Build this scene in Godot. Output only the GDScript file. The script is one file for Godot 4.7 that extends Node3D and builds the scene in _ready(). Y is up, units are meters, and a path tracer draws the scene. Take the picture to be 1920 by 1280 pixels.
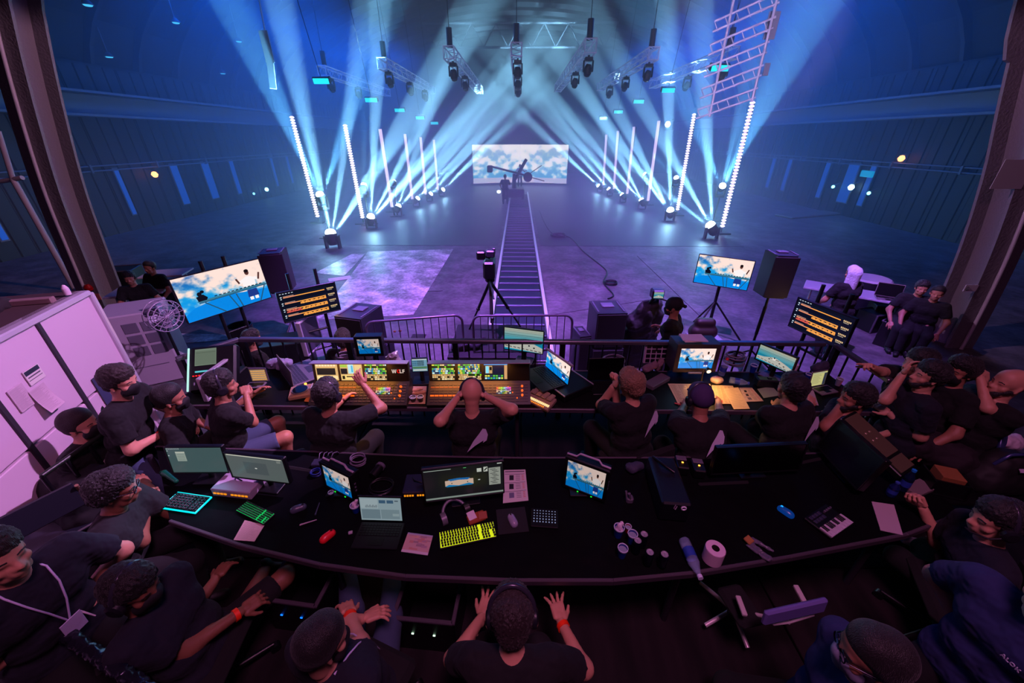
extends Node3D

# Control desk of a live broadcast in a dark hall: haze, moving heads, LED tubes, desks full of screens and a seated crew.
# y is up, metres; the hall floor is y = 0, the crew's raised deck y = 0.6, the hall runs along -z.

const DECK := 0.6
const DESK := 1.34


class Build:
	var v := PackedVector3Array()
	var n := PackedVector3Array()
	var u := PackedVector2Array()
	var ix := PackedInt32Array()

	func vert(p: Vector3, q: Vector3, w := Vector2.ZERO) -> int:
		v.append(p)
		n.append(q)
		u.append(w)
		return v.size() - 1

	# a, b, c, d run counter-clockwise seen from outside
	func quad(a: Vector3, b: Vector3, c: Vector3, d: Vector3, ua := Vector2(0, 1), ub := Vector2(1, 1), uc := Vector2(1, 0), ud := Vector2(0, 0)) -> void:
		var q := (b - a).cross(c - a)
		if q.length_squared() < 1e-16:
			q = (c - a).cross(d - a)
		q = q.normalized()
		var i := vert(a, q, ua)
		vert(b, q, ub)
		vert(c, q, uc)
		vert(d, q, ud)
		ix.append_array([i, i + 2, i + 1, i, i + 3, i + 2])

	func tri(a: Vector3, b: Vector3, c: Vector3) -> void:
		var q := (b - a).cross(c - a).normalized()
		var i := vert(a, q)
		vert(b, q)
		vert(c, q)
		ix.append_array([i, i + 2, i + 1])

	func add(o: Build, t: Transform3D, flip := false) -> void:
		var s := v.size()
		for k in o.v.size():
			v.append(t * o.v[k])
			n.append((t.basis * o.n[k]).normalized())
		u.append_array(o.u)
		for k in range(0, o.ix.size(), 3):
			if flip:
				ix.append_array([s + o.ix[k], s + o.ix[k + 2], s + o.ix[k + 1]])
			else:
				ix.append_array([s + o.ix[k], s + o.ix[k + 1], s + o.ix[k + 2]])

	func mesh() -> ArrayMesh:
		var a := []
		a.resize(Mesh.ARRAY_MAX)
		a[Mesh.ARRAY_VERTEX] = v
		a[Mesh.ARRAY_NORMAL] = n
		a[Mesh.ARRAY_TEX_UV] = u
		a[Mesh.ARRAY_INDEX] = ix
		var m := ArrayMesh.new()
		m.add_surface_from_arrays(Mesh.PRIMITIVE_TRIANGLES, a)
		return m

	# a box round the origin of t, its edges cut by c
	func box(t: Transform3D, s: Vector3, c := 0.0) -> Build:
		var h := s * 0.5
		c = minf(c, minf(h.x, minf(h.y, h.z)) * 0.9)
		if c <= 0.0:
			for f in [[Vector3.RIGHT, Vector3.UP], [Vector3.LEFT, Vector3.UP], [Vector3.UP, Vector3.FORWARD], [Vector3.DOWN, Vector3.BACK], [Vector3.BACK, Vector3.UP], [Vector3.FORWARD, Vector3.UP]]:
				var w: Vector3 = f[0]
				var up: Vector3 = f[1]
				var r := up.cross(w)
				quad(t * (h * (w - r - up)), t * (h * (w + r - up)), t * (h * (w + r + up)), t * (h * (w - r + up)))
			return self
		var e := h - Vector3(c, c, c)
		for ax in 3:
			for sg in [-1.0, 1.0]:
				var w := Vector3.ZERO
				w[ax] = sg
				var up := Vector3.ZERO
				up[(ax + 1) % 3] = 1.0
				var r := up.cross(w)
				var o := Vector3.ZERO
				o[ax] = h[ax] * sg
				quad(t * (o + e * (-r - up)), t * (o + e * (r - up)), t * (o + e * (r + up)), t * (o + e * (up - r)))
		for ax in 3:
			var b := (ax + 1) % 3
			var d := (ax + 2) % 3
			for s1 in [-1.0, 1.0]:
				for s2 in [-1.0, 1.0]:
					var p := Vector3.ZERO
					var q := Vector3.ZERO
					p[b] = h[b] * s1
					p[d] = e[d] * s2
					q[b] = e[b] * s1
					q[d] = h[d] * s2
					var l := Vector3.ZERO
					l[ax] = e[ax]
					if s1 * s2 > 0:
						quad(t * (p - l), t * (p + l), t * (q + l), t * (q - l))
						fix(t)
					else:
						quad(t * (q - l), t * (q + l), t * (p + l), t * (p - l))
						fix(t)
		for sx in [-1.0, 1.0]:
			for sy in [-1.0, 1.0]:
				for sz in [-1.0, 1.0]:
					var k := Vector3(sx, sy, sz)
					var a := t * (k * Vector3(h.x, e.y, e.z))
					var b := t * (k * Vector3(e.x, h.y, e.z))
					var d := t * (k * Vector3(e.x, e.y, h.z))
					if sx * sy * sz > 0:
						tri(a, b, d)
					else:
						tri(a, d, b)
		return self

	# turns the last quad outward, away from the origin of t
	func fix(t: Transform3D) -> void:
		var i := v.size() - 4
		if n[i].dot(v[i] + v[i + 2] - t.origin * 2.0) < 0:
			for k in 4:
				n[i + k] = -n[i + k]
			var j := ix.size() - 6
			for k in [0, 3]:
				var s := ix[j + k + 1]
				ix[j + k + 1] = ix[j + k + 2]
				ix[j + k + 2] = s

	# a round bar from a to b, ends closed
	func rod(a: Vector3, b: Vector3, r: float, r2 := -1.0, seg := 10, caps := true) -> Build:
		if r2 < 0:
			r2 = r
		var d := (b - a).normalized()
		var x := d.cross(Vector3.UP if absf(d.y) < 0.95 else Vector3.RIGHT).normalized()
		var y := d.cross(x)
		var s := v.size()
		for k in seg + 1:
			var w := TAU * k / seg
			var q := x * cos(w) + y * sin(w)
			vert(a + q * r, q, Vector2(float(k) / seg, 1))
			vert(b + q * r2, q, Vector2(float(k) / seg, 0))
		for k in seg:
			var i := s + k * 2
			ix.append_array([i, i + 3, i + 2, i, i + 1, i + 3])
		if caps:
			for e in [[a, -d, r], [b, d, r2]]:
				if e[2] > 0.0004:
					var m := vert(e[0], e[1], Vector2(0.5, 0.5))
					for k in seg + 1:
						var w := TAU * k / seg
						vert(e[0] + (x * cos(w) + y * sin(w)) * e[2], e[1], Vector2(0.5 + cos(w) * 0.5, 0.5 + sin(w) * 0.5))
					for k in seg:
						if e[1] == d:
							ix.append_array([m, m + 2 + k, m + 1 + k])
						else:
							ix.append_array([m, m + 1 + k, m + 2 + k])
		return self

	# a tube along points
	func tube(p: PackedVector3Array, r: float, seg := 6) -> Build:
		var s := v.size()
		var x := Vector3.ZERO
		for i in p.size():
			var d := (p[mini(i + 1, p.size() - 1)] - p[maxi(i - 1, 0)]).normalized()
			if x == Vector3.ZERO:
				x = d.cross(Vector3.UP if absf(d.y) < 0.95 else Vector3.RIGHT).normalized()
			x = (x - d * x.dot(d)).normalized()
			var y := d.cross(x)
			for k in seg:
				var w := TAU * k / seg
				var q := x * cos(w) + y * sin(w)
				vert(p[i] + q * r, q)
		for i in p.size() - 1:
			for k in seg:
				var a := s + i * seg + k
				var b := s + i * seg + (k + 1) % seg
				ix.append_array([a, b + seg, b, a, a + seg, b + seg])
		return self

	# turned round the y axis of t: profile of (radius, height) from bottom to top on the outside
	func lathe(t: Transform3D, pr: PackedVector2Array, seg := 20, sharp := true) -> Build:
		for i in pr.size() - 1:
			var a := pr[i]
			var b := pr[i + 1]
			var q := Vector2(b.y - a.y, a.x - b.x).normalized()
			var s := v.size()
			for k in seg + 1:
				var w := TAU * k / seg
				var c := Vector3(cos(w), 0, sin(w))
				var q3 := (t.basis * Vector3(c.x * q.x, q.y, c.z * q.x)).normalized()
				vert(t * Vector3(c.x * a.x, a.y, c.z * a.x), q3, Vector2(float(k) / seg, 1))
				vert(t * Vector3(c.x * b.x, b.y, c.z * b.x), q3, Vector2(float(k) / seg, 0))
			for k in seg:
				var j := s + k * 2
				ix.append_array([j, j + 2, j + 3, j, j + 3, j + 1])
		return self

	# an outline in the xy plane of t (counter-clockwise), pushed out from z = 0 to z = depth
	func slab(t: Transform3D, o: PackedVector2Array, depth: float) -> Build:
		var tr := Geometry2D.triangulate_polygon(o)
		for k in range(0, tr.size(), 3):
			var a := o[tr[k]]
			var b := o[tr[k + 1]]
			var c := o[tr[k + 2]]
			if (b - a).cross(c - a) < 0:
				var s := b
				b = c
				c = s
			tri(t * Vector3(a.x, a.y, depth), t * Vector3(b.x, b.y, depth), t * Vector3(c.x, c.y, depth))
			tri(t * Vector3(a.x, a.y, 0), t * Vector3(c.x, c.y, 0), t * Vector3(b.x, b.y, 0))
		for k in o.size():
			var a := o[k]
			var b := o[(k + 1) % o.size()]
			quad(t * Vector3(a.x, a.y, 0), t * Vector3(b.x, b.y, 0), t * Vector3(b.x, b.y, depth), t * Vector3(a.x, a.y, depth))
		return self


var mats := {}
var texs := {}


func mt(key: String, c: Color, rough := 0.6, metal := 0.0, more := {}) -> StandardMaterial3D:
	if not mats.has(key):
		var m := StandardMaterial3D.new()
		m.resource_name = key
		m.albedo_color = c
		m.roughness = rough
		m.metallic = metal
		for k in more:
			m.set(k, more[k])
		mats[key] = m
	return mats[key]


func glow(key: String, c: Color, e: float) -> StandardMaterial3D:
	return mt(key, Color(0.02, 0.02, 0.02), 0.4, 0.0, {"emission_enabled": true, "emission": c, "emission_energy_multiplier": e})


func screen_mat(key: String, im: Image, e: float) -> StandardMaterial3D:
	if not mats.has(key):
		mt(key, Color(0.01, 0.01, 0.01), 0.25, 0.0, {"emission_enabled": true, "emission": Color.BLACK, "emission_texture": ImageTexture.create_from_image(im), "emission_energy_multiplier": e, "texture_repeat": false})
	return mats[key]


func obj(called: String, b: Build, m: Material, parent: Node3D = null, t := Transform3D.IDENTITY) -> MeshInstance3D:
	var o := MeshInstance3D.new()
	o.name = called if parent else numbered(called)
	o.mesh = b.mesh()
	o.material_override = m
	o.transform = t
	(parent if parent else self).add_child(o, true)
	return o


var taken := {}


func numbered(called: String) -> String:
	taken[called] = taken.get(called, -1) + 1
	return called if taken[called] == 0 else "%s_%03d" % [called, taken[called]]


func tag(o: Node3D, label: String, category: String, group := "") -> Node3D:
	o.set_meta("label", label)
	o.set_meta("category", category)
	if group:
		o.set_meta("group", group)
	return o


func thing(called: String, label: String, category: String, at := Transform3D.IDENTITY, group := "") -> Node3D:
	var o := Node3D.new()
	o.name = numbered(called)
	o.transform = at
	add_child(o)
	return tag(o, label, category, group)


func struct(called: String, b: Build, m: Material, label: String, category: String) -> MeshInstance3D:
	var o := obj(called, b, m)
	o.set_meta("kind", "structure")
	tag(o, label, category)
	return o


func at(p: Vector3, yaw := 0.0, pitch := 0.0, roll := 0.0) -> Transform3D:
	return Transform3D(Basis.from_euler(Vector3(deg_to_rad(pitch), deg_to_rad(yaw), deg_to_rad(roll))), p)


func sh(x: float, y: float, z: float) -> Transform3D:
	return Transform3D(Basis.IDENTITY, Vector3(x, y, z))


func bx(p: Vector3, s: Vector3, c := 0.0) -> Build:
	return Build.new().box(Transform3D(Basis.IDENTITY, p), s, c)


# a frame whose x axis runs from bottom left to bottom right, y from bottom left to top left
func face(bl: Vector3, br: Vector3, tl: Vector3) -> Transform3D:
	var x := (br - bl).normalized()
	var y := (tl - bl)
	y = (y - x * x.dot(y)).normalized()
	return Transform3D(Basis(x, y, x.cross(y)), (br + tl) * 0.5)

# levels of the lights
const E_BEAM := 1700.0
const E_HEAD := 3.0
const E_BLUE := 75.0
const E_LILAC := 150.0
const E_CREW := 19.0
const E_CABIN := 45.0


# ---------------------------------------------------------------- soft shapes: tapered capsules joined smoothly, meshed as surface nets
# a bone: [a, b, radius at a, radius at b, cut (1: flat end at b, 2: flat end at a)]
func soft(bones: Array, cell: float, k := 0.03, rough := 0.0, freq := 20.0) -> Build:
	var lo := Vector3(1e9, 1e9, 1e9)
	var hi := -lo
	for b in bones:
		var r: float = maxf(b[2], b[3]) + cell * 2.0 + k * 0.5 + rough
		for p in [b[0], b[1]]:
			lo = lo.min(p - Vector3(r, r, r))
			hi = hi.max(p + Vector3(r, r, r))
	var nx := int((hi.x - lo.x) / cell) + 2
	var ny := int((hi.y - lo.y) / cell) + 2
	var nz := int((hi.z - lo.z) / cell) + 2
	var sxy := nx * ny
	var f := PackedFloat32Array()
	f.resize(sxy * nz)
	f.fill(1.0)
	var noise: FastNoiseLite
	if rough > 0.0:
		noise = FastNoiseLite.new()
		noise.seed = 5
		noise.frequency = freq
	for b in bones:
		var a: Vector3 = b[0]
		var ba: Vector3 = b[1] - a
		var ra: float = b[2]
		var rd: float = b[3] - ra
		var cut: int = b[4] if b.size() > 4 else 0
		var ln := maxf(ba.length(), 1e-5)
		var inv := 1.0 / (ln * ln)
		var pad := maxf(ra, ra + rd) + cell * 2.0 + k * 0.5 + rough
		var p0: Vector3 = (a.min(b[1]) - Vector3(pad, pad, pad) - lo) / cell
		var p1: Vector3 = (a.max(b[1]) + Vector3(pad, pad, pad) - lo) / cell
		for z in range(maxi(int(p0.z), 0), mini(int(p1.z) + 1, nz)):
			for y in range(maxi(int(p0.y), 0), mini(int(p1.y) + 1, ny)):
				var i := z * sxy + y * nx + maxi(int(p0.x), 0)
				var pa := lo + Vector3(maxi(int(p0.x), 0) * cell, y * cell, z * cell) - a
				for x in range(maxi(int(p0.x), 0), mini(int(p1.x) + 1, nx)):
					var s := pa.dot(ba) * inv
					var t := clampf(s, 0.0, 1.0)
					var d := (pa - ba * t).length() - ra - rd * t
					if cut == 1:
						d = maxf(d, (s - 1.0) * ln)
					elif cut == 2:
						d = maxf(d, -s * ln)
					var e := f[i]
					var h := k - absf(e - d)
					f[i] = minf(e, d) - (h * h / k * 0.25 if h > 0.0 else 0.0)
					pa.x += cell
					i += 1
	var out := Build.new()
	var at_cell := {}
	var near := cell * 1.9 + rough
	var active := PackedInt32Array()
	if noise:
		for i in f.size():
			if absf(f[i]) < near * 2.0:
				var z := i / sxy
				var y := (i % sxy) / nx
				f[i] += noise.get_noise_3d(lo.x + (i % nx) * cell, lo.y + y * cell, lo.z + z * cell) * rough
	var off := PackedInt32Array([0, 1, nx, nx + 1, sxy, sxy + 1, sxy + nx, sxy + nx + 1])
	var pos := PackedVector3Array([Vector3(0, 0, 0), Vector3(1, 0, 0), Vector3(0, 1, 0), Vector3(1, 1, 0), Vector3(0, 0, 1), Vector3(1, 0, 1), Vector3(0, 1, 1), Vector3(1, 1, 1)])
	var edges := PackedInt32Array([0, 1, 2, 3, 4, 5, 6, 7, 0, 2, 1, 3, 4, 6, 5, 7, 0, 4, 1, 5, 2, 6, 3, 7])
	for z in nz - 1:
		for y in ny - 1:
			var i := z * sxy + y * nx - 1
			for x in nx - 1:
				i += 1
				if absf(f[i]) > near:
					continue
				var m := 0
				for c in 8:
					if f[i + off[c]] < 0.0:
						m += 1
				if m == 0 or m == 8:
					continue
				var sum := Vector3.ZERO
				var cnt := 0
				for e in range(0, 24, 2):
					var fa := f[i + off[edges[e]]]
					var fb := f[i + off[edges[e + 1]]]
					if (fa < 0.0) != (fb < 0.0):
						sum += pos[edges[e]].lerp(pos[edges[e + 1]], fa / (fa - fb))
						cnt += 1
				at_cell[i] = out.vert(lo + (Vector3(x, y, z) + sum / cnt) * cell, Vector3.ZERO)
				active.append(i)
	for i in active:
		var s := f[i] < 0.0
		for ax in 3:
			var step: int = [1, nx, sxy][ax]
			if s == (f[i + step] < 0.0):
				continue
			var p: int = [nx, sxy, 1][ax]
			var q: int = [sxy, 1, nx][ax]
			if not (at_cell.has(i - p) and at_cell.has(i - q) and at_cell.has(i - p - q)):
				continue
			var a: int = at_cell[i]
			var b: int = at_cell[i - p]
			var c: int = at_cell[i - p - q]
			var d: int = at_cell[i - q]
			if s:
				out.ix.append_array([a, c, b, a, d, c])
			else:
				out.ix.append_array([a, b, c, a, c, d])
	smooth(out)
	return out


func smooth(o: Build) -> void:
	for k in o.n.size():
		o.n[k] = Vector3.ZERO
	for k in range(0, o.ix.size(), 3):
		var a := o.ix[k]
		var b := o.ix[k + 1]
		var c := o.ix[k + 2]
		var q := (o.v[c] - o.v[a]).cross(o.v[b] - o.v[a])
		o.n[a] += q
		o.n[b] += q
		o.n[c] += q
	for k in o.n.size():
		o.n[k] = o.n[k].normalized()


# ---------------------------------------------------------------- heads (origin at the top of the neck, facing -z) and hands (origin at the wrist, fingers along +y, palm towards +z, thumb towards +x)
var heads := {}


func head_shape() -> Build:
	if not heads.has("head"):
		var b := [
			[Vector3(0, 0.115, 0.012), Vector3(0, 0.115, -0.018), 0.083, 0.079], [Vector3(0, 0.15, 0.01), Vector3(0, 0.14, -0.03), 0.072, 0.068], [Vector3(0, 0.06, 0.015), Vector3(0, 0.03, -0.045), 0.062, 0.05],
			[Vector3(-0.03, 0.0, -0.045), Vector3(0.03, 0.0, -0.045), 0.026, 0.026], [Vector3(0, -0.012, -0.07), Vector3(0, -0.006, -0.07), 0.022, 0.022],
			[Vector3(-0.033, 0.092, -0.077), Vector3(0.033, 0.092, -0.077), 0.018, 0.018], [Vector3(-0.045, 0.05, -0.062), Vector3(0.045, 0.05, -0.062), 0.022, 0.022],
			[Vector3(0, 0.085, -0.092), Vector3(0, 0.046, -0.111), 0.008, 0.012], [Vector3(-0.012, 0.042, -0.097), Vector3(0.012, 0.042, -0.097), 0.009, 0.009],
			[Vector3(-0.018, 0.02, -0.087), Vector3(0.018, 0.02, -0.087), 0.0075, 0.0075], [Vector3(-0.015, 0.01, -0.086), Vector3(0.015, 0.01, -0.086), 0.008, 0.008],
			[Vector3(0.077, 0.088, 0.008), Vector3(0.079, 0.05, -0.002), 0.013, 0.009], [Vector3(-0.077, 0.088, 0.008), Vector3(-0.079, 0.05, -0.002), 0.013, 0.009],
			[Vector3(0, 0.03, 0.02), Vector3(0, -0.05, 0.012), 0.056, 0.054],
		]
		heads.head = soft(b, 0.0065, 0.02)
	return heads.head


func hair_shape(kind: String) -> Build:
	if not heads.has(kind):
		var b := []
		match kind:
			"short":
				b = [[Vector3(0, 0.148, 0.024), Vector3(0, 0.158, -0.02), 0.088, 0.08], [Vector3(0, 0.125, 0.02), Vector3(0, 0.156, -0.024), 0.095, 0.079], [Vector3(0, 0.07, 0.046), Vector3(0, 0.12, 0.03), 0.07, 0.088], [Vector3(0.052, 0.1, 0.008), Vector3(0.04, 0.15, -0.026), 0.042, 0.046], [Vector3(-0.052, 0.1, 0.008), Vector3(-0.04, 0.15, -0.026), 0.042, 0.046]]
				heads[kind] = soft(b, 0.0065, 0.02, 0.011, 48.0)
			"buzz":
				b = [[Vector3(0, 0.145, 0.022), Vector3(0, 0.153, -0.012), 0.085, 0.08], [Vector3(0, 0.124, 0.019), Vector3(0, 0.154, -0.02), 0.092, 0.077], [Vector3(0, 0.075, 0.04), Vector3(0, 0.12, 0.028), 0.067, 0.085], [Vector3(0.05, 0.1, 0.012), Vector3(0.04, 0.14, -0.012), 0.038, 0.044], [Vector3(-0.05, 0.1, 0.012), Vector3(-0.04, 0.14, -0.012), 0.038, 0.044]]
				heads[kind] = soft(b, 0.0075, 0.02)
			"curly":
				b = [[Vector3(0, 0.13, 0.022), Vector3(0, 0.16, -0.026), 0.1, 0.083], [Vector3(0, 0.07, 0.048), Vector3(0, 0.12, 0.035), 0.078, 0.09], [Vector3(0.058, 0.095, 0.008), Vector3(0.045, 0.155, -0.02), 0.043, 0.048], [Vector3(-0.058, 0.095, 0.008), Vector3(-0.045, 0.155, -0.02), 0.043, 0.048]]
				heads[kind] = soft(b, 0.006, 0.02, 0.014, 75.0)
			"long":
				b = [[Vector3(0, 0.13, 0.02), Vector3(0, 0.156, -0.024), 0.097, 0.08], [Vector3(0, 0.1, 0.05), Vector3(0, -0.14, 0.07), 0.084, 0.06], [Vector3(0.07, 0.11, 0.01), Vector3(0.085, -0.1, 0.02), 0.036, 0.028], [Vector3(-0.07, 0.11, 0.01), Vector3(-0.085, -0.1, 0.02), 0.036, 0.028]]
				heads[kind] = soft(b, 0.009, 0.025, 0.008, 50.0)
			"cap":
				b = [[Vector3(0, 0.135, 0.015), Vector3(0, 0.15, -0.02), 0.092, 0.084], [Vector3(0, 0.11, 0.03), Vector3(0, 0.125, -0.02), 0.085, 0.088, 0], [Vector3(-0.045, 0.135, -0.1), Vector3(0.045, 0.135, -0.1), 0.008, 0.008], [Vector3(-0.035, 0.127, -0.14), Vector3(0.035, 0.127, -0.14), 0.008, 0.008], [Vector3(0, 0.14, -0.09), Vector3(0, 0.124, -0.155), 0.009, 0.007], [Vector3(0.05, 0.138, -0.085), Vector3(0.03, 0.125, -0.145), 0.008, 0.007], [Vector3(-0.05, 0.138, -0.085), Vector3(-0.03, 0.125, -0.145), 0.008, 0.007]]
				heads[kind] = soft(b, 0.008, 0.014)
			"beard":
				b = [[Vector3(-0.068, 0.045, -0.02), Vector3(-0.03, -0.004, -0.072), 0.016, 0.02], [Vector3(0.068, 0.045, -0.02), Vector3(0.03, -0.004, -0.072), 0.016, 0.02], [Vector3(-0.03, -0.014, -0.07), Vector3(0.03, -0.014, -0.07), 0.024, 0.024], [Vector3(-0.02, 0.03, -0.094), Vector3(0.02, 0.03, -0.094), 0.007, 0.007]]
				heads[kind] = soft(b, 0.007, 0.02, 0.004, 90.0)
			"mask":
				b = [[Vector3(0, 0.045, -0.09), Vector3(0, -0.004, -0.074), 0.034, 0.034], [Vector3(-0.03, 0.036, -0.07), Vector3(0.03, 0.036, -0.07), 0.032, 0.032], [Vector3(-0.04, 0.01, -0.05), Vector3(0.04, 0.01, -0.05), 0.033, 0.033], [Vector3(0.04, 0.05, -0.06), Vector3(0.082, 0.07, 0.0), 0.01, 0.004], [Vector3(-0.04, 0.05, -0.06), Vector3(-0.082, 0.07, 0.0), 0.01, 0.004]]
				heads[kind] = soft(b, 0.0075, 0.02)
	return heads[kind]


func hand_shape(kind: String) -> Build:
	var key := "hand " + kind
	if not heads.has(key):
		var b := [[Vector3(-0.024, 0.03, 0), Vector3(-0.028, 0.082, 0), 0.016, 0.014], [Vector3(-0.008, 0.03, 0), Vector3(-0.009, 0.088, 0), 0.017, 0.014], [Vector3(0.01, 0.03, 0), Vector3(0.01, 0.088, 0), 0.017, 0.014], [Vector3(0.024, 0.028, 0.002), Vector3(0.028, 0.084, 0), 0.016, 0.0135], [Vector3(0, -0.03, 0), Vector3(0, 0.03, 0), 0.025, 0.021]]
		var curl: float = {"flat": 0.08, "relaxed": 0.38, "fist": 1.35, "point": 1.3}[kind]
		var spread := 1.5 if kind == "flat" else 1.0
		for i in 4:
			var x: float = [-0.028, -0.0095, 0.0095, 0.028][i]
			var l: float = [0.06, 0.074, 0.079, 0.07][i]
			var p := Vector3(x, 0.084, 0)
			var w := 0.1 if kind == "point" and i == 3 else curl
			var turn := 0.0
			for j in 3:
				turn += w * [0.8, 1.1, 0.7][j]
				var q := p + Vector3(x * 0.25 * spread, cos(turn) * l * [0.46, 0.3, 0.24][j], sin(turn) * l * [0.46, 0.3, 0.24][j])
				b.append([p, q, 0.0095 - j * 0.001, 0.0088 - j * 0.001])
				p = q
		var th := Vector3(0.03, 0.02, 0.006)
		var mid := Vector3(0.056, 0.052, 0.016) if kind != "fist" else Vector3(0.046, 0.05, 0.03)
		b.append([th, mid, 0.015, 0.011])
		b.append([mid, mid + (Vector3(0.014, 0.03, 0.004) if kind != "fist" else Vector3(-0.03, 0.022, 0.014)), 0.0105, 0.0085])
		heads[key] = soft(b, 0.0048, 0.007)
	return heads[key]


func limb(a: Vector3, c: Vector3, l1: float, l2: float, pole: Vector3) -> Array:
	var d := c - a
	var l := minf(d.length(), (l1 + l2) * 0.995)
	var x := d.normalized()
	c = a + x * l
	var p := (pole - x * pole.dot(x)).normalized()
	var u := (l1 * l1 - l2 * l2 + l * l) / (2.0 * l)
	return [a + x * u + p * sqrt(maxf(l1 * l1 - u * u, 0.0)), c]


func look(y: Vector3, z: Vector3) -> Basis:
	y = y.normalized()
	var x := y.cross(z).normalized()
	return Basis(x, y, x.cross(y))


# s: at (hips, world), yaw (degrees, 0 faces -z), lean, side, twist, size, rh lh rf lf (world), re le rk lk (world directions for elbow and knee), rhand lhand, rpalm lpalm, head (yaw, pitch, roll in degrees, the yaw relative to the hips)
# hair, hair_color, skin, mask, phones, beard, cap, glasses, shirt, sleeve, bare_legs, trousers, print, band, cell
func person(called: String, label: String, s: Dictionary) -> Node3D:
	var k: float = s.get("size", 1.0)
	var cell: float = s.get("cell", 0.0145)
	var base := Basis.from_euler(Vector3(0, deg_to_rad(s.get("yaw", 0.0)), 0))
	var tb := base * Basis.from_euler(Vector3(deg_to_rad(-s.get("lean", 8.0)), deg_to_rad(s.get("twist", 0.0)), deg_to_rad(s.get("side", 0.0))))
	var neck := tb * Vector3(0, 0.49 * k, 0.015)
	var hh: Vector3 = s.get("head", Vector3(0, 0, 0))
	var hb := base * Basis.from_euler(Vector3(deg_to_rad(hh.y), deg_to_rad(hh.x), deg_to_rad(hh.z)))
	var ht := neck + tb * Vector3(0, 0.06 * k, -0.012) + hb.y * 0.025 * k
	# placed by its head, the middle of which is at head_at
	var hips: Vector3 = s.head_at - ht - hb.y * 0.1 * k
	var o := thing(called, label, "person", Transform3D(Basis.IDENTITY, hips))
	var sl := tb * Vector3(-0.185 * k, 0.45 * k, 0.0)
	var sr := tb * Vector3(0.185 * k, 0.45 * k, 0.0)
	var hl := base * Vector3(-0.09 * k, -0.02, 0)
	var hr := base * Vector3(0.09 * k, -0.02, 0)
	var gy: float = s.get("ground", DECK) + 0.08 - hips.y
	var reach := 0.02 if s.get("stand", false) else -0.4
	var fwd := -base.z
	var rt := base.x
	var al := limb(sl, s.get("lh", hips + base * Vector3(-0.25, 0.02, -0.3)) - hips, 0.285 * k, 0.255 * k, s.get("le", -rt * 0.6 - Vector3.UP))
	var ar := limb(sr, s.get("rh", hips + base * Vector3(0.25, 0.02, -0.3)) - hips, 0.285 * k, 0.255 * k, s.get("re", rt * 0.6 - Vector3.UP))
	var ll := limb(hl, s.get("lf", hips + base * Vector3(-0.12, 0, reach) + Vector3(0, gy, 0)) - hips, 0.42 * k, 0.42 * k, s.get("lk", fwd * 1.0 + Vector3.UP * 0.6 - rt * 0.15))
	var lr := limb(hr, s.get("rf", hips + base * Vector3(0.12, 0, reach + 0.05) + Vector3(0, gy, 0)) - hips, 0.42 * k, 0.42 * k, s.get("rk", fwd * 1.0 + Vector3.UP * 0.6 + rt * 0.15))
	var skin: Material = mt("skin %d" % s.get("skin", 1), [Color(0.36, 0.22, 0.15), Color(0.62, 0.42, 0.33), Color(0.75, 0.54, 0.44), Color(0.5, 0.32, 0.24)][s.get("skin", 1)], 0.55, 0.0, {"subsurf_scatter_enabled": true, "subsurf_scatter_strength": 0.08})
	# the body
	var torso := [
		[hl + Vector3(0, 0.03, 0), hr + Vector3(0, 0.03, 0), 0.105 * k, 0.105 * k], [tb * Vector3(-0.06 * k, 0.16 * k, 0), tb * Vector3(0.06 * k, 0.16 * k, 0), 0.108 * k, 0.108 * k],
		[tb * Vector3(-0.075 * k, 0.33 * k, 0.01), tb * Vector3(0.075 * k, 0.33 * k, 0.01), 0.112 * k, 0.112 * k], [tb * Vector3(-0.13 * k, 0.43 * k, 0.012), tb * Vector3(0.13 * k, 0.43 * k, 0.012), 0.07 * k, 0.07 * k],
	]
	var nk := [[neck - tb.y * 0.06 * k, ht + hb * Vector3(0, -0.01, 0.015), 0.064 * k, 0.052 * k]]
	var arms := [[sl, al[0], 0.056 * k, 0.043 * k], [al[0], al[1], 0.042 * k, 0.028 * k], [sr, ar[0], 0.056 * k, 0.043 * k], [ar[0], ar[1], 0.042 * k, 0.028 * k]]
	var legs := [[hl, ll[0], 0.09 * k, 0.06 * k], [ll[0], ll[1], 0.058 * k, 0.04 * k], [hr, lr[0], 0.09 * k, 0.06 * k], [lr[0], lr[1], 0.058 * k, 0.04 * k]]
	var body := soft(torso + nk + arms + legs, cell, 0.035)
	body.add(head_shape(), Transform3D(hb.scaled(Vector3(k, k, k)), ht))
	for side in 2:
		var e: Vector3 = (ar if side else al)[0]
		var w: Vector3 = (ar if side else al)[1]
		var palm: Vector3 = s.get("rpalm" if side else "lpalm", Vector3.DOWN * 0.8 + (-rt if side else rt) * 0.5)
		var dir: Vector3 = (w - e).normalized() + s.get("rbend" if side else "lbend", Vector3.ZERO)
		var hbs := look(dir, palm).scaled(Vector3.ONE * k)
		# the thumb of a right hand with its palm away from us points to +x
		if side == 1:
			hbs = Basis(-hbs.x, hbs.y, hbs.z)
		body.add(hand_shape(s.get("rhand" if side else "lhand", "relaxed")), Transform3D(hbs, w), side == 1)
	obj("body", body, skin, o)
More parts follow.
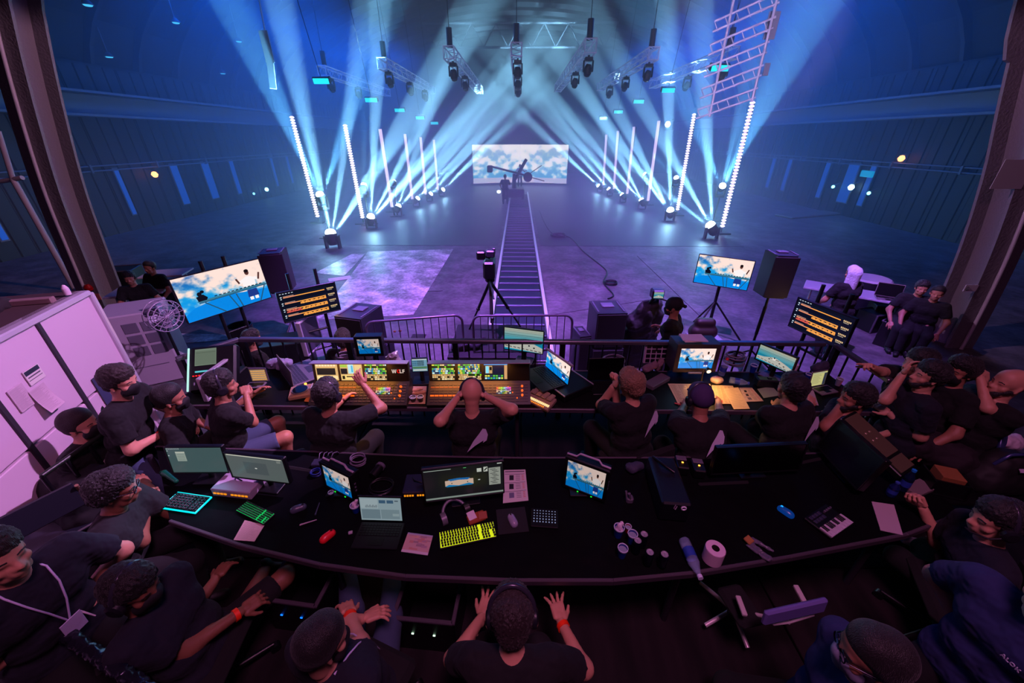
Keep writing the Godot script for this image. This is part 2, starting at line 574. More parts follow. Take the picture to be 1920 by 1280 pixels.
	# clothes
	if s.get("shirt", "black") != "none":
		var fab := s.get("shirt", "black") as String
		var cols := {"black": Color(0.016, 0.018, 0.03), "navy": Color(0.03, 0.045, 0.11), "blue": Color(0.09, 0.12, 0.3), "white": Color(0.75, 0.75, 0.8), "gray": Color(0.16, 0.16, 0.2)}
		var sm := mt("cloth " + fab, cols[fab], 0.92, 0.0, {"rim_enabled": true, "rim": 0.04, "heightmap_enabled": true, "heightmap_texture": tex_noise("folds", 0.012, 256, 3), "heightmap_scale": 2.0, "uv1_triplanar": true, "uv1_scale": Vector3(2.4, 2.4, 2.4)})
		var cl := s.get("sleeve", 0.72) as float
		var g := 0.014 * k
		var sh_b := [
			[hl + Vector3(0, 0.01, 0), hr + Vector3(0, 0.01, 0), 0.113 * k + g, 0.113 * k + g], [tb * Vector3(-0.065 * k, 0.16 * k, 0), tb * Vector3(0.065 * k, 0.16 * k, 0), 0.112 * k + g, 0.112 * k + g],
			[tb * Vector3(-0.08 * k, 0.33 * k, 0.01), tb * Vector3(0.08 * k, 0.33 * k, 0.01), 0.114 * k + g, 0.114 * k + g], [tb * Vector3(-0.135 * k, 0.43 * k, 0.012), tb * Vector3(0.135 * k, 0.43 * k, 0.012), 0.072 * k + g, 0.072 * k + g],
		]
		for q in [[sl, al], [sr, ar]]:
			var el: Vector3 = q[1][0]
			if cl <= 1.0:
				sh_b.append([q[0], q[0].lerp(el, cl), 0.06 * k + g, 0.06 * k + g, 1])
			else:
				sh_b.append([q[0], el, 0.06 * k + g, 0.05 * k + g])
				sh_b.append([el, el.lerp(q[1][1], 0.92), 0.048 * k + g, 0.036 * k + g, 1])
		obj("shirt", soft(sh_b, cell, 0.03, 0.003, 9.0), sm, o)
		var pr := s.get("print", "") as String
		if pr == "wing":
			wing(o, tb, k, s.get("print_at", Vector2(0.03, 0.26)))
		elif pr != "":
			lettering(o, pr, Transform3D(tb * Basis.from_euler(Vector3(0, PI, 0)), tb * Vector3(-0.07 * k, 0.36 * k, -0.135 * k - 0.004)), 0.024)
	var tcol := s.get("trousers", "black") as String
	var tm := mt("trousers " + tcol, {"black": Color(0.03, 0.032, 0.045), "jeans": Color(0.22, 0.27, 0.38), "gray": Color(0.25, 0.25, 0.28), "khaki": Color(0.42, 0.36, 0.3)}[tcol], 0.9)
	var tl := []
	for q in [[hl, ll], [hr, lr]]:
		if s.get("bare_legs", false):
			tl.append([q[0], q[0].lerp(q[1][0], 0.85), 0.1 * k, 0.082 * k, 1])
		else:
			tl.append([q[0], q[1][0], 0.1 * k, 0.076 * k])
			tl.append([q[1][0], q[1][0].lerp(q[1][1], 0.95), 0.075 * k, 0.062 * k, 1])
	tl.append([hl + Vector3(0, 0.02, 0), hr + Vector3(0, 0.02, 0), 0.113 * k, 0.113 * k])
	obj("trousers", soft(tl, cell, 0.03), tm, o)
	for q in [ll[1], lr[1]]:
		var toe: Vector3 = s.get("toe", fwd) * 0.13
		obj("shoe", soft([[q + Vector3(0, -0.015, 0) - toe * 0.25, q + toe + Vector3(0, -0.03, 0), 0.045, 0.036], [q + Vector3(0, 0.03, 0), q, 0.045, 0.045]], 0.014, 0.02), mt("shoe " + s.get("shoes", "dark"), Color(0.7, 0.68, 0.72) if s.get("shoes", "dark") == "white" else Color(0.05, 0.05, 0.06), 0.6), o)
	# on the head
	var hx := Transform3D(hb.scaled(Vector3(k, k, k)), ht)
	var hair := s.get("hair", "short") as String
	var hc: Color = {"dark": Color(0.035, 0.025, 0.03), "brown": Color(0.1, 0.06, 0.05), "fair": Color(0.45, 0.33, 0.24), "gray": Color(0.4, 0.38, 0.4), "white": Color(0.75, 0.75, 0.78), "black": Color(0.02, 0.02, 0.025)}[s.get("hair_color", "dark")]
	var hm := mt("hair " + s.get("hair_color", "dark"), hc, 0.6, 0.0, {"rim_enabled": true, "rim": 0.5, "heightmap_enabled": true, "heightmap_texture": tex_noise("strands", 0.05, 256, 2), "heightmap_scale": 0.35, "uv1_triplanar": true, "uv1_scale": Vector3(16, 4, 16)})
	if hair != "none" and hair != "cap":
		obj("hair", hair_shape(hair), hm, o, hx)
	if hair == "cap":
		var hat := Transform3D(hx.basis * Basis.from_euler(Vector3(0, PI if s.get("cap_back", false) else 0.0, 0)), hx.origin)
		obj("cap", hair_shape("cap"), mt("cap " + s.get("cap_color", "black"), Color(0.04, 0.04, 0.07) if s.get("cap_color", "black") == "black" else Color(0.22, 0.15, 0.32), 0.85), o, hat)
	if cell < 0.019:
		for x in [-0.033, 0.033]:
			var et := Transform3D(Basis(Vector3.RIGHT, -PI * 0.5), Vector3(x, 0.075, -0.074))
			var eye := obj("eye", Build.new().lathe(et, PackedVector2Array([Vector2(0.0125, 0), Vector2(0.0115, 0.005), Vector2(0.008, 0.0095), Vector2(0.0, 0.0125)]), 10), mt("eye white", Color(0.6, 0.57, 0.58), 0.3), o, hx)
			obj("pupil", Build.new().lathe(et, PackedVector2Array([Vector2(0.0062, 0.0108), Vector2(0.004, 0.0128), Vector2(0.0, 0.0134)]), 10), mt("pupil", Color(0.03, 0.02, 0.02), 0.2), eye)
			obj("eyebrow", Build.new().tube(PackedVector3Array([Vector3(x * 0.5, 0.096, -0.098), Vector3(x * 1.1, 0.101, -0.095), Vector3(x * 1.6, 0.096, -0.084)]), 0.0042, 5), hm, o, hx)
	if s.get("beard", false):
		obj("beard", hair_shape("beard"), hm, o, hx)
	if s.get("mask", false):
		obj("face_mask", hair_shape("mask"), mt("face mask " + s.get("mask_color", "dark"), Color(0.42, 0.42, 0.5) if s.get("mask_color", "dark") == "gray" else Color(0.03, 0.03, 0.045), 0.8), o, hx)
	if s.get("phones", false):
		phones(o, hx.scaled_local(Vector3.ONE * (1.12 if hair == "curly" else 1.03 if hair != "none" else 1.0)), s.get("mic", true))
	if s.get("glasses", false):
		var b := Build.new()
		for x in [-0.032, 0.032]:
			var ring := PackedVector3Array()
			for i in 13:
				ring.append(Vector3(x + cos(TAU * i / 12) * 0.024, 0.078 + sin(TAU * i / 12) * 0.018, -0.104))
			b.tube(ring, 0.003, 5)
			b.tube(PackedVector3Array([Vector3(x * 1.75, 0.08, -0.1), Vector3(signf(x) * 0.081, 0.09, -0.03), Vector3(signf(x) * 0.083, 0.08, 0.01)]), 0.003, 5)
		b.tube(PackedVector3Array([Vector3(-0.009, 0.08, -0.108), Vector3(0.009, 0.08, -0.108)]), 0.003, 5)
		obj("glasses", b, mt("glasses", Color(0.05, 0.06, 0.12), 0.2, 0.3), o, hx)
	if s.get("band", 0) != 0:
		var q: Array = ar if s.band > 0 else al
		var d: Vector3 = (q[1] - q[0]).normalized()
		var c: Vector3 = q[0].lerp(q[1], 0.9)
		obj("wristband", Build.new().rod(c - d * 0.012, c + d * 0.012, 0.036 * k, -1, 14), mt("wristband", Color(0.95, 0.2, 0.06), 0.5), o)
	if s.get("lanyard", false):
		var b := Build.new()
		for x in [-1.0, 1.0]:
			b.tube(PackedVector3Array([tb * Vector3(0.068 * x, 0.515, 0.03), tb * Vector3(0.075 * x, 0.5, -0.05), tb * Vector3(0.06 * x, 0.43, -0.105), tb * Vector3(0.035 * x, 0.34, -0.136), tb * Vector3(0.0, 0.2, -0.142)]), 0.0045, 5)
		obj("lanyard", b, mt("lanyard", Color(0.75, 0.72, 0.85), 0.6), o)
		obj("badge", Build.new().box(Transform3D(tb, tb * Vector3(0, 0.17, -0.15)), Vector3(0.085, 0.12, 0.004), 0.002), mt("badge", Color(0.8, 0.78, 0.9), 0.4), o)
	return o


func phones(o: Node3D, hx: Transform3D, mic: bool) -> void:
	var h := Node3D.new()
	h.name = "headphones"
	h.transform = hx
	o.add_child(h, true)
	var arc := PackedVector3Array()
	for i in 17:
		var w := PI * i / 16.0
		arc.append(Vector3(cos(w) * 0.094, 0.1 + sin(w) * 0.122, 0.002))
	obj("headband", Build.new().tube(arc, 0.012, 8), mt("headset band", Color(0.22, 0.22, 0.27), 0.25, 0.4), h)
	for x in [-1.0, 1.0]:
		obj("ear_cup", Build.new().lathe(Transform3D(Basis(Vector3(0, 0, 1), Vector3(x, 0, 0), Vector3(0, x, 0)), Vector3(0.076 * x, 0.075, 0.0)), PackedVector2Array([Vector2(0.0, 0), Vector2(0.036, 0), Vector2(0.042, 0.01), Vector2(0.04, 0.026), Vector2(0.026, 0.034), Vector2(0, 0.034)]), 16), mt("headset cup", Color(0.1, 0.1, 0.13), 0.3), h)
	if mic:
		obj("microphone", Build.new().tube(PackedVector3Array([Vector3(-0.1, 0.06, -0.02), Vector3(-0.095, 0.03, -0.07), Vector3(-0.05, 0.015, -0.12), Vector3(-0.02, 0.014, -0.125)]), 0.005, 6), mt("headset cup", Color.BLACK), h)


# the white wing printed on the crew's backs, laid over the shirt
func wing(o: Node3D, tb: Basis, k: float, where: Vector2) -> void:
	var pts := PackedVector2Array([Vector2(-0.085, -0.1), Vector2(-0.02, -0.045), Vector2(0.05, 0.0), Vector2(0.045, -0.022), Vector2(0.075, 0.0), Vector2(0.085, 0.05), Vector2(0.07, 0.1), Vector2(0.045, 0.105), Vector2(0.015, 0.06), Vector2(-0.03, 0.0)])
	var b := Build.new()
	var tr := Geometry2D.triangulate_polygon(pts)
	for i in range(0, tr.size(), 3):
		var p := [pts[tr[i]], pts[tr[i + 1]], pts[tr[i + 2]]]
		if (p[1] - p[0]).cross(p[2] - p[0]) < 0:
			p.reverse()
		b.tri(Vector3(p[0].x, p[0].y, 0), Vector3(p[1].x, p[1].y, 0), Vector3(p[2].x, p[2].y, 0))
	var x := Transform3D(tb * Basis.from_euler(Vector3(-0.06, 0.12, 0)), tb * Vector3(where.x * k, where.y * k, 0.145 * k + 0.006))
	obj("back_print", b, mt("print", Color(0.72, 0.7, 0.78), 0.8), o, x)


func lettering(parent: Node3D, text: String, t: Transform3D, size: float, m: Material = null, called := "lettering") -> MeshInstance3D:
	var tm := TextMesh.new()
	var f := SystemFont.new()
	f.font_names = PackedStringArray(["Droid Sans"])
	f.font_weight = 700
	tm.font = f
	tm.text = text
	tm.font_size = 64
	tm.pixel_size = size / 64.0
	tm.depth = 0.003
	var o := MeshInstance3D.new()
	o.name = called
	o.mesh = tm
	o.material_override = m if m else mt("print", Color(0.72, 0.7, 0.78), 0.8)
	o.transform = t
	parent.add_child(o, true)
	return o


func tex_noise(key: String, freq: float, side: int, oct: int, seed_ := 1, ramp: Gradient = null, normal := false) -> NoiseTexture2D:
	if not texs.has(key):
		var f := FastNoiseLite.new()
		f.seed = seed_
		f.frequency = freq
		f.fractal_octaves = oct
		var t := NoiseTexture2D.new()
		t.width = side
		t.height = side
		t.seamless = true
		t.noise = f
		t.as_normal_map = normal
		if ramp:
			t.color_ramp = ramp
		texs[key] = t
	return texs[key]


# ---------------------------------------------------------------- pictures on screens and papers
func canvas(w: int, h: int, c: Color) -> Image:
	var im := Image.create(w, h, false, Image.FORMAT_RGB8)
	im.fill(c)
	return im


func rect(im: Image, x: float, y: float, w: float, h: float, c: Color) -> void:
	im.fill_rect(Rect2i(int(x * im.get_width()), int(y * im.get_height()), maxi(int(w * im.get_width()), 1), maxi(int(h * im.get_height()), 1)), c)


func poly(im: Image, p: Array, c: Color) -> void:
	var sz := Vector2(im.get_width(), im.get_height())
	var q := PackedVector2Array()
	for a in p:
		q.append(a * sz)
	for y in im.get_height():
		var xs := []
		for k in q.size():
			var a := q[k]
			var b := q[(k + 1) % q.size()]
			if (a.y <= y + 0.5) != (b.y <= y + 0.5):
				xs.append(a.x + (y + 0.5 - a.y) / (b.y - a.y) * (b.x - a.x))
		xs.sort()
		for k in range(0, xs.size() - 1, 2):
			var x0 := clampi(int(xs[k]), 0, im.get_width())
			im.fill_rect(Rect2i(x0, y, clampi(int(xs[k + 1]), 0, im.get_width()) - x0, 1), c)


func stroke(im: Image, a: Vector2, b: Vector2, w: float, c: Color) -> void:
	var r := float(im.get_width()) / im.get_height()
	var d := Vector2((b.x - a.x) * r, b.y - a.y).normalized()
	var n := Vector2(-d.y / r, d.x) * w * 0.5
	poly(im, [a + n, b + n, b - n, a - n], c)


func disc(im: Image, p: Vector2, rx: float, ry: float, c: Color) -> void:
	var a := []
	for k in 16:
		a.append(p + Vector2(cos(TAU * k / 16) * rx, sin(TAU * k / 16) * ry))
	poly(im, a, c)


func clouds(im: Image, y0: float, y1: float, top: Color, mid: Color, low: Color, white: Color, freq: float, sd: int, mirror := false, hole := 0.9) -> void:
	var f := FastNoiseLite.new()
	f.seed = sd
	f.frequency = freq
	f.fractal_octaves = 4
	var w := im.get_width()
	var h := im.get_height()
	for y in range(int(y0 * h), int(y1 * h)):
		var v := float(y) / h
		var base := top.lerp(mid, clampf(v * 2.0, 0, 1)) if v < 0.5 else mid.lerp(low, clampf(v * 2.0 - 1.0, 0, 1))
		for x in w:
			var mx := mini(x, w - 1 - x) if mirror else x
			var n := f.get_noise_2d(mx, y * 1.35)
			var u := mx / float(w)
			var cl := clampf(0.62 + n * 1.1 + 1.15 * (0.5 - v + 0.25 * (u - 0.4)) - hole * exp(-60.0 * (pow(u - 0.2, 2.0) + pow(v - 0.2, 2.0) * 0.6)), 0.0, 1.0)
			cl = cl * cl * (3.0 - 2.0 * cl)
			im.set_pixel(x, y, base.lerp(white, cl))


# a performer in white behind a long table against the clouds
func picture_live(w := 448) -> Image:
	var im := canvas(w, w * 9 / 16, Color(0.0, 0.45, 0.75))
	clouds(im, 0.0, 1.0, Color(0.12, 0.32, 0.62), Color(0.05, 0.58, 0.85), Color(0.0, 0.5, 0.9), Color(0.95, 0.84, 0.8), 0.009, 11)
	poly(im, [Vector2(0, 1), Vector2(0, 0.84), Vector2(0.12, 0.72), Vector2(0.45, 0.62), Vector2(1, 0.74), Vector2(1, 1)], Color(0.0, 0.5, 0.85))
	var white := Color(0.93, 0.9, 0.9)
	var tan := Color(0.3, 0.17, 0.15)
	poly(im, [Vector2(0.72, 0.38), Vector2(0.78, 0.33), Vector2(0.83, 0.34), Vector2(0.88, 0.39), Vector2(0.87, 0.6), Vector2(0.71, 0.6)], white)
	stroke(im, Vector2(0.74, 0.4), Vector2(0.68, 0.45), 0.07, white)
	stroke(im, Vector2(0.68, 0.46), Vector2(0.655, 0.33), 0.04, tan)
	stroke(im, Vector2(0.87, 0.4), Vector2(0.92, 0.45), 0.07, white)
	stroke(im, Vector2(0.92, 0.46), Vector2(0.95, 0.3), 0.04, tan)
	disc(im, Vector2(0.805, 0.24), 0.027, 0.062, tan)
	disc(im, Vector2(0.805, 0.2), 0.028, 0.04, Color(0.05, 0.03, 0.04))
	poly(im, [Vector2(0.74, 0.66), Vector2(0.86, 0.66), Vector2(0.87, 0.84), Vector2(0.73, 0.84)], Color(0.1, 0.2, 0.5))
	rect(im, 0.745, 0.84, 0.045, 0.08, white)
	rect(im, 0.81, 0.84, 0.045, 0.08, white)
	var steel := Color(0.12, 0.3, 0.42)
	poly(im, [Vector2(0.16, 0.6), Vector2(0.98, 0.58), Vector2(1.0, 0.64), Vector2(0.2, 0.66)], Color(0.2, 0.45, 0.55))
	stroke(im, Vector2(0.18, 0.65), Vector2(1.0, 0.635), 0.02, steel)
	for q in [[0.24, 0.66, 0.42, 1.0], [0.52, 0.66, 0.58, 1.0], [0.6, 0.66, 0.63, 1.0], [0.97, 0.64, 0.86, 1.0]]:
		stroke(im, Vector2(q[0], q[1]), Vector2(q[2], q[3]), 0.025, steel)
	var dark := Color(0.03, 0.05, 0.1)
	poly(im, [Vector2(0.17, 0.5), Vector2(0.25, 0.47), Vector2(0.29, 0.56), Vector2(0.27, 0.61), Vector2(0.18, 0.61)], dark)
	disc(im, Vector2(0.215, 0.45), 0.025, 0.05, dark)
	disc(im, Vector2(0.25, 0.41), 0.022, 0.035, dark)
	for k in 12:
		rect(im, 0.36 + k * 0.05, 0.57, 0.032, 0.022, dark)
	return im


func picture_waves() -> Image:
	var im := canvas(384, 216, Color(0.02, 0.05, 0.11))
	var g := RandomNumberGenerator.new()
	g.seed = 4
	var or_ := Color(1.0, 0.66, 0.3)
	for k in 5:
		rect(im, 0.03 + k * 0.05, 0.03, 0.03, 0.025, Color(0.8, 0.85, 0.9))
	for r in 4:
		var y := 0.11 + r * 0.215
		rect(im, 0.03, y, 0.82, 0.003, Color(0.1, 0.2, 0.32))
		rect(im, 0.03, y + 0.02, 0.03, 0.035, Color(0.85, 0.9, 0.95))
		rect(im, 0.03, y + 0.085, 0.025, 0.03, Color(0.85, 0.9, 0.95))
		rect(im, 0.08, y + 0.015, 0.18, 0.018, Color(0.9, 0.7, 0.62))
		rect(im, 0.08, y + 0.045, 0.7, 0.034, Color(0.95, 0.6, 0.45))
		rect(im, 0.3, y + 0.045, 0.5, 0.034, or_)
		var x := 0.34 if r % 2 else 0.08
		while x < 0.8 and r > 0:
			var hh := (0.035 + 0.035 * absf(sin(x * 38.0))) * (1.0 if r % 2 else g.randf_range(0.6, 1.4))
			rect(im, x, y + 0.15 - hh, 0.012, hh + 0.01, or_ if r != 2 or x > 0.33 else Color(0.85, 0.35, 0.3))
			x += 0.011
		for k in 5:
			rect(im, 0.845 + k * 0.026, y + 0.02, 0.019, 0.05, Color(1.0, 0.85, 0.62))
			rect(im, 0.85 + k * 0.026, y + 0.035, 0.008, 0.015, Color(0.15, 0.1, 0.1))
		rect(im, 0.85, y + 0.09, 0.09, 0.02, Color(0.75, 0.7, 0.6))
	return im


func picture_top() -> Image:
	var im := canvas(320, 180, Color.BLACK)
	for y in 180:
		var v := y / 180.0
		rect(im, 0, v, 1, 0.0056, Color(0.72, 0.76, 0.7).lerp(Color(0.05, 0.6, 0.75), clampf(v * 1.75 - 0.15, 0, 1)))
	poly(im, [Vector2(0, 0.72), Vector2(0.2, 0.66), Vector2(0.42, 0.5), Vector2(0.56, 0.5), Vector2(0.8, 0.64), Vector2(1, 0.78), Vector2(1, 1), Vector2(0, 0.92)], Color(0.78, 0.78, 0.74))
	stroke(im, Vector2(0.36, 0.58), Vector2(0.62, 0.58), 0.03, Color(0.16, 0.12, 0.12))
	poly(im, [Vector2(0.43, 0.52), Vector2(0.53, 0.52), Vector2(0.52, 0.66), Vector2(0.44, 0.66)], Color(0.94, 0.93, 0.9))
	disc(im, Vector2(0.48, 0.51), 0.02, 0.045, Color(0.06, 0.04, 0.04))
	for q in [Vector2(0.35, 0.67), Vector2(0.65, 0.72), Vector2(0.78, 0.8)]:
		disc(im, q, 0.022, 0.035, Color(0.04, 0.08, 0.14))
	for k in 9:
		stroke(im, Vector2(0.02 + k * 0.11, 0.82 + k * 0.015), Vector2(0.09 + k * 0.11, 0.84 + k * 0.015), 0.03, Color(0.04, 0.05, 0.08))
	return im


# the pages of the lighting consoles
func picture_console(kind: int) -> Image:
	var im := canvas(256, 170, Color(0.16, 0.12, 0.08))
	var g := RandomNumberGenerator.new()
	g.seed = 30 + kind
	var tan := Color(0.85, 0.68, 0.44)
	var pal := [Color(0.2, 0.6, 0.8), Color(0.35, 0.75, 0.3), Color(0.85, 0.85, 0.3), Color(0.9, 0.8, 0.6), Color(0.15, 0.25, 0.4), Color(0.75, 0.9, 0.9)]
	if kind == 0:
		im.fill(tan)
		for k in 7:
			rect(im, 0.04 + k * 0.13, 0.05, 0.1, 0.1, Color(0.95, 0.86, 0.7))
		rect(im, 0.05, 0.26, 0.84, 0.4, Color(0.14, 0.12, 0.12))
		rect(im, 0.03, 0.72, 0.94, 0.2, Color(0.95, 0.85, 0.62))
		rect(im, 0.3, 0.74, 0.3, 0.12, Color(0.75, 0.8, 0.8))
	elif kind == 1:
		im.fill(tan)
		for k in 5:
			rect(im, 0.03 + k * 0.06, 0.05, 0.045, 0.16, Color(0.45, 0.8, 0.2))
		rect(im, 0.36, 0.04, 0.25, 0.55, Color(0.7, 0.88, 0.9))
		rect(im, 0.5, 0.1, 0.08, 0.4, Color(0.3, 0.7, 0.85))
		rect(im, 0.65, 0.08, 0.3, 0.34, Color(0.9, 0.78, 0.55))
		rect(im, 0.02, 0.28, 0.3, 0.34, Color(0.1, 0.1, 0.12))
		rect(im, 0.02, 0.68, 0.96, 0.28, Color(0.95, 0.82, 0.5))
		rect(im, 0.06, 0.72, 0.12, 0.2, Color(0.12, 0.1, 0.06))
		rect(im, 0.25, 0.74, 0.6, 0.07, Color(0.15, 0.12, 0.1))
	elif kind == 4:
		im.fill(Color(0.09, 0.11, 0.16))
		rect(im, 0.0, 0.0, 1, 0.09, Color(0.2, 0.6, 0.9))
		rect(im, 0.06, 0.14, 0.3, 0.46, Color(0.75, 0.6, 0.4))
		rect(im, 0.08, 0.16, 0.13, 0.42, Color(0.5, 0.85, 0.95))
		rect(im, 0.24, 0.2, 0.1, 0.2, Color(0.05, 0.06, 0.1))
		rect(im, 0.42, 0.14, 0.42, 0.48, Color(0.07, 0.09, 0.2))
		rect(im, 0.87, 0.1, 0.13, 0.85, Color(0.8, 0.6, 0.4))
		for k in 14:
			rect(im, 0.04 + (k % 7) * 0.115, 0.7 + 0.14 * (k / 7), 0.09, 0.1, pal[g.randi() % 6])
	elif kind == 5:
		for y in 5:
			for x in 8:
				rect(im, x * 0.125, y * 0.2, 0.115, 0.17, Color.from_hsv(x / 8.0, 0.75 if y < 2 else 0.3, 0.9) if y < 3 else pal[(x + y) % 6])
	else:
		for y in 8:
			var x := 0.01
			var yy := 0.02 + y * 0.122
			while x < 0.94:
				var w := g.randf_range(0.03, 0.12)
				var c: Color = pal[g.randi() % 6] if y != 5 else tan
				if y == 1 and kind == 2 or kind == 3 and y == 5 and x > 0.4:
					c = [Color(0.5, 0.85, 0.1), Color(0.08, 0.2, 0.06)][g.randi() % 2]
				if y > 5:
					c = [tan, Color(0.95, 0.85, 0.65), Color(0.2, 0.15, 0.1)][g.randi() % 3]
				rect(im, x, yy, w, 0.1, c)
				x += w + 0.012
	return im


func picture_desktop(kind: int) -> Image:
	var im := canvas(320, 180, Color(0.3, 0.4, 0.41))
	if kind == 0:
		rect(im, 0.15, 0.17, 0.17, 0.38, Color(0.66, 0.72, 0.68))
		rect(im, 0.15, 0.17, 0.17, 0.05, Color(0.86, 0.88, 0.82))
		for k in 4:
			rect(im, 0.17, 0.27 + k * 0.07, 0.13, 0.02, Color(0.5, 0.57, 0.54))
		for k in 7:
			rect(im, 0.01 + k * 0.035, 0.04, 0.018, 0.03, Color(0.92, 0.95, 0.95))
		rect(im, 0.01, 0.12, 0.02, 0.03, Color(0.9, 0.95, 0.95))
		rect(im, 0.01, 0.3, 0.02, 0.04, Color(0.9, 0.95, 0.95))
	elif kind == 1:
		im.fill(Color(0.4, 0.44, 0.44))
		rect(im, 0.02, 0.02, 0.95, 0.055, Color(0.9, 0.9, 0.84))
		rect(im, 0.88, 0.1, 0.07, 0.09, Color(0.55, 0.58, 0.56))
		rect(im, 0.28, 0.28, 0.4, 0.5, Color(0.35, 0.39, 0.4))
		disc(im, Vector2(0.48, 0.52), 0.022, 0.025, Color(0.9, 0.92, 0.9))
	elif kind == 2:
		im.fill(Color(0.1, 0.1, 0.115))
		rect(im, 0.01, 0.05, 0.34, 0.02, Color(0.75, 0.8, 0.76))
		rect(im, 0.5, 0.06, 0.04, 0.02, Color(0.4, 0.85, 0.5))
		rect(im, 0.93, 0.03, 0.06, 0.03, Color(0.85, 0.88, 0.85))
		rect(im, 0.67, 0.13, 0.06, 0.12, Color(0.8, 0.82, 0.78))
		rect(im, 0.755, 0.11, 0.055, 0.15, Color(0.8, 0.82, 0.78))
		stroke(im, Vector2(0.765, 0.22), Vector2(0.8, 0.14), 0.03, Color(0.1, 0.1, 0.1))
		rect(im, 0.82, 0.16, 0.15, 0.56, Color(0.62, 0.64, 0.6))
		for k in 11:
			rect(im, 0.84 + 0.02 * (k % 3), 0.2 + k * 0.045, 0.07, 0.02, Color(0.25, 0.26, 0.26))
		poly(im, [Vector2(0.26, 0.42), Vector2(0.43, 0.39), Vector2(0.62, 0.42), Vector2(0.62, 0.6), Vector2(0.43, 0.62), Vector2(0.26, 0.6)], Color(0.85, 0.73, 0.66))
		poly(im, [Vector2(0.3, 0.38), Vector2(0.43, 0.36), Vector2(0.58, 0.38), Vector2(0.55, 0.44), Vector2(0.43, 0.42), Vector2(0.33, 0.44)], Color(0.1, 0.42, 0.7))
		poly(im, [Vector2(0.26, 0.6), Vector2(0.31, 0.55), Vector2(0.43, 0.6), Vector2(0.56, 0.55), Vector2(0.62, 0.6), Vector2(0.6, 0.62), Vector2(0.28, 0.62)], Color(0.05, 0.5, 0.75))
		rect(im, 0.34, 0.5, 0.015, 0.03, Color(0.1, 0.1, 0.1))
		rect(im, 0.54, 0.5, 0.015, 0.03, Color(0.1, 0.1, 0.1))
		rect(im, 0.68, 0.48, 0.03, 0.03, Color(0.85, 0.87, 0.85))
		rect(im, 0.0, 0.93, 1.0, 0.06, Color(0.55, 0.6, 0.57))
	elif kind == 3:
		im.fill(Color(0.55, 0.63, 0.66))
		rect(im, 0.02, 0.05, 0.42, 0.42, Color(0.62, 0.69, 0.71))
		for k in 12:
			rect(im, 0.13 + k * 0.025, 0.36 - 0.05 * absf(sin(k * 2.1)), 0.012, 0.08 + 0.05 * absf(sin(k * 2.1)), Color(0.25, 0.3, 0.34))
		rect(im, 0.47, 0.1, 0.16, 0.14, Color(0.24, 0.36, 0.46))
		rect(im, 0.66, 0.1, 0.16, 0.14, Color(0.24, 0.36, 0.46))
		rect(im, 0.85, 0.11, 0.09, 0.05, Color(0.3, 0.36, 0.4))
		rect(im, 0.03, 0.52, 0.45, 0.42, Color(0.42, 0.5, 0.54))
		rect(im, 0.5, 0.52, 0.45, 0.42, Color(0.46, 0.54, 0.57))
		rect(im, 0.78, 0.7, 0.16, 0.12, Color(0.55, 0.62, 0.64))
	elif kind == 4:
		im.fill(Color(0.55, 0.42, 0.3))
		for r in 5:
			rect(im, 0.05, 0.08 + r * 0.18, 0.9, 0.025, Color(0.9, 0.8, 0.7))
			rect(im, 0.05, 0.13 + r * 0.18, 0.9, 0.07, Color(1.0, 0.72, 0.4))
			for k in 9:
				rect(im, 0.1 + k * 0.09, 0.13 + r * 0.18, 0.03, 0.03, Color(0.25, 0.15, 0.12))
	elif kind == 5:
		im.fill(Color(0.84, 0.82, 0.55))
		rect(im, 0.02, 0.02, 0.8, 0.08, Color(0.7, 0.7, 0.6))
		for k in 9:
			rect(im, 0.08, 0.18 + k * 0.08, 0.5 + 0.08 * sin(k * 2.0), 0.02, Color(0.45, 0.45, 0.38))
		rect(im, 0.82, 0.12, 0.18, 0.88, Color(0.2, 0.22, 0.3))
	elif kind == 6:
		im.fill(Color(0.62, 0.7, 0.62))
		rect(im, 0.03, 0.12, 0.94, 0.84, Color(0.56, 0.63, 0.55))
		rect(im, 0.03, 0.22, 0.94, 0.012, Color(0.25, 0.3, 0.26))
	elif kind == 7:
		im.fill(Color(0.5, 0.7, 0.8))
		rect(im, 0.0, 0.0, 1, 0.1, Color(0.85, 0.9, 0.9))
		for y in 3:
			for x in 9:
				rect(im, 0.04 + x * 0.085, 0.14 + y * 0.15, 0.06, 0.11, Color(0.1, 0.35, 0.5) if x < 4 else Color(0.08, 0.1, 0.14))
		rect(im, 0.02, 0.62, 0.96, 0.18, Color(0.35, 0.55, 0.4))
		rect(im, 0.04, 0.85, 0.9, 0.1, Color(0.9, 0.9, 0.85))
	return im


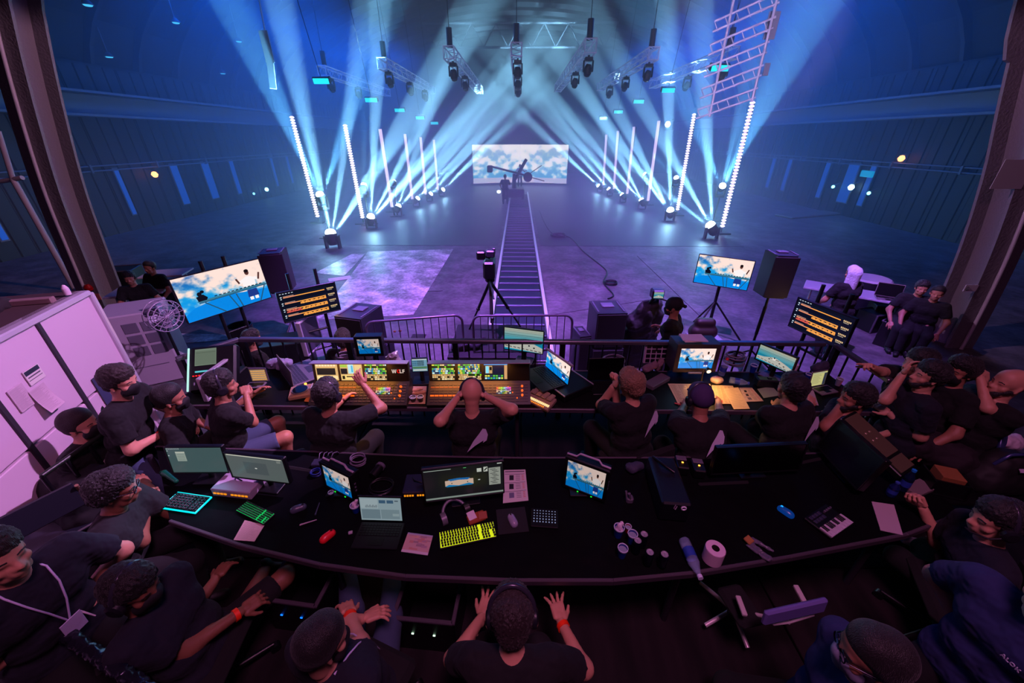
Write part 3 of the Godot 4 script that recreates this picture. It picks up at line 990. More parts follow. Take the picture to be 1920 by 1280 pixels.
func picture_paper(kind: int) -> Image:
	var im := canvas(128, 176, Color(0.78, 0.76, 0.74))
	var g := RandomNumberGenerator.new()
	g.seed = 90 + kind
	var ink := Color(0.3, 0.28, 0.32)
	if kind == 0:  # a printed table with rows of red and black
		rect(im, 0.05, 0.05, 0.9, 0.03, ink)
		for r in 3:
			rect(im, 0.05, 0.14 + r * 0.27, 0.9, 0.012, ink)
			rect(im, 0.26, 0.18 + r * 0.27, 0.2, 0.16, Color(0.1, 0.1, 0.13) if r < 2 else Color(0.4, 0.4, 0.5))
			for k in 4:
				rect(im, 0.55, 0.18 + r * 0.27 + k * 0.05, 0.2, 0.012, ink)
				rect(im, 0.82, 0.18 + r * 0.27 + k * 0.05, 0.1, 0.02, Color(0.75, 0.35, 0.3))
	elif kind == 1:  # a running order, dense lines
		for k in 28:
			rect(im, 0.07, 0.06 + k * 0.032, 0.5 + 0.36 * g.randf(), 0.009, Color(0.5, 0.47, 0.45))
	elif kind == 2:  # a coloured map-like sheet
		im.fill(Color(0.72, 0.6, 0.58))
		for k in 26:
			rect(im, 0.06 + g.randf() * 0.7, 0.08 + g.randf() * 0.72, 0.1 + 0.2 * g.randf(), 0.03 + 0.1 * g.randf(), [Color(0.7, 0.5, 0.46), Color(0.62, 0.5, 0.55), Color(0.76, 0.62, 0.52), Color(0.58, 0.48, 0.5)][g.randi() % 4])
		rect(im, 0, 0.88, 1, 0.12, Color(0.76, 0.72, 0.76))
		rect(im, 0, 0, 1, 0.08, Color(0.58, 0.62, 0.7))
	elif kind == 3:  # a handwritten grid
		for k in 16:
			rect(im, 0.05, 0.06 + k * 0.057, 0.9, 0.006, Color(0.55, 0.5, 0.42))
			for j in 5:
				rect(im, 0.08 + j * 0.17, 0.075 + k * 0.057, 0.06 + 0.07 * g.randf(), 0.016, Color(0.45, 0.4, 0.35))
		for j in 6:
			rect(im, 0.05 + j * 0.18, 0.06, 0.008, 0.86, Color(0.55, 0.5, 0.42))
	elif kind == 4:  # the notice: a heading bar and two lines
		rect(im, 0.04, 0.05, 0.92, 0.3, Color(0.1, 0.14, 0.2))
		rect(im, 0.1, 0.46, 0.8, 0.09, ink)
		rect(im, 0.06, 0.68, 0.88, 0.05, ink)
	return im


func picture_wall() -> Image:
	var im := canvas(512, 192, Color(0.8, 0.8, 0.8))
	clouds(im, 0.0, 1.0, Color(0.62, 0.68, 0.74), Color(0.35, 0.62, 0.72), Color(0.12, 0.55, 0.7), Color(0.93, 0.9, 0.86), 0.016, 21, true)
	for x in 512:
		for y in range(165, 192):
			im.set_pixel(x, y, im.get_pixel(x, y).lerp(Color(0.8, 0.68, 0.7), 0.75))
	return im


func picture_concrete(side: int, sd: int, base: Color, spread: float) -> Image:
	var im := Image.create(side, side, false, Image.FORMAT_RGB8)
	var f := FastNoiseLite.new()
	f.seed = sd
	f.frequency = 4.0 / side
	f.fractal_octaves = 6
	f.fractal_gain = 0.6
	var n := f.get_seamless_image(side, side)
	f.frequency = 30.0 / side
	f.seed = sd + 9
	f.fractal_octaves = 3
	var n2 := f.get_seamless_image(side, side)
	for y in side:
		for x in side:
			var v := 1.0 + (n.get_pixel(x, y).r - 0.5) * spread + (n2.get_pixel(x, y).r - 0.5) * spread * 0.5
			im.set_pixel(x, y, Color(base.r * v, base.g * v, base.b * v))
	return im


# ---------------------------------------------------------------- the hall
func hall() -> void:
	var conc := mt("concrete", Color.WHITE, 0.55, 0.0, {"albedo_texture": ImageTexture.create_from_image(picture_concrete(512, 3, Color(0.33, 0.31, 0.33), 0.7)), "uv1_triplanar": true, "uv1_world_triplanar": true, "uv1_scale": Vector3(0.22, 0.22, 0.22), "heightmap_enabled": true, "heightmap_texture": tex_noise("pits", 0.03, 512, 4), "heightmap_scale": 0.5})
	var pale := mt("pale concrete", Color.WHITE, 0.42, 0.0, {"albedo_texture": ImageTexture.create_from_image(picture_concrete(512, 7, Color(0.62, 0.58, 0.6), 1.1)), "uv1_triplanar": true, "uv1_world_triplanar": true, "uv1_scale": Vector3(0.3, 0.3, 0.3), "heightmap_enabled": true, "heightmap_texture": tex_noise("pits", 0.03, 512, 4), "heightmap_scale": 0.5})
	var vinyl := mt("dark vinyl", Color(0.2, 0.19, 0.23), 0.5)
	struct("floor", bx(Vector3(0, -0.1, -21), Vector3(36, 0.2, 56)), conc, "worn grey concrete floor of the hall", "floor")
	# slabs cast at different times, each with its own edge
	for q in [
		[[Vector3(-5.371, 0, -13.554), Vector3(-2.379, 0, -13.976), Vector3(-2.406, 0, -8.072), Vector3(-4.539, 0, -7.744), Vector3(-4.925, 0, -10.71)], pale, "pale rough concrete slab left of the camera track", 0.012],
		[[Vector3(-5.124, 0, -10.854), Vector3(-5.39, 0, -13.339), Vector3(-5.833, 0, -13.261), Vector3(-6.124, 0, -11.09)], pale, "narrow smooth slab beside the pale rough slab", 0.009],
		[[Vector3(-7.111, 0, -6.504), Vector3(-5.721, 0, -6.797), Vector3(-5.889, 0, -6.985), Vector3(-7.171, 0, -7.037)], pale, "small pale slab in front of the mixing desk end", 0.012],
	]:
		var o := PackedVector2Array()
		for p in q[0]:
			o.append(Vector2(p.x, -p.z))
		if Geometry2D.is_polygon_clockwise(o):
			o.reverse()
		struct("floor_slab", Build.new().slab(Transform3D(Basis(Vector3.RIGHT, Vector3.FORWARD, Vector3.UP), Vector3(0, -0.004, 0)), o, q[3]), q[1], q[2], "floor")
	for x in [-1.0, 1.0]:
		struct("floor_sheet", bx(Vector3(0.03 + x * 4.6, 0.003, -25.5), Vector3(7.6, 0.012, 22)), vinyl, "dark vinyl floor sheet %s of the camera track" % ("left" if x < 0 else "right"), "floor")
	# floor joints: raised seams between the casts
	for q in [[Vector3(0.786, 0, -8.125), Vector3(3.493, 0, -9.166)], [Vector3(4.099, 0, -13.15), Vector3(4.161, 0, -7.888)], [Vector3(-5.82, 0, -9.012), Vector3(-2.007, 0, -9.651)]]:
		struct("floor_joint", Build.new().rod(q[0], q[1], 0.008, -1, 6), mt("joint", Color(0.13, 0.12, 0.14), 0.8), "dark joint in the concrete floor", "floor joint").set_meta("group", "joints in the concrete floor")
	var plate := mt("wall sheet", Color(0.1, 0.1, 0.12), 0.6, 0.0, {"albedo_texture": tex_noise("streaks", 0.01, 256, 4, 3, ramp([Color(0.45, 0.45, 0.47), Color(1, 1, 1)])), "uv1_triplanar": true, "uv1_world_triplanar": true, "uv1_scale": Vector3(0.35, 0.06, 0.35)})
	for s in [-1.0, 1.0]:
		var side := "left" if s < 0 else "right"
		var w := struct("wall_" + side, bx(Vector3(17.1 * s, 3.0, -21), Vector3(0.2, 6.4, 56)), mt("wall core", Color(0.1, 0.1, 0.12), 0.9), "%s wall of tall ribbed metal sheets" % side, "wall")
		var sheet := Build.new()
		for k in 2:
			sheet.slab(Transform3D(Basis(Vector3(0, 0, 1), Vector3(-1, 0, 0), Vector3(0, 1, 0)), Vector3(0, -3.1, -0.38 + k * 0.62)), PackedVector2Array([Vector2(-0.2, -0.02), Vector2(0.2, -0.02), Vector2(0.15, 0.05), Vector2(-0.15, 0.05)]), 6.2)
		sheet.box(sh(-0.0, 0, 0), Vector3(0.02, 6.2, 1.17))
		for k in 38:
			var o := obj("sheet", sheet, plate, w, Transform3D(Basis.from_euler(Vector3(0, PI if s < 0 else 0.0, 0)), Vector3(16.96 * s - 0.02 * s * (k % 2), 3.0, 3.0 - k * 1.2)))
			if k:
				o.mesh = (w.get_child(0) as MeshInstance3D).mesh
		var girt := mt("girder", Color(0.4, 0.4, 0.44), 0.55)
		tag(obj("gantry_beam", bx(Vector3(16.5 * s, 4.72, -21), Vector3(0.5, 0.7, 54), 0.04).box(sh(16.2 * s, 5.1, -21), Vector3(0.9, 0.08, 54)).box(sh(16.2 * s, 4.34, -21), Vector3(0.9, 0.08, 54)), girt), "long gantry beam under the roof along the %s wall" % side, "beam")
		var tray := thing("cable_tray", "thin cable tray at mid height along the %s wall" % side, "cable tray", sh(16.7 * s, 2.55, -21))
		obj("rail", Build.new().rod(Vector3(0, 0.06, 25), Vector3(0, 0.06, -25), 0.03, -1, 6).rod(Vector3(0, -0.12, 25), Vector3(0, -0.12, -25), 0.03, -1, 6), girt, tray)
		for k in 16:
			obj("bracket", bx(Vector3(0.08 * s, -0.03, 23.5 - k * 3.1), Vector3(0.3, 0.3, 0.08)), girt, tray)
	for q in [[-4.5, 0.3], [-9.3, 0.3], [-12.4, 0.35], [-15.05, 0.35], [-17.2, 0.35], [-20.2, 0.8], [-22.3, 1.0], [-24.4, 0.6], [-28.5, 0.4], [-30.5, 0.4]]:
		slit(-16.82, q[0], q[1] * 0.5)
	for q in [[-20.2, 0.55], [-21.4, 1.3], [-23.2, 0.6], [-26.5, 0.6], [-28.2, 0.6]]:
		slit(16.82, q[0], q[1] * 0.5)
	struct("wall_back", bx(Vector3(0, 6.5, -48.9), Vector3(36, 13.4, 0.2)), plate, "far end wall of the hall behind the haze", "wall")
	struct("wall_front", bx(Vector3(0, 6.5, 6.9), Vector3(36, 13.4, 0.2)), plate, "end wall of the hall behind the crew", "wall")
	# the arched roof: sheets between ribs
	var roof := Build.new()
	var under := mt("roof sheet", Color(0.07, 0.075, 0.09), 0.7)
	for k in 14:
		var a := arch(k / 14.0)
		var b := arch((k + 1) / 14.0)
		var d := (b - a).normalized()
		roof.box(Transform3D(Basis(d, Vector3(-d.y, d.x, 0), Vector3(0, 0, 1)), (a + b) * 0.5 + Vector3(-d.y, d.x, 0) * 0.1), Vector3((b - a).length() + 0.05, 0.15, 56.2)  )
	var c := struct("ceiling", roof, under, "dark arched metal roof with ribs across the hall", "ceiling")
	c.position.z = -21
	var rib := Build.new()
	for k in 28:
		var a := arch(k / 28.0)
		var b := arch((k + 1) / 28.0)
		var d := (b - a).normalized()
		rib.box(Transform3D(Basis(d, Vector3(-d.y, d.x, 0), Vector3(0, 0, 1)), (a + b) * 0.5 - Vector3(-d.y, d.x, 0) * 0.14), Vector3((b - a).length() + 0.03, 0.3, 0.16))
	var rm := rib.mesh()
	for k in 24:
		var o := obj("rib", bx(Vector3.ZERO, Vector3.ONE), mt("rib", Color(0.16, 0.165, 0.19), 0.6), c, sh(0, 0, 24.5 - k * 2.2))
		o.mesh = rm
	# a roof lattice girder far behind, over the middle
	var g := thing("roof_girder", "lattice roof girder high above the far end", "girder", sh(0, 0, -40))
	for y in [10.3, 11.9]:
		obj("chord", Build.new().rod(Vector3(-8, y, 0), Vector3(8, y, 0), 0.09, -1, 8), mt("girder", Color.BLACK), g)
	var z := Build.new()
	for k in 16:
		z.rod(Vector3(-8 + k, 10.3 if k % 2 else 11.9, 0), Vector3(-7 + k, 11.9 if k % 2 else 10.3, 0), 0.05, -1, 6)
	obj("lattice", z, mt("girder", Color.BLACK), g)
	# lamps under the roof, switched low
	var rl := ["nearest the left column", "highest, at the top edge", "second along the wall top", "alone in the upper middle", "third along the wall top", "farthest and lowest of the row", "faint one beside the left beam"]
	var ri := -1
	for p in [Vector3(-15.944, 5.999, -15), Vector3(-14.113, 7.421, -16), Vector3(-16.731, 6.506, -19), Vector3(-13.529, 7.589, -19), Vector3(-17.147, 6.765, -23), Vector3(-16.763, 6.802, -26), Vector3(-14.182, 7.888, -24)]:
		ri += 1
		var l := thing("roof_lamp", "small bluish roof lamp at left, " + rl[ri], "lamp", Transform3D(Basis.IDENTITY, p), "roof lamps at left")
		obj("shade", Build.new().lathe(Transform3D.IDENTITY, PackedVector2Array([Vector2(0.16, 0), Vector2(0.17, 0.02), Vector2(0.06, 0.16), Vector2(0.0, 0.17)]), 14), mt("lamp shade", Color(0.3, 0.32, 0.36), 0.5), l)
		obj("bulb", Build.new().lathe(Transform3D.IDENTITY, PackedVector2Array([Vector2(0.0, -0.03), Vector2(0.1, -0.02), Vector2(0.13, 0.01)]), 12), glow("roof lamp", Color(0.3, 0.8, 1.0), 1.2), l)
		obj("stem", Build.new().rod(Vector3(0, 0.16, 0), Vector3(0, arch_y(p.x) - p.y, 0), 0.015, -1, 6), mt("girder", Color.BLACK), l)
	# lamps by the side walls
	for q in [[Vector3(-16.6, 2.123, -18.777), Color(1, 0.62, 0.35), 5.0, 0.13, "warm lamp on a bracket by the left wall"], [Vector3(16.6, 2.807, -18.754), Color(1, 0.6, 0.35), 5.0, 0.13, "warm lamp on a bracket by the right wall"], [Vector3(-16.6, 0.597, -26.788), Color(0.6, 0.95, 1), 8.0, 0.12, "cold lamp low on the left wall"], [Vector3(-16.6, 0.506, -25.358), Color(0.5, 0.9, 1), 4.0, 0.07, "faint cold lamp beside the cold lamp low on the left wall"],
		[Vector3(16.6, 1.315, -22.057), Color(0.5, 0.95, 1), 6.0, 0.08, "first of three cold lamps low on the right wall, the farthest"], [Vector3(16.6, 1.416, -20.856), Color(0.7, 0.95, 1), 8.0, 0.14, "brightest of three cold lamps low on the right wall"], [Vector3(16.6, 1.28, -19.688), Color(0.5, 0.95, 1), 6.0, 0.08, "nearest of three cold lamps low on the right wall"], [Vector3(8.691, 4.297, -26), Color(0.9, 0.97, 1), 7.0, 0.16, "small white lamp behind the right row of tubes"]]:
		var l := thing("wall_lamp", q[4], "lamp", Transform3D(Basis.IDENTITY, q[0]))
		obj("globe", Build.new().lathe(Transform3D.IDENTITY, PackedVector2Array([Vector2(0, -1), Vector2(0.6, -0.8), Vector2(1, 0), Vector2(0.6, 0.8), Vector2(0, 1)].map(func(v): return v * q[3]))), glow("lamp %s" % q[1], q[1], q[2]), l)
		var sg := signf(q[0].x)
		obj("bracket", Build.new().rod(Vector3(0, q[3] * 0.9, 0), Vector3(0.3 * sg, q[3] + 0.1, 0), 0.03, -1, 6), mt("girder", Color.BLACK), l)
	# the exit lamp on the right wall
	tag(obj("exit_lamp", bx(Vector3(16.75, 2.064, -20.397), Vector3(0.12, 0.28, 0.7), 0.02), glow("exit lamp", Color(0.05, 0.65, 0.9), 0.9)), "flat cyan lamp box on the right wall above the cold lamps", "lamp")
	# steel columns of the gallery, one on each side
	column([Vector3(-6.6, 12.1, -8.26), Vector3(-8.247, 6.548, -8.26), Vector3(-8.569, 5.647, -8.26), Vector3(-8.966, 4.365, -8.26), Vector3(-9.37, 2.717, -8.26), Vector3(-9.572, 1.283, -8.26), Vector3(-9.736, -0.137, -8.26)], -8.26, 0.5, "left")
	column([Vector3(5.6, 12.4, -6.94), Vector3(7.202, 5.588, -6.94), Vector3(7.549, 4.733, -6.94), Vector3(7.786, 4.016, -6.94), Vector3(8.098, 3.048, -6.94), Vector3(8.368, 1.824, -6.94), Vector3(8.51, 0.694, -6.94), Vector3(8.558, -0.059, -6.94)], -6.94, 0.5, "right")


func ramp(c: Array) -> Gradient:
	var g := Gradient.new()
	g.set_color(0, c[0])
	g.set_color(1, c[1])
	return g


func arch(t: float) -> Vector3:
	var w := PI * (0.04 + 0.92 * t)
	return Vector3(-17.4 * cos(w) / cos(PI * 0.04), 5.2 + 7.6 * sin(w), 0)


func arch_y(x: float) -> float:
	return 5.2 + 7.6 * sin(acos(clampf(-x * cos(PI * 0.04) / 17.4, -1, 1)))


var slits := 0


func slit(x: float, z: float, w: float) -> void:
	slits += 1
	var o := obj("window_%d" % slits, bx(Vector3(x, 1.55, z), Vector3(0.06, 1.9, w + 0.08)), mt("girder", Color.BLACK))
	o.set_meta("kind", "structure")
	tag(o, "tall slit window in the %s wall" % ("left" if x < 0 else "right"), "window", "slit windows of the %s wall" % ("left" if x < 0 else "right"))
	obj("pane", bx(Vector3(x - signf(x) * 0.04, 1.55, z), Vector3(0.03, 1.8, w)), glow("slit pane", Color(0.04, 0.3, 0.75), 0.8), o)


func column(p: Array, z: float, w: float, side: String) -> void:
	var steel := mt("column steel", Color(0.42, 0.4, 0.43), 0.5, 0.1, {"heightmap_enabled": true, "heightmap_texture": tex_noise("pits", 0.03, 512, 4), "heightmap_scale": 0.6, "uv1_triplanar": true})
	var c := Curve3D.new()
	for k in p.size():
		var d: Vector3 = (p[mini(k + 1, p.size() - 1)] - p[maxi(k - 1, 0)]) / 6.0
		c.add_point(p[k], -d, d)
	var pts := c.tessellate_even_length(5, 0.3)
	var o := thing("steel_column", "bowed steel column at the %s edge of the gallery" % side, "column", Transform3D(Basis.IDENTITY, p[-1]))
	o.set_meta("kind", "structure")
	var web := Build.new()
	var flange := Build.new()
	var pipe := PackedVector3Array()
	var edge := {}
	for h in [0.025, w * 0.5]:
		var l := PackedVector2Array()
		var r := PackedVector2Array()
		for k in pts.size():
			var d: Vector3 = (pts[mini(k + 1, pts.size() - 1)] - pts[maxi(k - 1, 0)]).normalized()
			var c2 := Vector2(pts[k].x - p[-1].x, pts[k].y - p[-1].y)
			l.append(c2 + Vector2(d.y, -d.x) * h)
			r.append(c2 - Vector2(d.y, -d.x) * h)
			if h < 0.1:
				pipe.append(Vector3(c2.x, c2.y, w * 0.5 + 0.06))
		r.reverse()
		l.append_array(r)
		if Geometry2D.is_polygon_clockwise(l):
			l.reverse()
		edge[h] = l
	web.slab(sh(0, 0, -w * 0.5 + 0.025), edge[0.025], w - 0.05)
	flange.slab(sh(0, 0, -w * 0.5 - 0.025), edge[w * 0.5], 0.05).slab(sh(0, 0, w * 0.5 - 0.025), edge[w * 0.5], 0.05)
	obj("web", web, steel, o)
	obj("flange", flange, steel, o)
	obj("conduit", Build.new().tube(pipe, 0.03, 8), mt("conduit", Color(0.72, 0.7, 0.75), 0.35, 0.3), o)
	obj("foot_plate", bx(Vector3(0, 0.02, 0), Vector3(w + 0.3, 0.05, w + 0.3)), steel, o)
	if side == "right":
		obj("sticker", bx(Vector3(8.095, 1.225, -6.66) - p[-1], Vector3(0.22, 0.12, 0.012)), mt("sticker", Color(0.7, 0.68, 0.72), 0.6), o)
		obj("dot", Build.new().rod(Vector3(8.017, 1.228, -6.65) - p[-1], Vector3(8.011, 1.23, -6.645) - p[-1], 0.035, -1, 12), mt("sticker ink", Color(0.12, 0.12, 0.16), 0.6), o)
		obj("painted_patch", bx(Vector3(7.73, 3.093, -6.665) - p[-1], Vector3(0.49, 0.42, 0.008)), mt("patch", Color(0.6, 0.57, 0.6), 0.6), o)
	else:
		obj("sticker", bx(Vector3(-9.466, 0.435, -7.98) - p[-1], Vector3(0.1, 0.14, 0.012)), mt("red sticker", Color(0.75, 0.4, 0.4), 0.6), o)
		obj("red_bulb", Build.new().lathe(Transform3D(Basis.IDENTITY, Vector3(-9.544, 0.649, -7.95) - p[-1]), PackedVector2Array([Vector2(0.0, -0.08), Vector2(0.07, -0.05), Vector2(0.08, 0.02), Vector2(0.04, 0.08), Vector2(0, 0.09)]), 12), mt("red bulb", Color(0.5, 0.02, 0.06), 0.3), o)


# ---------------------------------------------------------------- the stage: tubes, heads, trusses, screen
const BEAM := Color(0.58, 0.85, 0.97)


func beam(from: Vector3, to: Vector3, half: float, e: float, c := BEAM) -> void:
	var l := SpotLight3D.new()
	l.name = "beam_light"
	l.light_color = c
	l.light_energy = e
	l.spot_angle = half
	l.spot_range = 70
	l.spot_attenuation = 2
	l.spot_angle_attenuation = 0.35
	l.light_size = 0.05
	l.shadow_enabled = true
	add_child(l, true)
	l.look_at_from_position(from, to, Vector3(0.02, 0.01, 1))


func lamp(p: Vector3, c: Color, e: float, size := 0.1, called := "lamp_light") -> void:
	var l := OmniLight3D.new()
	l.name = called
	l.light_color = c
	l.light_energy = e
	l.light_size = size
	l.omni_range = 60
	l.omni_attenuation = 2
	l.shadow_enabled = true
	l.position = p
	add_child(l, true)


func panel_light(t: Transform3D, w: float, h: float, c: Color, e: float) -> void:
	var l := AreaLight3D.new()
	l.name = "panel_light"
	l.area_size = Vector2(w, h)
	l.light_color = c
	l.light_energy = e
	l.area_range = 30
	l.shadow_enabled = true
	l.transform = t
	add_child(l, true)


# a moving head: base and yoke on the floor (or hung), the head aimed
func moving_head(p: Vector3, aim: Vector3, size: float, label: String, group: String, lit := true, hung := false) -> void:
	var o := thing("moving_head", label, "stage light", Transform3D(Basis.IDENTITY, p), group)
	var dark := mt("fixture", Color(0.06, 0.06, 0.08), 0.45)
	var s := -1.0 if hung else 1.0
	obj("base", bx(Vector3(0, -0.36 * s, 0) * size, Vector3(0.34, 0.14, 0.3) * size, 0.02), dark, o)
	if hung:
		obj("clamp", bx(Vector3(0, 0.44, 0) * size, Vector3(0.08, 0.12, 0.1) * size, 0.01), dark, o)
	for x in [-1.0, 1.0]:
		obj("yoke_arm", bx(Vector3(0.19 * x, -0.12 * s, 0) * size, Vector3(0.06, 0.42, 0.16) * size, 0.02), dark, o)
	var d := (aim - p).normalized()
	var bs := look(d, Vector3.BACK if absf(d.z) < 0.9 else Vector3.UP)
	obj("head", Build.new().lathe(Transform3D(bs.scaled(Vector3.ONE * size), Vector3.ZERO), PackedVector2Array([Vector2(0, -0.2), Vector2(0.1, -0.19), Vector2(0.15, -0.1), Vector2(0.165, 0.1), Vector2(0.165, 0.14), Vector2(0.14, 0.14)]), 18), dark, o)
	obj("lens", Build.new().lathe(Transform3D(bs.scaled(Vector3.ONE * size), Vector3.ZERO), PackedVector2Array([Vector2(0.15, 0.13), Vector2(0.14, 0.2), Vector2(0.1, 0.25), Vector2(0.0, 0.28)]), 16), glow("lens", Color(0.86, 0.95, 1.0), 14.0) if lit else mt("dead lens", Color(0.1, 0.1, 0.13), 0.1), o)


func truss(a: Vector3, b: Vector3, label: String, w := 0.36, group := "") -> Node3D:
	var d := b - a
	var o := thing("truss", label, "truss", Transform3D(Basis.IDENTITY, a), group)
	var al := mt("truss tube", Color(0.85, 0.83, 0.88), 0.4, 0.1)
	var z := d.normalized()
	var x := z.cross(Vector3.UP).normalized() * w * 0.5
	var y := x.cross(z).normalized() * w * 0.5
	var lace := Build.new()
	var c := [x + y, x - y, -x - y, -x + y]
	var n := maxi(int(d.length() / 0.5), 2)
	for k in 4:
		obj("chord", Build.new().rod(c[k], d + c[k], 0.026, -1, 8), al, o)
		for i in n:
			var p: Vector3 = c[k] if i % 2 == 0 else c[(k + 1) % 4]
			var q: Vector3 = c[(k + 1) % 4] if i % 2 == 0 else c[k]
			lace.rod(d * (float(i) / n) + p, d * (float(i + 1) / n) + q, 0.013, -1, 5, false)
		lace.rod(c[k], c[(k + 1) % 4], 0.018, -1, 6)
		lace.rod(d + c[k], d + c[(k + 1) % 4], 0.018, -1, 6)
	obj("lacing", lace, al, o)
	return o


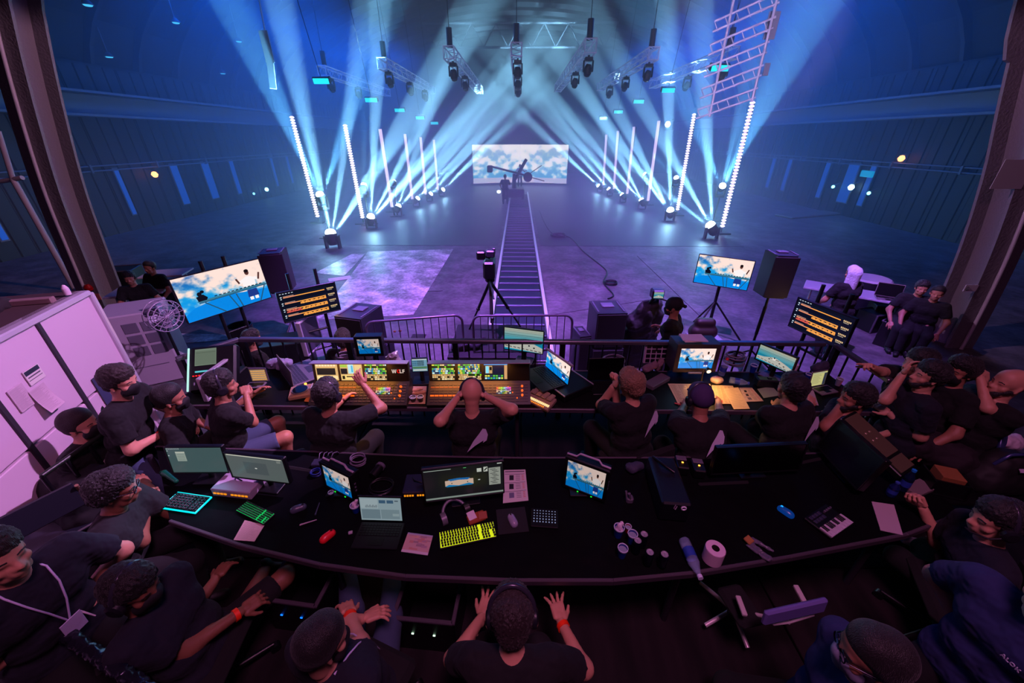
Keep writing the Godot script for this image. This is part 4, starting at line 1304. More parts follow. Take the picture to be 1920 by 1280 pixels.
func stage() -> void:
	mt("fixture", Color(0.06, 0.06, 0.08), 0.45)
	# LED tubes: two rows along the sides
	var tubes := [
		[Vector3(-9.59, 0.25, -18.86), Vector3(-9.877, 4.425, -19.2)], [Vector3(-7.35, 0.25, -18.621), Vector3(-7.468, 4.11, -18.8)], [Vector3(-6.938, 0.25, -21.948), Vector3(-7.053, 3.986, -22)], [Vector3(-6.594, 0.25, -25.07), Vector3(-6.591, 3.793, -24.6)], [Vector3(-6.262, 0.25, -27.369), Vector3(-6.191, 3.637, -27)], [Vector3(-5.885, 0.25, -29.769), Vector3(-5.87, 3.48, -29.5)],
		[Vector3(8.626, 0.25, -16.807), Vector3(8.567, 4.799, -17)], [Vector3(8.307, 0.25, -21.148), Vector3(8.148, 4.618, -21)], [Vector3(7.802, 0.25, -24.622), Vector3(7.624, 4.426, -24.2)], [Vector3(7.355, 0.25, -27.875), Vector3(7.105, 4.211, -27)], [Vector3(7.054, 0.25, -30.645), Vector3(6.684, 4.02, -29.6)], [Vector3(6.754, 0.25, -33.188), Vector3(6.444, 3.818, -32.4)],
	]
	var nth := ["nearest", "second", "third", "fourth", "fifth", "farthest"]
	for k in 12:
		var a: Vector3 = tubes[k][0]
		var side := "left" if k < 6 else "right"
		var top := Vector3(a.x + (tubes[k][1].x - a.x) * 0.5, tubes[k][1].y, a.z)
		var o := thing("led_tube", "%s glowing white tube of the %s row, standing upright" % [nth[k % 6], side], "light tube", Transform3D(Basis.IDENTITY, Vector3(a.x, 0, a.z)), "upright light tubes")
		var d := top - a
		var rel := a - o.position
		var r := 0.065 if k % 6 < 2 else 0.1
		obj("tube", Build.new().rod(rel, rel + d, r * 0.8, -1, 12), glow("tube glow", Color(0.88, 0.78, 1.0), 1.4), o)
		if k % 6 < 2:
			var dots := Build.new()
			for i in 40:
				dots.box(Transform3D(Basis.IDENTITY, rel + d * ((i + 0.5) / 40.0)), Vector3(r * 2.2, 0.05, r * 2.2), 0.015)
			obj("pixels", dots, glow("tube pixel", Color(1.0, 0.95, 1.0), 3.0), o)
		obj("profile", bx(rel + d * 0.5 + Vector3(-signf(a.x) * -0.09, 0, -0.1), Vector3(0.05, d.length(), 0.05)), mt("fixture", Color.BLACK), o)
		obj("foot", bx(Vector3(0, 0.03, 0), Vector3(0.6, 0.06, 0.6), 0.015), mt("fixture", Color.BLACK), o)
		obj("stem", Build.new().rod(Vector3(0, 0.05, 0), rel, 0.03, -1, 8), mt("fixture", Color.BLACK), o)
		panel_light(Transform3D(Basis.from_euler(Vector3(0, PI * 0.5 * -signf(a.x) + PI, 0)), a + d * 0.5 + Vector3(-signf(a.x) * 0.15, 0, 0)), 0.12, d.length(), Color(0.5, 0.55, 1.0), 0.5)
	# moving heads on the floor and on stands; where each throws its fan of light
	var cam_at := Vector3(0, 3.6, 0)
	var hd := [
		[Vector3(-6.819, 0.35, -14.063), 1.0, [[Vector3(-7.77, 2.293, -16), 3.5, 0.5], [Vector3(-6.818, 2.483, -16), 3.0, 0.5], [Vector3(-6.038, 2.058, -16.5), 4.5, 0.6]], "brightest head on the floor at the near end of the left row"],
		[Vector3(-7.721, 1.5, -15.805), 0.8, [[Vector3(-9.066, 6.429, -16), 7.0, 1.5], [Vector3(-7.821, 6.989, -16), 4.5, 1.2], [Vector3(-5.818, 6.278, -18), 6.0, 1.4]], "head on a stand behind the nearest left tube"],
		[Vector3(-6.589, 0.35, -17.56), 0.9, [[Vector3(-6.554, 2.715, -19), 3.5, 0.7], [Vector3(-5.615, 2.861, -21), 3.0, 0.9], [Vector3(-3.42, 4.616, -25), 3.0, 1.2], [Vector3(-2.283, 5.595, -28), 2.5, 1.2]], "second head of the left floor row"],
		[Vector3(-6.944, 1.6, -18.314), 0.7, [[Vector3(-7.635, 4.951, -22), 3.0, 0.5], [Vector3(-5.952, 4.071, -24), 3.0, 0.7]], "small head on a stand behind the second left tube"],
		[Vector3(-6.254, 0.35, -20.609), 0.8, [[Vector3(-5.997, 2.483, -24), 3.0, 0.6], [Vector3(-3.402, 4.129, -27), 2.6, 1.0], [Vector3(-1.744, 5.433, -30), 2.6, 1.1]], "third head of the left floor row"],
		[Vector3(-6.297, 1.6, -20.624), 0.6, [[Vector3(-6.2, 2.651, -27), 2.8, 0.4]], "small head on a stand behind the third left tube"],
		[Vector3(-6.015, 0.35, -23.662), 0.75, [[Vector3(-4.528, 2.346, -27), 2.5, 0.8], [Vector3(-1.63, 4.858, -31), 2.5, 1.2]], "fourth head of the left floor row"],
		[Vector3(-5.67, 0.35, -25.776), 0.75, [[Vector3(-4.521, 1.92, -29), 2.2, 0.7], [Vector3(-1.14, 5.109, -33), 2.5, 1.2]], "fifth head of the left floor row"],
		[Vector3(-5.336, 0.35, -28.271), 0.75, [[Vector3(-3.653, 1.806, -31), 2.2, 0.8], [Vector3(-0.58, 4.837, -35), 2.5, 1.2]], "farthest head of the left floor row"],
		[Vector3(7.789, 0.35, -15.879), 1.0, [[Vector3(7.017, 2.151, -18), 3.5, 0.6], [Vector3(7.699, 2.233, -17), 4.0, 0.5], [Vector3(6.73, 1.287, -18), 2.6, 0.4]], "bright head on the floor at the near end of the right row"],
		[Vector3(9.635, 1.5, -19.729), 0.8, [[Vector3(9.154, 6.656, -16), 7.5, 1.6], [Vector3(7.948, 7.203, -16), 5.0, 1.2], [Vector3(6.444, 5.686, -19), 6.5, 1.3]], "head on a stand behind the nearest right tube"],
		[Vector3(7.382, 0.35, -19.569), 0.9, [[Vector3(7.341, 2.869, -21), 3.5, 0.8], [Vector3(6.571, 3.03, -24), 3.0, 0.9], [Vector3(4.69, 4.969, -27), 3.0, 1.2]], "second head of the right floor row"],
		[Vector3(8.373, 1.6, -22.233), 0.7, [[Vector3(8.36, 4.567, -24), 2.6, 0.4], [Vector3(7.095, 3.839, -27), 3.0, 0.8]], "small head on a stand behind the second right tube"],
		[Vector3(7.019, 0.35, -23.041), 0.8, [[Vector3(6.5, 2.623, -28), 2.8, 0.8], [Vector3(3.372, 5.014, -31), 2.6, 1.2]], "third head of the right floor row"],
		[Vector3(7.644, 1.6, -25.167), 0.6, [[Vector3(7.092, 2.588, -29), 2.6, 0.4]], "small head on a stand behind the third right tube"],
		[Vector3(6.518, 0.35, -25.48), 0.75, [[Vector3(5.275, 2.517, -31), 2.5, 0.9], [Vector3(2.264, 5.501, -34), 2.5, 1.2]], "fourth head of the right floor row"],
		[Vector3(6.312, 0.35, -28.465), 0.75, [[Vector3(5.239, 2.075, -33), 2.2, 0.8], [Vector3(1.542, 5.613, -36), 2.5, 1.2]], "fifth head of the right floor row"],
		[Vector3(6.033, 0.35, -30.73), 0.75, [[Vector3(4.713, 1.583, -35), 2.2, 0.8], [Vector3(0.509, 5.14, -38), 2.5, 1.2]], "farthest head of the right floor row"],
	]
	for q in hd:
		var aim: Vector3 = q[2][0][0]
		if q[0].y > 1.0:
			var st := Build.new().rod(Vector3(q[0].x, 0.02, q[0].z), q[0] - Vector3(0, 0.43 * q[1], 0), 0.04, -1, 8).box(sh(q[0].x, 0.02, q[0].z), Vector3(0.6, 0.04, 0.6))
			tag(obj("light_stand", st, mt("fixture", Color.BLACK)), "black stand carrying the " + q[3].replace("on a stand ", ""), "stand")
		moving_head(q[0], aim + (cam_at - q[0]) * 0.12, q[1] * 1.25, q[3], "")
		for b in q[2]:
			var d: Vector3 = (b[0] - q[0]).normalized()
			beam(q[0] + d * 0.42 * q[1], b[0], b[1], b[2] * E_BEAM * (0.36 if q[0].y > 1.0 else 3.4), Color(0.42, 0.79, 1.0) if q[0].y > 1.0 else BEAM)
		lamp(q[0] + (aim - q[0]).normalized() * 0.45 * q[1] + Vector3(0, 0.1, 0.15), BEAM, E_HEAD * q[1], 0.08, "head_light")
	# washes hung in line on each side
	var wl := [Vector3(-7.112, 5.387, -16.5), Vector3(-6.891, 5.144, -21), Vector3(-6.828, 4.981, -25.5), Vector3(-6.601, 4.77, -29.5), Vector3(-6.341, 4.562, -33), Vector3(6.558, 5.606, -15.5), Vector3(6.607, 5.455, -20.5), Vector3(6.548, 5.346, -25), Vector3(6.377, 5.069, -29), Vector3(6.208, 4.865, -33)]
	for k in 10:
		var o := thing("wash_light", "%s cyan wash light hung in a line above the %s tubes" % [["nearest", "second", "third", "fourth", "farthest"][k % 5], "left" if k < 5 else "right"], "stage light", at(wl[k], 0, 18), "cyan wash lights")
		obj("housing", bx(Vector3(0, 0.05, -0.02), Vector3(0.62, 0.22, 0.2), 0.03), mt("fixture", Color.BLACK), o)
		obj("lens_panel", bx(Vector3(0, 0.03, 0.085), Vector3(0.56, 0.17, 0.03), 0.01), glow("wash", Color(0.1, 0.85, 0.95), 1.6), o)
		obj("cable", Build.new().rod(Vector3(0, 0.15, 0), Vector3(0, arch_y(wl[k].x) - wl[k].y, 0), 0.012, -1, 5), mt("fixture", Color.BLACK), o)
	# trusses hung along the hall
	var th := 6.2
	var tr := [[Vector3(-8.656, 6.2, -20.247), 9.5, "leftmost truss, above the cyan wash lights"], [Vector3(-5.424, 6.2, -18.402), 10.0, "second truss from the left, under the roof"], [Vector3(-2.456, 6.2, -16.316), 12.0, "third truss from the left, seen nearly end on"], [Vector3(-0.121, 6.2, -15.814), 14.0, "middle truss, straight above the camera track"], [Vector3(2.26, 6.2, -15.27), 12.0, "dark truss right of the middle truss"], [Vector3(4.67, 6.2, -16.623), 10.0, "second truss from the right, with a hook at its end"], [Vector3(7.347, 6.2, -16.478), 9.0, "rightmost truss, running into the hung frames"]]
	for k in 7:
		var a: Vector3 = tr[k][0]
		truss(a, a + Vector3(0, 0, -tr[k][1]), tr[k][2])
		tag(obj("chain_hoist", Build.new().rod(a + Vector3(0, 0.2, -0.4), a + Vector3(0, 0.75, -0.4), 0.1, -1, 10).rod(a + Vector3(0, 0.7, -0.4), Vector3(a.x, arch_y(a.x), a.z - 0.4), 0.012, -1, 5), mt("fixture", Color.BLACK)), "chain hoist lifting the " + tr[k][2].split(",")[0], "hoist")
		for i in 2 + k % 2:
			moving_head(a + Vector3(0.05, -0.56, -0.6 - i * 3.4), a + Vector3((3 - k) * 0.6, -6, -2 - i * 3), 0.8, "unlit head, %s along the %s" % [["nearest", "second", "third"][i], tr[k][2].split(",")[0]], "", false, true)
	# a stack of ladder frames hung at the right, and a narrow banner at the left
	var lad := thing("ladder_frame", "tall hung frame of ladder trusses at the upper right", "truss", sh(0, 0, 0))
	var al := mt("truss tube", Color.BLACK)
	for k in 5:
		var l := Vector3(5.131, 6.313, -13)
		var r := Vector3(6.444, 6.794, -13)
		var yy := -k * 0.5
		obj("rung", Build.new().rod(l + Vector3(0, yy, 0), r + Vector3(0, yy, 0.5), 0.03, -1, 6).rod(l + Vector3(0, yy - 0.22, 0), r + Vector3(0, yy - 0.22, 0.5), 0.03, -1, 6), al, lad)
		var web := Build.new()
		for i in 6:
			var p := (l + Vector3(0, yy, 0)).lerp(r + Vector3(0, yy, 0.5), i / 6.0)
			web.rod(p, p + Vector3(0.12, -0.22, 0.04), 0.015, -1, 5)
		obj("web", web, al, lad)
	for x in [0.25, 0.95]:
		var p := Vector3(5.131, 6.313, -13).lerp(Vector3(6.444, 6.794, -13) + Vector3(0, 0, 0.5), x)
		obj("upright", Build.new().rod(p + Vector3(0, 3.0, 0), p + Vector3(0, -2.3, 0), 0.035, -1, 6), al, lad)
	tag(obj("hung_board", bx(Vector3(6.753, 6.26, -13.2), Vector3(0.3, 0.6, 0.06), 0.01).box(Transform3D(Basis.IDENTITY, Vector3(6.908, 5.293, -13.2)), Vector3(0.14, 0.3, 0.06), 0.01).rod(Vector3(6.753, 6.26, -13.2), Vector3(6.753, 6.26, -13.2) + Vector3(0, 4.5, 0), 0.012), mt("pale panel", Color(0.6, 0.6, 0.66), 0.6)), "pale board hung beside the ladder frame", "board")
	var ban := thing("hung_banner", "narrow pale banner on a pole at the upper left", "banner", sh(0, 0, 0))
	obj("cloth", bx(Vector3(-8.557, 6.312, -16), Vector3(0.3, 0.9, 0.04), 0.01).box(Transform3D(Basis.from_euler(Vector3(0, 0, -0.15)), Vector3(-8.613, 5.567, -16)), Vector3(0.24, 0.9, 0.04), 0.01), mt("banner", Color(0.62, 0.58, 0.6), 0.8), ban)
	obj("pole", Build.new().rod(Vector3(-8.242, 6.588, -16.1) + Vector3(0, 5.0, 0), Vector3(-8.635, 5.236, -16.1), 0.025, -1, 6), al, ban)
	# the LED wall: two leaves that meet in the middle
	var wall := picture_wall()
	var mid := Vector3(0.102, -0.107, -36.6)
	mid.y = 0.15
	var bl := Vector3(-3.859, 0.113, -35.2)
	var br := Vector3(4.031, 0.252, -35.2)
	bl.y = 0.15
	br.y = 0.15
	var wm := screen_mat("led wall", wall, 2.0)
	var scr := thing("led_wall", "wide cloud picture wall of two leaves at the far end", "screen", Transform3D(Basis.IDENTITY, mid))
	for k in 2:
		var a := (bl if k == 0 else mid) - mid
		var b := (mid if k == 0 else br) - mid
		var h := Vector3(0, 2.95, 0)
		var q := Build.new()
		var u := k * 0.5
		q.quad(a, b, b + h, a + h, Vector2(u, 1), Vector2(u + 0.5, 1), Vector2(u + 0.5, 0), Vector2(u, 0))
		obj("leaf", q, wm, scr)
		var back := (b - a).normalized().cross(Vector3.UP) * -0.13
		var nb := Build.new().box(face(a + back, b + back, a + h + back), Vector3((b - a).length(), 3.0, 0.2), 0.01)
		obj("cabinet", nb, mt("fixture", Color.BLACK), scr)
	obj("plinth", bx(Vector3(0, -0.08, -0.1), Vector3(8.4, 0.14, 1.6)), mt("fixture", Color.BLACK), scr)
	panel_light(Transform3D(Basis.from_euler(Vector3(0, PI, 0)), mid + Vector3(0, 1.6, 1.4)), 7.5, 2.8, Color(0.8, 0.9, 1.0), 6.0)
	stage_track()
	# the front light that picks out the trusses
	beam(Vector3(2.0, 5.0, -3.0), Vector3(5.993, 5.974, -13), 13, 90, Color(0.85, 0.75, 1.0))
	beam(Vector3(0.0, 5.0, -3.0), Vector3(0, 6.9, -17), 25, 35, Color(0.85, 0.8, 1.0))


func stage_track() -> void:
	# the camera track: two rails and a deck of cross boards
	var t := thing("camera_track", "long straight camera track with bright rails and dark cross boards", "camera track", sh(0.03, 0, 0))
	var rail := mt("rail", Color(0.85, 0.82, 0.86), 0.3, 0.35)
	for x in [-0.6, 0.6]:
		obj("rail", bx(Vector3(x, 0.13, -17.2), Vector3(0.07, 0.08, 24.6), 0.015), rail, t)
	var m := bx(Vector3.ZERO, Vector3(1.1, 0.045, 0.5), 0.01).mesh()
	var e := bx(Vector3(0, 0.034, 0.235), Vector3(1.1, 0.03, 0.035), 0.006).mesh()
	var z := -5.0
	var k := 0
	while z > -29.2:
		var o := obj("board", bx(Vector3.ZERO, Vector3.ONE), mt("track board %d" % (k % 3), [Color(0.1, 0.12, 0.18), Color(0.085, 0.1, 0.16), Color(0.12, 0.135, 0.2)][k % 3], 0.5), t, sh(0, 0.045, z))
		o.mesh = m
		var l := obj("lip", bx(Vector3.ZERO, Vector3.ONE), mt("track lip", Color(0.4, 0.42, 0.5), 0.4, 0.2), o)
		l.mesh = e
		z -= 0.53
		k += 1
	obj("rail_end", bx(Vector3(0.6, 0.2, -4.82), Vector3(0.14, 0.2, 0.22), 0.02), mt("fixture", Color.BLACK), t)
	# the crane camera and its crew in front of the wall
	var dark := mt("fixture", Color.BLACK)
	var dolly := thing("camera_crane", "camera crane on a dolly at the far end of the track", "camera crane", sh(-0.3, 0, -26.4))
	obj("dolly", bx(Vector3(0, 0.5, 0), Vector3(1.3, 0.5, 1.4), 0.06), dark, dolly)
	for x in [-0.55, 0.55]:
		obj("wheel", Build.new().rod(Vector3(x - 0.08, 0.27, 0.6), Vector3(x + 0.08, 0.27, 0.6), 0.12, -1, 14), dark, dolly)
	obj("post", Build.new().rod(Vector3(0, 0.7, 0), Vector3(0, 1.6, 0), 0.16, 0.1, 12), dark, dolly)
	obj("arm", Build.new().rod(Vector3(-1.5, 2.0, -0.4), Vector3(0.9, 1.5, 0.5), 0.06, -1, 8).rod(Vector3(0.0, 1.2, 0.3), Vector3(0.75, 2.4, -0.2), 0.1, -1, 8), dark, dolly)
	obj("counterweight", Build.new().rod(Vector3(0.85, 1.45, 0.25), Vector3(0.85, 1.45, 0.65), 0.28, -1, 16), dark, dolly)
	obj("camera_head", bx(Vector3(-1.55, 1.85, -0.4), Vector3(0.35, 0.4, 0.5), 0.05).rod(Vector3(-1.55, 1.85, -0.6), Vector3(-1.55, 1.85, -0.9), 0.1, -1, 10), dark, dolly)
	obj("monitor_arm", Build.new().rod(Vector3(0.3, 1.6, 0.2), Vector3(1.9, 1.2, 0.3), 0.03, -1, 6).rod(Vector3(0.9, 1.6, 0.4), Vector3(1.7, 2.1, 0.4), 0.025, -1, 6), dark, dolly)
	obj("lamp_globe", Build.new().lathe(sh(-0.95, 0.62, 0.8), PackedVector2Array([Vector2(0, -0.1), Vector2(0.12, -0.06), Vector2(0.12, 0.06), Vector2(0, 0.1)]), 12), glow("dolly lamp", Color(0.95, 0.97, 1), 3.0), dolly)
	# a cable along the floor beside the track
	var c := Curve3D.new()
	for p in [Vector3(1.171, 0.02, -22.294), Vector3(1.232, 0.02, -19.211), Vector3(1.394, 0.02, -16.827), Vector3(1.717, 0.02, -16.12), Vector3(2.113, 0.02, -15.744), Vector3(2.333, 0.02, -13.606), Vector3(2.653, 0.02, -11.82), Vector3(2.657, 0.02, -11.174), Vector3(2.393, 0.02, -10.307), Vector3(2.465, 0.02, -9.397), Vector3(2.266, 0.02, -9.095)]:
		c.add_point(p)
	var cp := c.get_baked_points()
	var cc := Curve3D.new()
	for k2 in range(0, c.point_count):
		var prev := c.get_point_position(maxi(k2 - 1, 0))
		var nxt := c.get_point_position(mini(k2 + 1, c.point_count - 1))
		cc.add_point(c.get_point_position(k2), (prev - nxt) / 6.0, (nxt - prev) / 6.0)
	tag(obj("cable", Build.new().tube(cc.tessellate_even_length(5, 0.12), 0.022, 6), mt("cable", Color(0.07, 0.07, 0.09), 0.5)), "thick dark cable winding over the floor right of the track", "cable")
	tag(obj("cable_coil", coil(Vector3(1.646, 0.03, -16.074), 0.3, 0.06, 5, 0.02), mt("cable", Color.BLACK)), "flat coil of cable on the floor beside the track", "cable")
	tag(obj("cable_coil", coil(Vector3(2.571, 0.03, -10.237), 0.16, 0.05, 5, 0.018), mt("cable", Color.BLACK)), "small coil of cable in front of the right subwoofer", "cable")


func coil(p: Vector3, r: float, h: float, n: int, w: float) -> Build:
	var a := PackedVector3Array()
	for k in n * 20 + 1:
		var t := TAU * k / 20.0
		var rr := r * (1.0 + 0.12 * sin(t * 0.31) + 0.1 * sin(t * 1.7))
		a.append(p + Vector3(cos(t) * rr, h * k / (n * 20.0), sin(t) * rr * 0.8))
	return Build.new().tube(a, w, 6)


# ---------------------------------------------------------------- the crew's deck and desks
func dk() -> Material:
	return mt("black plastic", Color(0.035, 0.037, 0.05), 0.4)


func silver() -> Material:
	return mt("aluminium", Color(0.72, 0.7, 0.75), 0.35, 0.5)


# a flat screen through three corners of its picture: bottom left, bottom right, top left
func screen(called: String, label: String, bl: Vector3, br: Vector3, tl: Vector3, m: Material, o := {}) -> Node3D:
	var f := face(bl, br, tl)
	var w := bl.distance_to(br)
	var h := (tl - bl).dot(f.basis.y)
	var t := thing(called, label, o.get("category", "monitor"), Transform3D(f.basis, f.origin), o.get("group", ""))
	var b: float = o.get("bezel", 0.012)
	var d: float = o.get("deep", 0.03)
	var hm: Material = o.get("shell", dk())
	obj("housing", bx(Vector3(0, 0, -d * 0.5 - 0.002), Vector3(w + b * 2, h + b * 2, d), 0.005), hm, t)
	var q := Build.new()
	q.quad(Vector3(-w / 2, -h / 2, 0.001), Vector3(w / 2, -h / 2, 0.001), Vector3(w / 2, h / 2, 0.001), Vector3(-w / 2, h / 2, 0.001))
	obj("picture", q, m, t)
	if b > 0.004:
		var r := Build.new()
		for s in [-1.0, 1.0]:
			r.box(sh(s * (w + b) / 2, 0, 0.003), Vector3(b, h + b * 2, 0.008), 0.001)
			r.box(sh(0, s * (h + b) / 2, 0.003), Vector3(w, b, 0.008), 0.001)
		obj("bezel", r, hm, t)
	if o.has("foot"):
		var dn := f.basis.inverse() * Vector3.DOWN
		var fl: float = f.origin.y - float(o.foot)
		var p := Vector3(0, -0.05, -d - 0.03)
		var y: float = (f * p).y - float(o.foot)
		obj("neck", Build.new().rod(Vector3(0, 0, -d), p, 0.02, -1, 8).rod(p, p + dn * y, 0.022, -1, 10), dk(), t)
		obj("foot", Build.new().box(Transform3D(Basis(f.basis.inverse() * (f.basis.x * Vector3(1, 0, 1)).normalized(), -dn, (f.basis.inverse() * (f.basis.x * Vector3(1, 0, 1)).normalized()).cross(-dn)), p + dn * (y - 0.006)), Vector3(0.2, 0.012, 0.16), 0.004), o.get("foot_mat", dk()), t)
	if o.get("light", 0.0) > 0.0:
		panel_light(f * Transform3D(Basis.from_euler(Vector3(0, PI, 0)), Vector3(0, 0, 0.02)), w * 0.9, h * 0.9, o.get("tint", Color(0.6, 0.8, 1.0)), o.light)
	return t


func laptop(label: String, bl: Vector3, br: Vector3, tl: Vector3, m: Material, shell: Material, keys: Material, group := "") -> void:
	var f := face(bl, br, tl)
	var w := bl.distance_to(br)
	var h := (tl - bl).dot(f.basis.y)
	var x := (br - bl).normalized()
	var z := x.cross(Vector3.UP)
	var t := thing("laptop", label, "laptop", Transform3D(Basis(x, Vector3.UP, z), (bl + br) * 0.5), group)
	var inv := t.transform.affine_inverse()
	obj("lid", Build.new().box(inv * f.translated_local(Vector3(0, 0, -0.006)), Vector3(w + 0.02, h + 0.024, 0.008), 0.003), shell, t)
	var q := Build.new()
	var g := inv * f
	q.quad(g * Vector3(-w / 2, -h / 2, 0), g * Vector3(w / 2, -h / 2, 0), g * Vector3(w / 2, h / 2, 0), g * Vector3(-w / 2, h / 2, 0))
	obj("picture", q, m, t)
	var dp := w * 0.68
	obj("base", bx(Vector3(0, -0.016, dp / 2 + 0.008), Vector3(w + 0.02, 0.016, dp), 0.004), shell, t)
	var k := Build.new()
	for r in 5:
		for c in 13:
			k.box(sh((c - 6) * w / 13.5, -0.0065, 0.03 + r * dp * 0.095), Vector3(w / 16.0, 0.004, dp * 0.075))
	var kk := obj("keys", k, keys, t)
	kk.set_meta("kind", "stuff")
	obj("touchpad", bx(Vector3(0, -0.0075, dp * 0.8), Vector3(w * 0.34, 0.002, dp * 0.28)), keys, t)


func paper(label: String, a: Vector3, b: Vector3, c: Vector3, d: Vector3, m: Material, group := "", called := "paper") -> void:
	var o := (a + c) * 0.5
	var q := Build.new()
	var up := Vector3(0, 0.0015, 0)
	q.quad(a - o + up, b - o + up, c - o + up, d - o + up)
	for e in [[a, b], [b, c], [c, d], [d, a]]:
		q.quad(e[0] - o - up, e[1] - o - up, e[1] - o + up, e[0] - o + up, Vector2(0.01, 0.01), Vector2(0.01, 0.01), Vector2(0.01, 0.01), Vector2(0.01, 0.01))
	tag(obj(called, q, m, null, Transform3D(Basis.IDENTITY, o)), label, "paper", group)


func sheet(kind: int, tint := Color.WHITE) -> Material:
	var key := "sheet %d %s" % [kind, tint]
	if not mats.has(key):
		mt(key, tint, 0.85, 0.0, {"albedo_texture": ImageTexture.create_from_image(picture_paper(kind)), "texture_repeat": false})
	return mats[key]


func keyboard(label: String, p: Vector3, yaw: float, w: float, d: float, lit: Material, rim: bool, roll := 0.0) -> void:
	var t := thing("keyboard", label, "keyboard", at(p, yaw))
	obj("case", bx(Vector3(0, 0.009, 0), Vector3(w, 0.018, d), 0.004), dk(), t)
	if rim:
		var r := Build.new()
		for s in [-1.0, 1.0]:
			r.box(sh(s * w / 2, 0.012, 0), Vector3(0.007, 0.014, d + 0.007), 0.002)
			r.box(sh(0, 0.012, s * d / 2), Vector3(w, 0.014, 0.007), 0.002)
		obj("light_strip", r, lit, t)
	else:
		obj("light_plate", bx(Vector3(0, 0.0185, 0), Vector3(w * 0.97, 0.002, d * 0.9)), lit, t)
	var k := Build.new()
	var n := 20
	for r in 6:
		for c in n:
			if c == 14 or c == 18 and r > 2:
				continue
			var kw := w * 0.97 / n * 0.75
			k.box(sh((c - n * 0.5 + 0.5) * w * 0.96 / n + (r % 3) * 0.002, 0.023, (r - 2.5) * d * 0.15), Vector3(kw, 0.009, d * 0.11), 0.0015)
	var o := obj("keys", k, mt("key caps", Color(0.02, 0.02, 0.025), 0.5), t)
	o.set_meta("kind", "stuff")
	if rim:
		var u := Build.new()
		for r in 5:
			for c in 9:
				u.box(sh((c - 4) * w * 0.1, 0.0285, (r - 2) * d * 0.16), Vector3(w * 0.035, 0.001, d * 0.02))
		obj("key_legends", u, glow("legends", Color(0.2, 0.75, 0.8), 0.35), t).set_meta("kind", "stuff")


func mouse(label: String, p: Vector3, yaw: float, m: Material, lit: Material = null) -> void:
	var t := thing("computer_mouse", label, "mouse", at(p, yaw))
	var b := soft([[Vector3(0, 0.008, 0.028), Vector3(0, 0.008, -0.028), 0.026, 0.024], [Vector3(0, 0.014, 0.012), Vector3(0, 0.012, -0.02), 0.022, 0.02]], 0.006, 0.012)
	for k in b.v.size():
		b.v[k].y = maxf(b.v[k].y, 0.0)
	obj("shell", b, m, t)
	obj("wheel", Build.new().rod(Vector3(-0.004, 0.031, -0.03), Vector3(0.004, 0.031, -0.03), 0.008, -1, 10), lit if lit else dk(), t)


func cup(label: String, p: Vector3, r: float, h: float, m: Material, kind := "cup", more := 0) -> void:
	var t := thing(kind, label, kind, Transform3D(Basis.IDENTITY, p))
	if kind == "can":
		obj("body", Build.new().lathe(Transform3D.IDENTITY, PackedVector2Array([Vector2(0, 0), Vector2(r * 0.8, 0), Vector2(r, 0.01), Vector2(r, h - 0.012), Vector2(r * 0.82, h)]), 18), m, t)
		obj("lid", Build.new().lathe(Transform3D.IDENTITY, PackedVector2Array([Vector2(r * 0.82, h), Vector2(r * 0.76, h + 0.002), Vector2(r * 0.72, h - 0.004), Vector2(0, h - 0.004)]), 18), silver(), t)
		obj("tab", bx(Vector3(0.004, h, 0.004), Vector3(0.012, 0.003, 0.022), 0.001), silver(), t)
	else:
		obj("body", Build.new().lathe(Transform3D.IDENTITY, PackedVector2Array([Vector2(0, 0), Vector2(r * 0.72, 0), Vector2(r, h), Vector2(r * 0.94, h), Vector2(r * 0.7, 0.008), Vector2(0, 0.008)]), 20), m, t)
		obj("rim", Build.new().lathe(Transform3D.IDENTITY, PackedVector2Array([Vector2(r * 0.93, h - 0.004), Vector2(r * 1.06, h - 0.004), Vector2(r * 1.06, h + 0.004), Vector2(r * 0.93, h + 0.004), Vector2(r * 0.93, h - 0.004)]), 20), mt("cup rim", Color(0.75, 0.78, 0.85), 0.4), t)
		obj("filling", Build.new().lathe(Transform3D.IDENTITY, PackedVector2Array([Vector2(r * 0.9, h * 0.8), Vector2(0, h * 0.8)]), 16), mt("cup filling", Color(0.5, 0.55, 0.62), 0.3), t)
		if more == 1:
			obj("napkin", soft([[Vector3(-0.01, h * 0.8, 0), Vector3(0.015, h + 0.03, -0.01), 0.016, 0.012], [Vector3(0.01, h * 0.9, 0.01), Vector3(-0.005, h + 0.02, 0.0), 0.012, 0.01]], 0.005, 0.012, 0.006, 60.0), mt("tissue", Color(0.8, 0.74, 0.8), 0.9), t)


func bottle(label: String, p: Vector3, axis: Vector3, h: float, r: float, cap: Color, m: Material) -> void:
	var t := thing("bottle", label, "bottle", Transform3D(look(axis, Vector3.BACK if absf(axis.z) < 0.8 else Vector3.RIGHT), p))
	obj("body", Build.new().lathe(Transform3D.IDENTITY, PackedVector2Array([Vector2(0, 0), Vector2(r * 0.9, 0), Vector2(r, r * 0.3), Vector2(r, h * 0.62), Vector2(r * 0.4, h * 0.88), Vector2(r * 0.38, h * 0.94)]), 18), m, t)
	obj("label_band", Build.new().lathe(Transform3D.IDENTITY, PackedVector2Array([Vector2(r * 1.01, h * 0.25), Vector2(r * 1.01, h * 0.5)]), 18), mt("bottle band", Color(0.15, 0.25, 0.6), 0.5), t)
	obj("cap", Build.new().lathe(Transform3D.IDENTITY, PackedVector2Array([Vector2(r * 0.46, h * 0.92), Vector2(r * 0.46, h), Vector2(0, h)]), 14), mt("cap %s" % cap, cap, 0.5), t)


